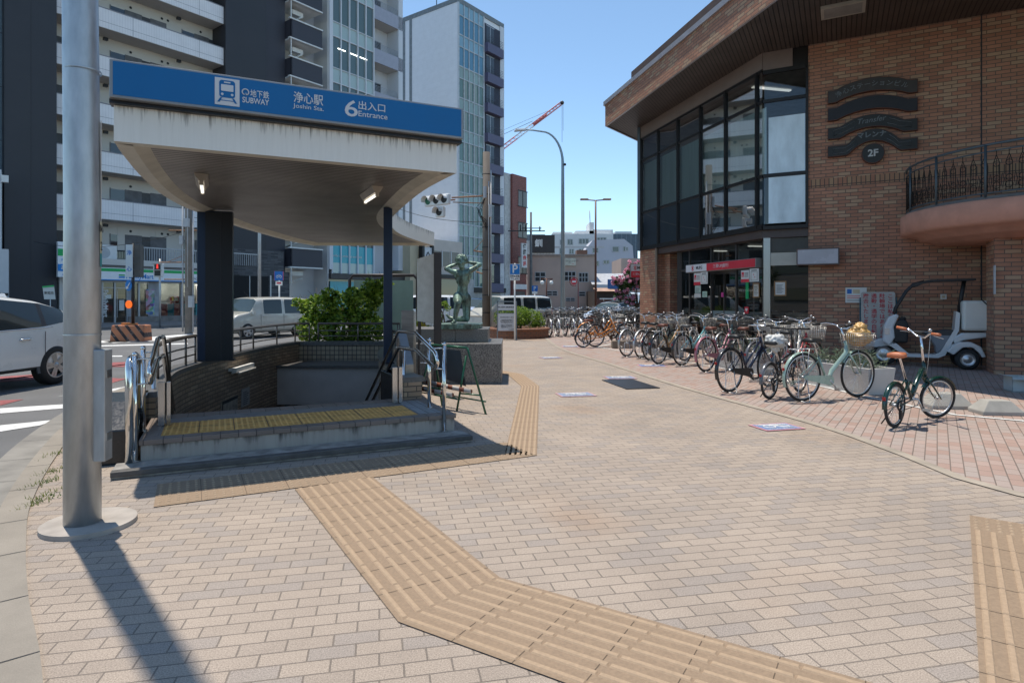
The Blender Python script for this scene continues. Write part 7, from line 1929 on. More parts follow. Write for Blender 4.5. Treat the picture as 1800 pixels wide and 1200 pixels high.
# local frame: x along the street to the right, y away from the viewer, z up
ap = building('apartment_building', 'tall apartment block with long white balconies above the convenience store', onL(95))
W_ap = (onL(393)-onL(95)).length; Hh = 38
MB().box(-.2,1.6,0,W_ap+.2,9,Hh).build('wall', M_wallp, ap)
zb0 = 7.75-1.24
fl = 3.0
for k in range(-1, 10):
    z = zb0+k*fl
    if k >= 0:
        b = MB().box(0,0,z,W_ap,.12,z+1.24).build('balcony', M_balc, ap)
        MB().box(-.0,.12,z-.02,W_ap,1.6,z+.12).box(0,-.01,z-.03,W_ap,.14,z+.0).build('slab', mat('balcony_soffit', (.52,.50,.47), .8, 0, .05), b)
        MB().box(0,-.005,z+.36,W_ap,-.001,z+.38).box(4.3,-.005,z,4.32,-.001,z+1.24).box(8.6,-.005,z,8.62,-.001,z+1.24).box(0,-.02,z+1.2,W_ap,.14,z+1.26).build('joint', mat('joint_grey', (.25,.25,.28), .7), b)
    for i, x in enumerate((.6,3.6,5.2,8.2,9.8)):
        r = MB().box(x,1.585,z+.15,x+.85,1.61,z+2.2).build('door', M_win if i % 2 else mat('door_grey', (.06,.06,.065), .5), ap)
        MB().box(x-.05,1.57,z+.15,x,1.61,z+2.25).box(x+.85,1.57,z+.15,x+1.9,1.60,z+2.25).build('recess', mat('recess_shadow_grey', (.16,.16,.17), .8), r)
    mb = MB(); 
    for x in (2.2,2.6,4.8,6.8,7.2,9.5): mb.cyl((x,1.58,z+2.45), .001, .001, 4); mb.add([(x+.09*cos(a),1.57,z+2.5+.09*sin(a)) for a in [2*pi*i/10 for i in range(10)]], [tuple(range(10))])
    mb.build('vent', M_dark, ap)
    m = MB(); m.box(3.0,1.0,z+2.62,3.25,1.2,z+2.8).box(7.6,1.0,z+2.62,7.85,1.2,z+2.8); m.build('lamp', M_dark, ap)
for i in range(4): MB().box(1.6+i*2.4,1.58,4.7,3.0+i*2.4,1.62,6.3).build('utility_door', M_wallp, ap)
# left dark building
lb = building('dark_tower', 'dark grey clad tower at the left picture edge', onL(95)-dA*7.4)
MB().box(4.9,-.6,0,7.35,10,40).build('wall', M_dkgry, lb)
MB().box(-3,-.2,0,4.9,10,40).build('wall', M_bluegry, lb)
mb = MB()
for k in range(13): mb.box(-3,-.206,k*3+1.3,4.9,-.201,k*3+1.33)
mb.box(6.1,-.606,0,6.14,-.601,40); mb.build('panel_joint', M_ink, lb)
q = P(15,514,33); t = thing('white_panel_building', 'low building with flat white panels at the left edge', 'building', (q.x,q.y,0), atan2(.62,.78))
MB().box(-8,0,0,0,6,zof(438,33)).box(-8,.3,0,-.3,6,zof(298,33)).build('wall', mat('white_panel', (.56,.57,.58), .5, 0, .05), t)
MB().box(-.3,.1,zof(320,33),-.0,.4,zof(308,33)).build('wall_lamp', M_white, t); MB().box(-8,-.01,zof(520,33),0,.0,zof(515,33)).build('dark_base', M_dark, t)
# dark middle tower
dk = building('dark_stair_tower', 'black clad tower with small white railed balconies between the apartment block and the glass office', onL(393)+dA*.0)
W1 = (onL(505)-onL(393)).length; W2 = (onL(560)-onL(393)).length; W3 = (onL(578)-onL(393)).length
MB().box(.02,-.25,0,W1*.62,8,38).build('wall', M_dkgry, dk); MB().box(W1*.62,.3,0,W1,8,38).build('wall', mat('dark_violet_cladding', (.045,.045,.058), .55, 0, .1, .6), dk)
MB().box(W1,1.9,0,W3,8,38).build('rear_wall', mat('light_render', (.62,.61,.60), .8, 0, .05, .5), dk); MB().box(W2+.9,.0,0,W3-.02,1.9,38).build('side_wall', MC['light_render'], dk)
for k in range(0, 11):
    z = 4.05+k*3.03
    b = MB().box(W1+.02,-.5,z,W2,-.38,z+1.45).box(W1+.02,-.5,z,W1+.14,1.9,z+1.45).build('balcony', MC['dark_violet_cladding'], dk)
    MB().box(W1-.15,-.56,z-.10,W2+.03,-.3,z).box(W1-.15,-.56,z+1.45,W2+.03,-.36,z+1.55).box(W1,-.36,z-.1,W2,1.9,z-.0).build('white_edge', M_white, b)
    MB().box(W1+.0,-.5,z-1.5,W1+.06,-.42,z-.1).tube([(W1+.6,1.2,z-1.4),(W1+1.3,-.1,z-.9)], .06, 5).cbox((W1+1.2,.6,z-.5),(1.0,.5,.35)).build('white_stair', M_white, b)
mb = MB().box(W1*.2,-.3,0,W1,-.26,3.6).box(.05,-.31,3.3,W1*.9,-.26,5.2); mb.build('stone_base', brickmat('slate_base', (.06,.062,.07), (.11,.11,.12), (.03,.03,.03), .6, .12, .01, rough=.6, c3=(.04,.04,.05)), dk)
MB().box(.4,-.34,0,3.4,-.32,3.2).build('entrance_recess', mat('deep_recess', (.008,.008,.009), .8), dk); MB().box(3.5,-.36,0,3.62,-.33,3.3).box(1.8,-.36,0,1.86,-.33,3.2).build('entrance_frame', M_wfr, dk)  # flat near-black plate; its colour gives the shade of the recess
# office tower with glass front
of = building('glass_office_tower', 'office tower with pale green glass front and open corner balconies', onL(578))
Wg = (onL(657)-onL(578)).length; Wo = (onL(708)-onL(578)).length
MB().box(0,.5,0,Wg,9,42).box(Wg,1.6,0,Wo,9,42).build('wall', mat('pale_grey_panel', (.64,.66,.70), .5, 0, .03, .4), of)
MB().box(0,-.1,4,.35,.5,42).box(Wo-.55,0,4.2,Wo,1.6,42).build('pier', MC['pale_grey_panel'], of)
M_go = glassmat('green_office_glass', refl=1.1, body=(.10,.15,.15)); M_sp = mat('pale_green_spandrel', (.42,.53,.52), .2, 0, .08, .4, coat=.4); M_bl2 = mat('grey_green_blind', (.22,.25,.25), .6, 0, .12, .5)
nx = 5; pw = (Wg-.35)/nx
zf = zof(490,onL(600).y)
rows = [(4.1,5.4,'w'),(5.4,6.6,'t'),(6.6,9.2,'g')]
def cwin(par, x0, x1, z0, z1, m, nm='window', y=.10): return MB().quad((x0,y,z0),(x1,y,z0),(x1,y,z1),(x0,y,z1)).build(nm, m, par)
M_turq = mat('turquoise_film', (.0,.36,.46), .3, 0, .05, 1, coat=.3); M_lampo = emat('office_strip_lamp', (1,.98,.9), 2.5)
cwin(of,.35,Wg,3.7,4.6,M_sp,'spandrel'); cwin(of,.35,Wg,4.6,6.1,M_turq,'turquoise_band',.09); cwin(of,.35,Wg,6.1,8.2,mat('dark_office', (.03,.035,.04), .2, 0, .1, coat=.5))
z = 8.2; k = 0
while z < 40:
    cwin(of,.35,Wg,z,z+1.25,M_sp,'spandrel')
    o_ = cwin(of,.35,Wg,z+1.25,z+3.95,M_go)
    if k % 3 != 0: MB().box(.4,.16,z+(2.5 if k % 2 else 1.9),Wg-.05,.17,z+3.95).build('blind', M_bl2, o_)
    else:
        for x in (1.0,2.3,3.4): MB().box(x,.06,z+3.0,x+.8,.09,z+3.06).build('ceiling_lamp', M_lampo, o_)
    z += 3.95; k += 1
mb = MB()
for i in range(nx+1): x = .35+pw*i; mb.box(x-.05,-.05,3.6,x+.05,.12,42)
z = 8.2
while z < 42: mb.box(.35,-.0,z-.04,Wg,.12,z+.04); mb.box(.35,.0,z+1.22,Wg,.12,z+1.28); z += 3.95
mb.build('mullions', MC['pale_grey_panel'], of)
text('turquoise', .01, M_white, lface(0,-.1,0), of) if False else None
for k in range(0, 9):
    z = 7.4+k*3.95
    b = MB().box(Wg+.05,0,z,Wo-.0,.12,z+1.25).build('balcony', mat('grey_violet_panel', (.36,.37,.44), .5, 0, .08), of); MB().box(Wg+.05,.12,z-.0,Wo-.1,1.6,z+.15).build('slab', MC['balcony_soffit'], b)
    w = MB().box(Wg+.4,1.55,z+.5,Wg+2.2,1.59,z+2.7).build('window', M_win, of); MB().box(Wg+.35,1.52,z+2.68,Wg+2.25,1.56,z+2.76).box(Wg+1.27,1.52,z+.5,Wg+1.33,1.56,z+2.7).box(Wg+.35,1.52,z+1.2,Wg+2.25,1.55,z+1.26).build('window_frame', M_wfr, w)
    mb = MB()
    for j in range(5): mb.box(Wg+.2,.03,z+1.3+j*.12,Wo-.5,.06,z+1.32+j*.12)
    mb.build('railing', M_wfr, b)
MB().box(0,-.3,3.2,Wo,.5,3.65).build('canopy', mat('dark_canopy', (.06,.055,.055), .5), of); MB().box(.1,.3,0,Wo,.45,3.2).build('shop_glass', M_win, of); MB().box(.3,.2,.4,3.6,.28,3.0).build('window_poster', M_turq, of)
for i in range(3): text('Car Life Lab'[:0] or 'smile lab', .30, M_white, lface(.9+i*1.1,.07,5.2), of, ext=.002)
# small shops between the towers
sh = building('shop_building', 'low beige shop with a row of vertical windows beside the glass office', onL(712))
Ws = (onL(800)-onL(712)).length; yS = onL(745).y
MB().box(2.0,-1.2,0,Ws-.2,6,zof(418,yS-2)).build('wall', mat('beige_render', (.56,.50,.45), .8, 0, .08, 1), sh)
MB().box(-.3,-1.0,0,.8,4,zof(430,yS-3)).box(1.5,-1.0,0,2.0,4,zof(430,yS-3)).build('side_wall', mat('yellow_beige_render', (.52,.45,.32), .8, 0, .1, 1), sh)
MB().box(.75,-1.6,0,1.05,-1.1,zof(428,yS-3)).box(2.15,-1.6,0,2.35,-1.1,zof(428,yS-3)).box(.5,-1.7,zof(486,yS-3),2.6,-1.1,zof(480,yS-3)).build('tower_frame', M_dark, sh)
za, zb_ = zof(465,yS-3), zof(433,yS-3)
MB().box(1.05,-1.5,za,2.15,-1.2,zb_).build('sign_panel', mat('sign_pale', (.58,.60,.63), .4), sh)
MB().tube([(1.35,-1.53,za+.9),(1.6,-1.53,za+1.3),(1.85,-1.53,za+.9)], .05, 4).box(1.3,-1.52,za+.65,1.9,-1.505,za+.7).build('sign_mark', M_ink, sh)
MB().box(1.05,-1.5,zof(482,yS-3),2.15,-1.2,za-.1).build('sign_panel', mat('brown_sign', (.16,.10,.06), .5), sh)
disc(sh, (1.6,-1.52,zof(471,yS-3)), .28, mat('yellow_mark', (.65,.45,.03), .5), 'sign_mark')
MB().box(.9,-1.65,zof(498,yS-3),2.6,-1.55,zof(490,yS-3)).build('parking_sign', M_blue, sh); text('P', .42, M_white, lface(1.3,-1.68,zof(494,yS-3)), sh); MB().box(1.9,-1.67,zof(497,yS-3),2.3,-1.66,zof(491,yS-3)).build('white_square', M_white, sh)
for i in range(6):
    x = 2.6+i*1.35
    if x+1.1 > Ws-.3: break
    w = MB().box(x,-1.23,zof(465,yS-3),x+1.1,-1.205,zof(437,yS-3)).build('window', mat('brown_window', (.13,.115,.10), .3, 0, .1, coat=.3), sh); MB().box(x-.12,-1.27,zof(466,yS-3),x,-1.2,zof(436,yS-3)).build('window_frame', M_wfr, w)
MB().box(2.2,-1.5,zof(487,yS-3),Ws,-1.2,zof(480,yS-3)).build('awning', M_dark, sh); MB().box(2.6,-1.25,0,6.2,-1.21,zof(489,yS-3)).build('shop_window', M_win, sh)
MB().box(6.5,-1.3,0,Ws+1.5,-1.2,zof(487,yS-3)).build('roller_shutter', stripemat('white_shutter', (.52,.51,.49), (.3,.3,.29), .14, 1, .2, .6), sh)
# white tower with blue green glass
c = onL(805); wt = building('white_glass_tower', 'white nine storey tower with blue green glass front and violet balconies', c)
Ww = (onL(886)-c).length; Hw = zof(3,c.y); Wg2 = (onL(850)-c).length
M_wt = stripemat('white_wall_panel', (.80,.82,.86), (.74,.76,.80), .60, 1, .03, .6, 0, 'UV', .1, nz=.06)
MB().box(0,.12,0,Ww-.0,8.4,Hw).build('wall', M_wt, wt)
MB().box(-.05,0,Hw-.0,Ww,8.5,Hw+.5).build('parapet', mat('grey_cap', (.20,.23,.25), .6), wt)
MB().box(-.02,8.0,0,-.0,8.5,Hw+.5).box(-.03,6.9,0,-.005,7.3,Hw).build('dark_strip', mat('grey_cap', (.20,.23,.25), .6), wt)
MB().box(0,0,2.5,.15,.12,Hw).box(Ww-.75,-.02,0,Ww,.12,Hw).box(Wg2-.02,-.02,2.5,Wg2+.15,.12,Hw).build('edge_trim', mat('pale_grey_panel', (.44,.46,.50), .5), wt)
M_gb1 = glassmat('blue_glass_top', refl=1.2, body=(.10,.26,.38)); M_gg = glassmat('green_glass_low', refl=1.2, body=(.13,.22,.19)); M_gsp = mat('blue_spandrel', (.24,.42,.52), .2, 0, .1, .5, coat=.5); M_gsg = mat('green_spandrel', (.28,.38,.35), .2, 0, .12, .5, coat=.5)
nfl = 9; fh = (Hw-2.8)/nfl
for k in range(nfl):
    z = 2.8+k*fh; tp_ = k >= 7
    o_ = cwin(wt,.15,Wg2,z,z+fh*.62,M_gb1 if tp_ else M_gg,y=.06)
    if not tp_:
        for i in range(5):
            if (i*3+k*2) % 4: x = .15+(Wg2-.15)*i/5; MB().box(x+.1,.03,z+.1,x+.52,.05,z+fh*.6).build('blind', mat('green_blind', (.20,.36,.30) if k % 2 else (.30,.36,.33), .6, 0, .15, .5), o_)
    cwin(wt,.15,Wg2,z+fh*.62,z+fh,M_gsp if tp_ else M_gsg,'spandrel',.05)
mb = MB()
for i in range(6): x = .15+(Wg2-.15)*i/5; mb.box(x-.05,-.04,2.8,x+.05,.08,Hw)
for k in range(nfl): z = 2.8+k*fh; mb.box(.15,-.02,z-.06,Wg2,.08,z+.06); mb.box(.15,-.02,z+fh*.62-.05,Wg2,.08,z+fh*.62+.05)
mb.build('mullions', mat('pale_mullion', (.50,.54,.58), .5), wt)
M_vio = mat('violet_balcony', (.105,.10,.17), .5, 0, .1); 
MB().box(Wg2+.15,.02,2.5,Ww-.75,.11,Hw-.6).build('balcony_recess', mat('recess_blue_dark', (.035,.04,.065), .7), wt)
for k in range(nfl):
    z = 2.8+k*fh; b = MB().box(Wg2+.15,-.5,z-.55,Ww-.7,.02,z+.45).build('balcony', M_vio, wt)
    mb = MB()
    for j in range(5): mb.box(Wg2+.2,-.45,z+.55+j*.18,Ww-.75,-.42,z+.58+j*.18)
    mb.build('railing', mat('dark_rail', (.06,.06,.08), .5), b); w = MB().box(Wg2+.5,.0,z+.6,Wg2+1.9,.015,z+2.6).build('window', M_win, wt); MB().box(Wg2+.45,-.02,z+2.55,Wg2+1.95,.01,z+2.65).box(Wg2+1.15,-.02,z+.6,Wg2+1.25,.01,z+2.6).build('window_frame', M_wfr, w)
MB().box(0,-.3,2.2,Ww,-.0,2.75).build('canopy', M_dark, wt); MB().box(.2,-.02,0,Ww-.8,.10,2.2).build('shutter', MC['white_shutter'], wt)
MB().tube([(2.0,5,Hw),(2.0,5,Hw+3.5)], .05, 5).build('aerial', M_dark, wt)
# brown tiled building
c = onL(887); br = building('brown_building', 'narrow brown red tiled building with a vertical dental sign', c); Wb = (onL(922)-c).length; Hb = zof(309,c.y+2)
MB().box(0,0,0,1.15,8,Hb).build('white_wall', mat('white_side_wall', (.55,.55,.54), .7), br)
MB().box(1.15,-.3,0,Wb,8,Hb).build('wall', brickmat('dark_red_tile', (.30,.10,.08), (.25,.08,.065), (.08,.04,.035), .4, .2, .015, rough=.6), br)
for v0, v1 in ((336,362),(392,417),(452,480)):
    w = MB().box(2.3,-.34,zof(v1,c.y+2),4.1,-.31,zof(v0,c.y+2)).build('window', mat('brown_window', (.13,.115,.10), .3, 0, .1, coat=.3), br); MB().box(2.2,-.38,zof(v1,c.y+2)-.1,4.2,-.34,zof(v1,c.y+2)).box(3.15,-.37,zof(v1,c.y+2),3.25,-.34,zof(v0,c.y+2)).box(2.2,-.38,zof(v0,c.y+2),4.2,-.34,zof(v0,c.y+2)+.1).build('window_frame', M_dark, w)
zs0, zs1 = zof(462,c.y), zof(427,c.y); zs0 = zof(470,c.y)
MB().box(1.3,-1.6,zs0,2.3,-1.4,zs1).build('vertical_sign', M_sw, br)
for i, ch in enumerate('伊藤歯科'): text(ch, .62, M_ink if i < 2 else M_redp, lface(1.8,-1.62,zs1-.4-i*(zs1-zs0)/4.2), br, bold=.02, ext=.004)
MB().box(1.3,-.5,zof(508,c.y),Wb-.2,-.3,zof(499,c.y)).build('name_board', M_sw, br); MB().box(1.4,-.36,0,Wb-.4,-.31,zof(512,c.y)).build('shutter', MC['brown_window'], br)
# beige building facing us
def simple(name, label, u0, u1, vtop, Y, m, depth=8, rz=0.0, skew=0):
    a = P(u0, 540, Y); b = P(u1, 540, Y); w = b.x-a.x
    t = thing(name, label, 'building', (a.x,a.y,0), rz); h = zof(vtop, Y)
    MB().box(0,0,-.1,w,depth,h).build('wall', m, t); return t, w, h
def wn(t, Y, u0, u1, v0, v1, X0, div=2, hor=1, m=None):
    x0, x1 = (u0-900)*Y/F-X0, (u1-900)*Y/F-X0; z0, z1 = zof(v1,Y), zof(v0,Y)
    w = MB().box(x0,-.03,z0,x1,-.01,z1).build('window', m or M_win, t); mb = MB(); e = .05*Y/60
    mb.box(x0-e,-.10,z0-e,x0,-.0,z1+e).box(x1,-.10,z0-e,x1+e,-.0,z1+e).box(x0,-.10,z0-e,x1,-.0,z0).box(x0,-.10,z1,x1,-.0,z1+e)
    for i in range(1, div): x = x0+(x1-x0)*i/div; mb.box(x-e*.6,-.08,z0,x+e*.6,-.03,z1)
    for i in range(1, hor+1): z = z0+(z1-z0)*i/(hor+1); mb.box(x0,-.08,z-e*.6,x1,-.03,z+e*.6)
    mb.build('window_frame', M_wfr, w)
M_pb = mat('pinkish_beige_render', (.47,.355,.30), .85, 0, .08, .5)
bg, w, h = simple('beige_building', 'two storey pinkish beige building with small grey windows facing the plaza', 927, 1047, 447, 78, M_pb)
X0 = bg.location.x
for a_ in ((941,958,479,494,2),(993,1011,478,493,3),(1018,1033,480,495,3),(962,979,512,519,2),(995,1010,524,529,2),(1018,1028,513,520,1),(1037,1045,517,533,2),(941,957,520,526,1)): wn(bg,78,*a_[:4],X0,a_[4])
MB().box(-.1,-.15,h-.25,w+.1,0,h).build('parapet_trim', mat('beige_trim', (.32,.25,.21), .8), bg)
MB().box((992-900)*78/F-X0,-.2,zof(467,78),(1012-900)*78/F-X0,-.05,zof(454,78)).build('clinic_sign', mat('cream_sign', (.60,.57,.47), .5), bg)
text('士クリニック', .30, M_ink, lface((1003-900)*78/F-X0,-.22,zof(459,78)), bg, ext=.004, sx=1.1); text('clinic', .14, M_redp, lface((1007-900)*78/F-X0,-.22,zof(464,78)), bg)
MB().box((1017-900)*78/F-X0,2,h,(1036-900)*78/F-X0,4,h+.7).build('roof_unit', mat('rust_unit', (.14,.09,.07), .8), bg)
M_w2 = mat('far_white_wall', (.66,.66,.66), .8, 0, .06, .3); M_w3 = mat('far_grey_wall', (.50,.50,.55), .8, 0, .05, .3)  # walls lightened: distance haze is put into both colours
ws, w, h = simple('warehouse', 'low grey white corrugated building behind the thin utility pole', 922, 975, 423, 100, stripemat('corrugated_white', (.64,.64,.62), (.46,.46,.46), .5, 0, .2, .7))  # corrugated sheet also lightened to carry the haze
MB().box(w-4.0,-.2,h-2.0,w,-.05,h+.9).build('sign_panel', mat('black_brown_sign', (.03,.025,.025), .5), ws); text('釧', 1.3, M_white, lface(w-2.6,-.25,h-.5), ws, bold=.03); MB().box(w,-.1,h-1.2,w+8,0,h-.9).build('roof_rail', M_lgrey, ws)
b2, w, h = simple('grey_block', 'blue grey block with flat roof behind the brown tiled building', 918, 958, 412, 115, mat('blue_grey_wall', (.16,.19,.22), .7))
fb_, w, h = simple('white_office', 'distant white office block with rooftop boxes behind the tall street lamp', 970, 1078, 411, 150, M_w2, 14)
X0 = fb_.location.x
for a_ in ((985,988,422,430,1),(998,1006,421,430,2),(1018,1034,420,428,3),(1050,1065,418,425,3),(1001,1008,438,446,2),(1018,1031,438,446,3),(984,990,437,446,1)): wn(fb_,150,*a_[:4],X0,a_[4],0)
for u0, u1, v in ((973,1008,406),(1013,1045,404),(1045,1080,402),(1038,1046,389)):
    MB().box((u0-900)*150/F-X0,2,h,(u1-900)*150/F-X0,9,zof(v,150)).build('rooftop_box', M_w2, fb_)
MB().tube([((1041-900)*150/F-X0,4,zof(389,150)),((1040-900)*150/F-X0,4,zof(366,150))], .12, 5).build('aerial', M_lgrey, fb_)
d_, w, h = simple('dark_glass_block', 'distant blue grey ribbed block at the right of the white office', 1076, 1121, 411, 160, stripemat('ribbed_blue', (.10,.14,.18), (.2,.24,.28), 1.2, 0, .15, .5), 10)
X0 = d_.location.x; MB().box(1,1,h,w*.8,6,zof(406,160)).build('rooftop_box', M_w2, d_)
# grey building with slanting sides
Y = 115; pts = [(1024,526+30),(1024,446),(1042,422),(1097,420),(1112,432),(1121,556)]
a = P(1030,540,Y); t = thing('grey_slanted_building', 'grey building with slanting roof edges and few small windows', 'building', (a.x,Y,0))
MB().plate([((u-900)*Y/F-a.x, max(-.1,zof(v,Y))) for u, v in pts][::-1], 0, 8).build('wall', M_w3, t); X0 = a.x
for a_ in ((1042,1051,436,444,1),(1077,1087,434,442,1),(1096,1099,434,441,1),(1101,1103,435,440,1),(1061,1070,458,463,2),(1048,1052,459,467,1)): wn(t,Y,*a_[:4],X0,a_[4],0)
# small houses by the pink tree
t, w, h = simple('shop_house', 'low brown shop front with a pink awning and blue banner behind the bicycles', 1046, 1105, 511, 70, mat('dark_shop', (.06,.045,.04), .8))
X0 = t.location.x
MB().add([(-.2,-1.2,zof(512,70)),(3.4,-1.2,zof(512,70)),(3.4,0,zof(506,70)),(-.2,0,zof(506,70))], [(0,1,2,3)]).build('awning', mat('pink_awning', (.45,.28,.20), .7), t); MB().box(0,-.4,0,w,-.2,zof(524,70)).build('board_fence', stripemat('brown_boards', (.13,.05,.04), (.07,.03,.025), .3, 0, .1, .7), t)
MB().box(1.4,-.3,zof(508,70),6,-.1,zof(491,70)).build('blue_banner', mat('blue_banner', (.03,.11,.30), .6, 0, .3, 1), t)
text('焼きたて', .55, M_sw, lface(3.8,-.33,zof(500,70)), t, bold=.02)
t, w, h = simple('white_house', 'white gabled house roof above the blue banner', 1048, 1110, 500, 76, M_w2)
MB().add([(-.5,0,h),(w,0,h),(w,6,h+1.6),(-.5,6,h+1.6),(-.5,0,h),(3,3,h+1.6)], [(0,1,2,3)]).build('roof', mat('pale_roof', (.42,.43,.45), .6), t)
t, w, h = simple('low_beige_house', 'low beige house wall seen through the pink blossom', 1092, 1135, 454, 85, M_pb)
# convenience store
fm = building('convenience_store', 'convenience store with white, green and blue fascia at the foot of the apartment block', onL(98))
Wf_ = (onL(372)-onL(98)).length; ys = onL(200).y
Zt = 3.95
MB().box(0,-.9,3.0,Wf_,1.5,3.95).build('parapet', M_wallp, fm); MB().box(0,-.6,0,.6,1.5,3.0).box(Wf_-.6,-.6,0,Wf_,1.5,3.0).build('pier', M_wallp, fm)
MB().box(0,-1.0,3.50,Wf_,-.9,3.58).box(0,-.95,3.40,Wf_,-.9,3.46).build('dark_line', mat('dark_line_grey', (.12,.11,.11), .7), fm)
fx0 = .6
MB().box(fx0,-1.15,2.62,Wf_,-.9,3.40).build('fascia', mat('store_white', (.82,.84,.86), .4, 0, .03), fm)
MB().box(fx0,-1.16,3.17,Wf_,-1.151,3.36).build('green_band', mat('store_green', (.0,.40,.10), .4, 0, .03), fm); MB().box(fx0,-1.16,2.62,Wf_,-1.151,2.68).build('blue_line', mat('store_blue', (.0,.22,.62), .4, 0, .03), fm)
def fmx(u): 
    q = onL(98)+dN*1.16; r = (u-900)/F; return (q.x-r*q.y)/(r*dA.y-dA.x)
MB().box(fmx(209),-1.17,2.92,fmx(219.5),-1.161,3.00).build('logo_green', MC['store_green'], fm); MB().box(fmx(209),-1.17,2.78,fmx(219.5),-1.161,2.88).build('logo_blue', MC['store_blue'], fm)
o_ = text('FamilyMart', .42, MC['store_blue'], lface((fmx(222)+fmx(270))/2,-1.165,2.90), fm, bold=.006); xs = [v.co.x for v in o_.data.vertices]; k = (fmx(270)-fmx(222))/(max(xs)-min(xs)); mx_ = (max(xs)+min(xs))/2
for v in o_.data.vertices: v.co.x = (fmx(222)+fmx(270))/2+(v.co.x-mx_)*k
text('浄心店', .2, M_ink, lface(fmx(345),-1.165,2.85), fm)
M_stg = glassmat('store_glass', (.6,.66,.66), .9, .01)
zf0 = .12
divs = [.6, fmx(186), fmx(190), fmx(212), fmx(228), fmx(238), fmx(252), fmx(264)]
for a_, b_ in ((fmx(150),fmx(185)),(fmx(187),fmx(206)),(fmx(209),fmx(229)),(fmx(238),fmx(249)),(fmx(252),fmx(267)),(fmx(290),fmx(324)),(fmx(328),fmx(352))): MB().quad((a_,-.6,.35),(b_,-.6,.35),(b_,-.6,2.55),(a_,-.6,2.55)).build('shop_window', M_stg, fm)
mb = MB()
for u in (150,186,208,230,237,250.5,268): x = fmx(u); mb.box(x-.05,-.68,0,x+.05,-.55,2.6)
mb.box(.6,-.66,2.5,Wf_,-.5,2.62); mb.box(.6,-.66,2.15,fmx(230),-.56,2.20); mb.build('window_frame', M_wfr, fm)
MB().box(fmx(268),-.7,0,fmx(289),-.3,2.62).box(fmx(230),-.68,0,fmx(237),-.4,2.62).box(fmx(324),-.7,0,fmx(328),-.4,2.6).build('grey_pier', mat('pier_grey', (.36,.36,.38), .7), fm); MB().box(.6,-.75,0,fmx(184),-.5,.35).box(fmx(231),-.75,0,Wf_,-.5,.35).build('base_tiles', mat('base_tile', (.24,.21,.19), .7), fm)
MB().box(.6,6.0,0,Wf_,6.2,2.6).build('back_wall', mat('store_back', (.30,.26,.22), .8, 0, .5, 1.5), fm); MB().box(.6,-.4,2.62,Wf_,6,2.66).build('ceiling', mat('store_ceiling', (.5,.5,.48), .8), fm)
for i in range(7): MB().box(1.0+i*2.3,1.0,2.55,2.4+i*2.3,1.12,2.60).build('ceiling_lamp', emat('store_lamp', (1,.97,.9), 6.0), fm)
rnd = random.Random(8); gm_ = [mat('goods_%s' % n_, c_, .6, 0, .3, 6) for n_, c_ in (('red',(.45,.06,.05)),('green',(.05,.28,.15)),('cream',(.5,.46,.36)),('teal',(.05,.32,.34)),('blue',(.06,.14,.4)),('yellow',(.55,.42,.05)),('white',(.55,.55,.55)))]
for j in range(5):
    b = MB(); x = fmx(290)-10+j*2.9; y = 1.2+(j % 2)*1.5; b.box(x,y+.3,0,x+2.2,y+.4,1.6,0)
    for lv in range(4):
        b.box(x,y,.2+lv*.38,x+2.2,y+.4,.22+lv*.38,6)
        xx = x
        while xx < x+2.1: w_ = rnd.uniform(.08,.25); b.box(xx,y+.02,.22+lv*.38,xx+w_-.02,y+.2,.22+lv*.38+rnd.uniform(.12,.3),rnd.randrange(7)); xx += w_
    b.build('shelf', gm_, fm)
for i in range(9): b = MB(); x = fmx(291)+i*.42; b.box(x,-.56,.35,x+.38,-.54,1.15); b.build('window_poster', gm_[(i*3) % 6], fm)
M_pm = mat('poster_collage', (.2,.4,.35), .5)
def collage():
    m, n, b = newmat('poster_print'); v = n.nodes.new('ShaderNodeTexVoronoi'); v.inputs['Scale'].default_value = 5; tc = n.nodes.new('ShaderNodeTexCoord'); n.links.new(tc.outputs['Object'], v.inputs['Vector'])
    h_ = n.nodes.new('ShaderNodeHueSaturation'); h_.inputs['Saturation'].default_value = .8; h_.inputs['Value'].default_value = .55; n.links.new(v.outputs['Color'], h_.inputs['Color']); n.links.new(h_.outputs[0], b.inputs['Base Color']); return m
M_col = collage()
MB().box(fmx(291),-.545,.37,fmx(323),-.535,1.15).build('window_poster', M_col, fm); MB().box(fmx(262),-.72,.45,fmx(277),-.70,2.1).build('banner', M_col, fm)
MB().box(fmx(212),-.62,.3,fmx(213),-.6,2.1).build('door_rail', M_wfr, fm)
o_ = text('FamilyMart', .40, M_white, Matrix.Translation((fmx(191.5),-.63,1.2)) @ LF @ Matrix.Rotation(radians(-90),4,'Z'), fm, bold=.008, sx=.95)
MB().box(fmx(194),-.62,1.5,fmx(202),-.61,1.75).box(fmx(216),-.62,.75,fmx(225),-.61,1.4).build('door_notice', M_paper, fm)
# pylon sign on the left corner
MB().box(-.3,-1.3,zof(488,37),.55,-1.1,zof(428,37)).build('corner_sign', MC['store_white'], fm); MB().box(-.3,-1.31,zof(452,37),.55,-1.30,zof(440,37)).build('corner_green', MC['store_green'], fm); MB().box(-.3,-1.31,zof(478,37),.55,-1.30,zof(466,37)).build('corner_blue', MC['store_blue'], fm)
text('Family', .2, MC['store_blue'], lface(.12,-1.315,zof(459,37)), fm); text('お酒', .3, M_white, lface(.12,-1.315,zof(472,37)), fm, bold=.004); text('ATM', .2, MC['store_blue'], lface(.12,-1.315,zof(483,37)), fm)
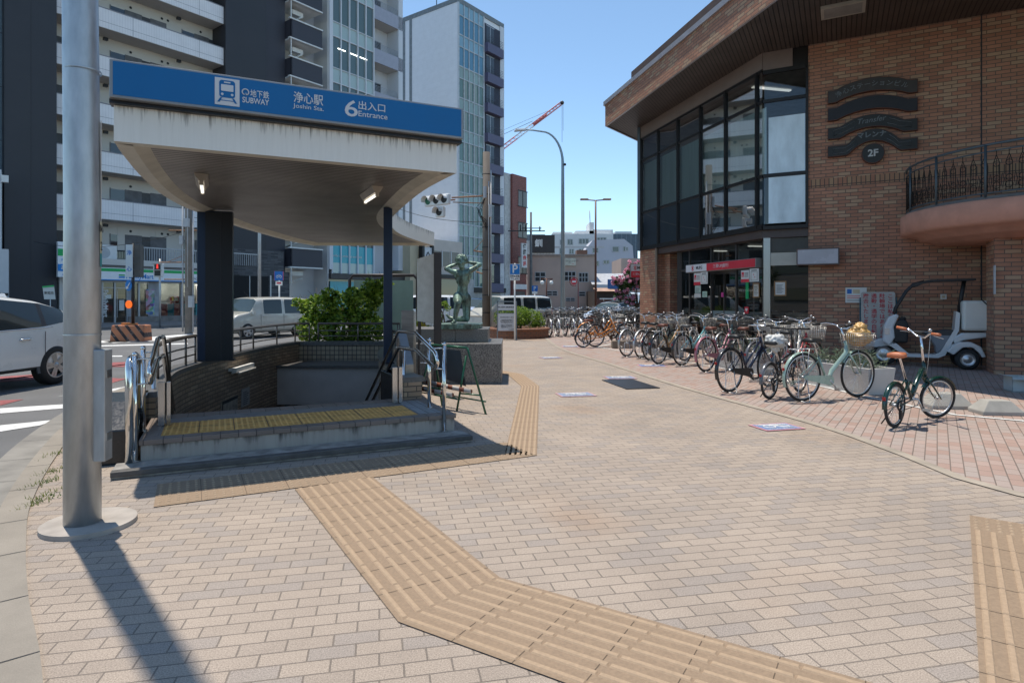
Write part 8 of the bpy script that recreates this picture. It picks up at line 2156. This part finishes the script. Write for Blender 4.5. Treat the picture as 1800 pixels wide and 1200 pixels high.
# left wing of the store
wx = onL(98)+dN*.6; wg = thing('store_wing', 'grey side wing of the store with roof pipes', 'building', (wx.x,wx.y,0), atan2(.30,-1)+pi)
MB().box(-9,0,0,0,6,zof(446,36)).build('wall', brickmat('grey_block_wall', (.27,.255,.24), (.24,.23,.215), (.16,.15,.14), .8, .2, .012, rough=.8), wg)
MB().box(-9,-.03,zof(449,36),0,-.0,zof(446,36)+.02).build('trim', M_wallp, wg); w = MB().box(-1.9,-.03,zof(514,36),-.6,-.01,zof(492,36)).build('window', M_dark, wg)
MB().tube([(-1.7,-.2,zof(474,36)),(-1.2,-.2,zof(474,36)),(-1.2,-.2,zof(439,36)),(-.4,-.2,zof(439,36))], .09, 8).tube([(-1.5,-.3,zof(474,36)),(-1.5,-.3,zof(437,36)),(-.6,-.3,zof(437,36))], .07, 8).build('pipe', M_lgrey, wg)
q = P(88,520,31); t = thing('banner_stand', 'tilted white sheet with green top before the store wing', 'banner', (q.x,q.y,0)); zb_ = zof(526,31); MB().add([(-.30,0,zb_),(.28,0,zb_),(.20,0,zof(501,31)),(-.38,0,zof(503,31))], [(0,1,2,3)]).tube([(.0,.02,0),(0,.02,zb_+.2)], .02, 5).build('sheet', M_paper, t)
MB().add([(-.39,-.01,zof(506,31)),(.21,-.01,zof(504,31)),(.20,-.01,zof(501,31)),(-.38,-.01,zof(503,31))], [(0,1,2,3)]).build('green_top', MC['store_green'], t); text('新発売', .16, M_ink, lface(-.05,-.012,zof(515,31)), t)
# air conditioners on the store roof
for i, u in enumerate((184,214)):
    x = fmx(u)-1.2; p = Vector((onL(98)+dA*x-dN*.3)); t = thing('air_conditioner', ('left' if i == 0 else 'right')+' one of two white air conditioner units on the store roof', 'air conditioner', (p.x,p.y,3.95), atan2(dA.y,dA.x))
    MB().box(0,0,0,1.5,.6,.95).build('case', M_white, t, bevel=.02); MB().add([(.75+.36*cos(a),-.01,.45+.36*sin(a)) for a in [2*pi*i/20 for i in range(20)]], [tuple(range(20))]).build('fan_grille', M_lgrey, t)
p = onL(238); t = thing('roof_railing', 'grey bar railing along the store roof', 'railing', (p.x,p.y,3.95), atan2(dA.y,dA.x)); mb = MB()
for i in range(56): mb.box(i*.15,-.6,0,i*.15+.03,-.57,.85)
mb.box(0,-.62,.82,8.4,-.55,.9); mb.build('bars', M_lgrey, t)
# crane far away
t = thing('tower_crane', 'red and white lattice crane boom rising behind the towers', 'crane', P(868,300,230)); base = P(868,300,230); tip = P(988,181,230); pA = P(873,268,230)
def lat(p, q, w, r, m, nm, n=8):
    mb = MB(); p = p-base; q = q-base; d = (q-p).normalized(); s1 = d.cross(Vector((0,1,0))).normalized()*w; s2 = Vector((0,w,0))
    cs_ = [s1+s2, s1-s2, -s1-s2, -s1+s2]
    for c_ in cs_: mb.tube([p+c_,q+c_], r, 4)
    for i in range(n):
        a_ = p.lerp(q,i/n); b_ = p.lerp(q,(i+1)/n)
        for j in range(4): mb.tube([a_+cs_[j], b_+cs_[(j+1) % 4]], r*.7, 3)
    mb.build(nm, m, t)
def lp(f): return pA.lerp(tip,f)
M_cr = mat('crane_red', (.60,.18,.18), .5); M_cw = mat('crane_white', (.60,.58,.58), .5)
lat(lp(0),lp(.30),.6,.10,M_cr,'boom_section',5); lat(lp(.30),lp(.55),.6,.08,M_cw,'boom_section',5); lat(lp(.55),lp(.98),.5,.12,M_cr,'boom_section',9)
mb = MB(); mb.tube([lp(.56)-base, lp(.76)-base], .5, 4); mb.build('boom_box', M_cr, t); MB().ball(tip-base, .8, 8).tube([tip-base, P(988,250,230)-base], .06, 4).tube([lp(.55)-base+Vector((0,0,1.5)), P(868,244,230)-base], .08, 4).tube([lp(.9)-base, P(868,236,230)-base], .05, 4).build('cable', M_dark, t)
# overhead wires
for (a_, b_, lab) in (((P(855,390,24.0)), P(650,340,40), 'thin black overhead wire running left from the signal pole'), (P(332,405,28), P(60,425,34), 'overhead wire from the concrete pole along the store roof')):
    t = thing('overhead_wire', lab, 'wire', a_); d = b_-a_; MB().tube([(d*f)-Vector((0,0,.5*4*f*(1-f))) for f in [i/12 for i in range(13)]], .012, 4).build('wire', M_black, t)

# unseen blocks and trees added behind the viewer to be mirrored in the bank windows
for lab, x0, y0, w_, d_, h_, c_ in (('plain brown block behind the viewer across the side street', -30, -40, 34, 12, 9, (.36,.32,.28)), ('grey block behind the viewer with ribbon windows', 8, -44, 26, 12, 8, (.40,.39,.38))):
    t = thing('street_block', lab, 'building', (x0,y0-d_,0)); MB().box(0,0,0,w_,d_,h_).build('wall', mat('block_%d' % int(h_), c_, .8, 0, .1, .4), t)
    for k in range(int(h_/3.4)): MB().box(1,d_,k*3.4+1.2,w_-1,d_+.05,k*3.4+2.8).build('window', M_win, t)
for i in range(7):
    x = -14+i*5.2; cs = [((random.uniform(-1,1),random.uniform(-1,1),3.6+random.uniform(-.8,1.2)),1.3) for _ in range(7)]
    t = thing('street_tree', 'dark green street tree number %s of the row behind the viewer' % ('one','two','three','four','five','six','seven')[i], 'tree', (x*1.5,-24-(i%2)*1.5,0), 0, 'street trees behind the viewer'); t['label'] = 'dark green street tree in the row behind the viewer'
    mb = MB(); leaves(mb, 1500, clumps(cs,.2), .32); mb.build('crown', M_leafD, t); MB().tube([(0,0,-.1),(0,0,3.4)], [.14,.08], 8).build('trunk', M_bark, t)

for a_, b_, lab in ((P(855,300,24.2), P(1180,120,60), 'thin wire from the signal pole towards the far end of the street'), (P(934,405,70), P(885,395,74), 'short wire from the distant pole to the brown tiled building'), (P(332,380,28), P(560,395,44), 'thin wire from the concrete pole towards the glass office')):
    if 'far end' in lab: continue
    t = thing('overhead_wire', lab, 'wire', a_); d = b_-a_; MB().tube([(d*f)-Vector((0,0,.4*4*f*(1-f))) for f in [i/12 for i in range(13)]], .010, 4).build('wire', M_black, t)
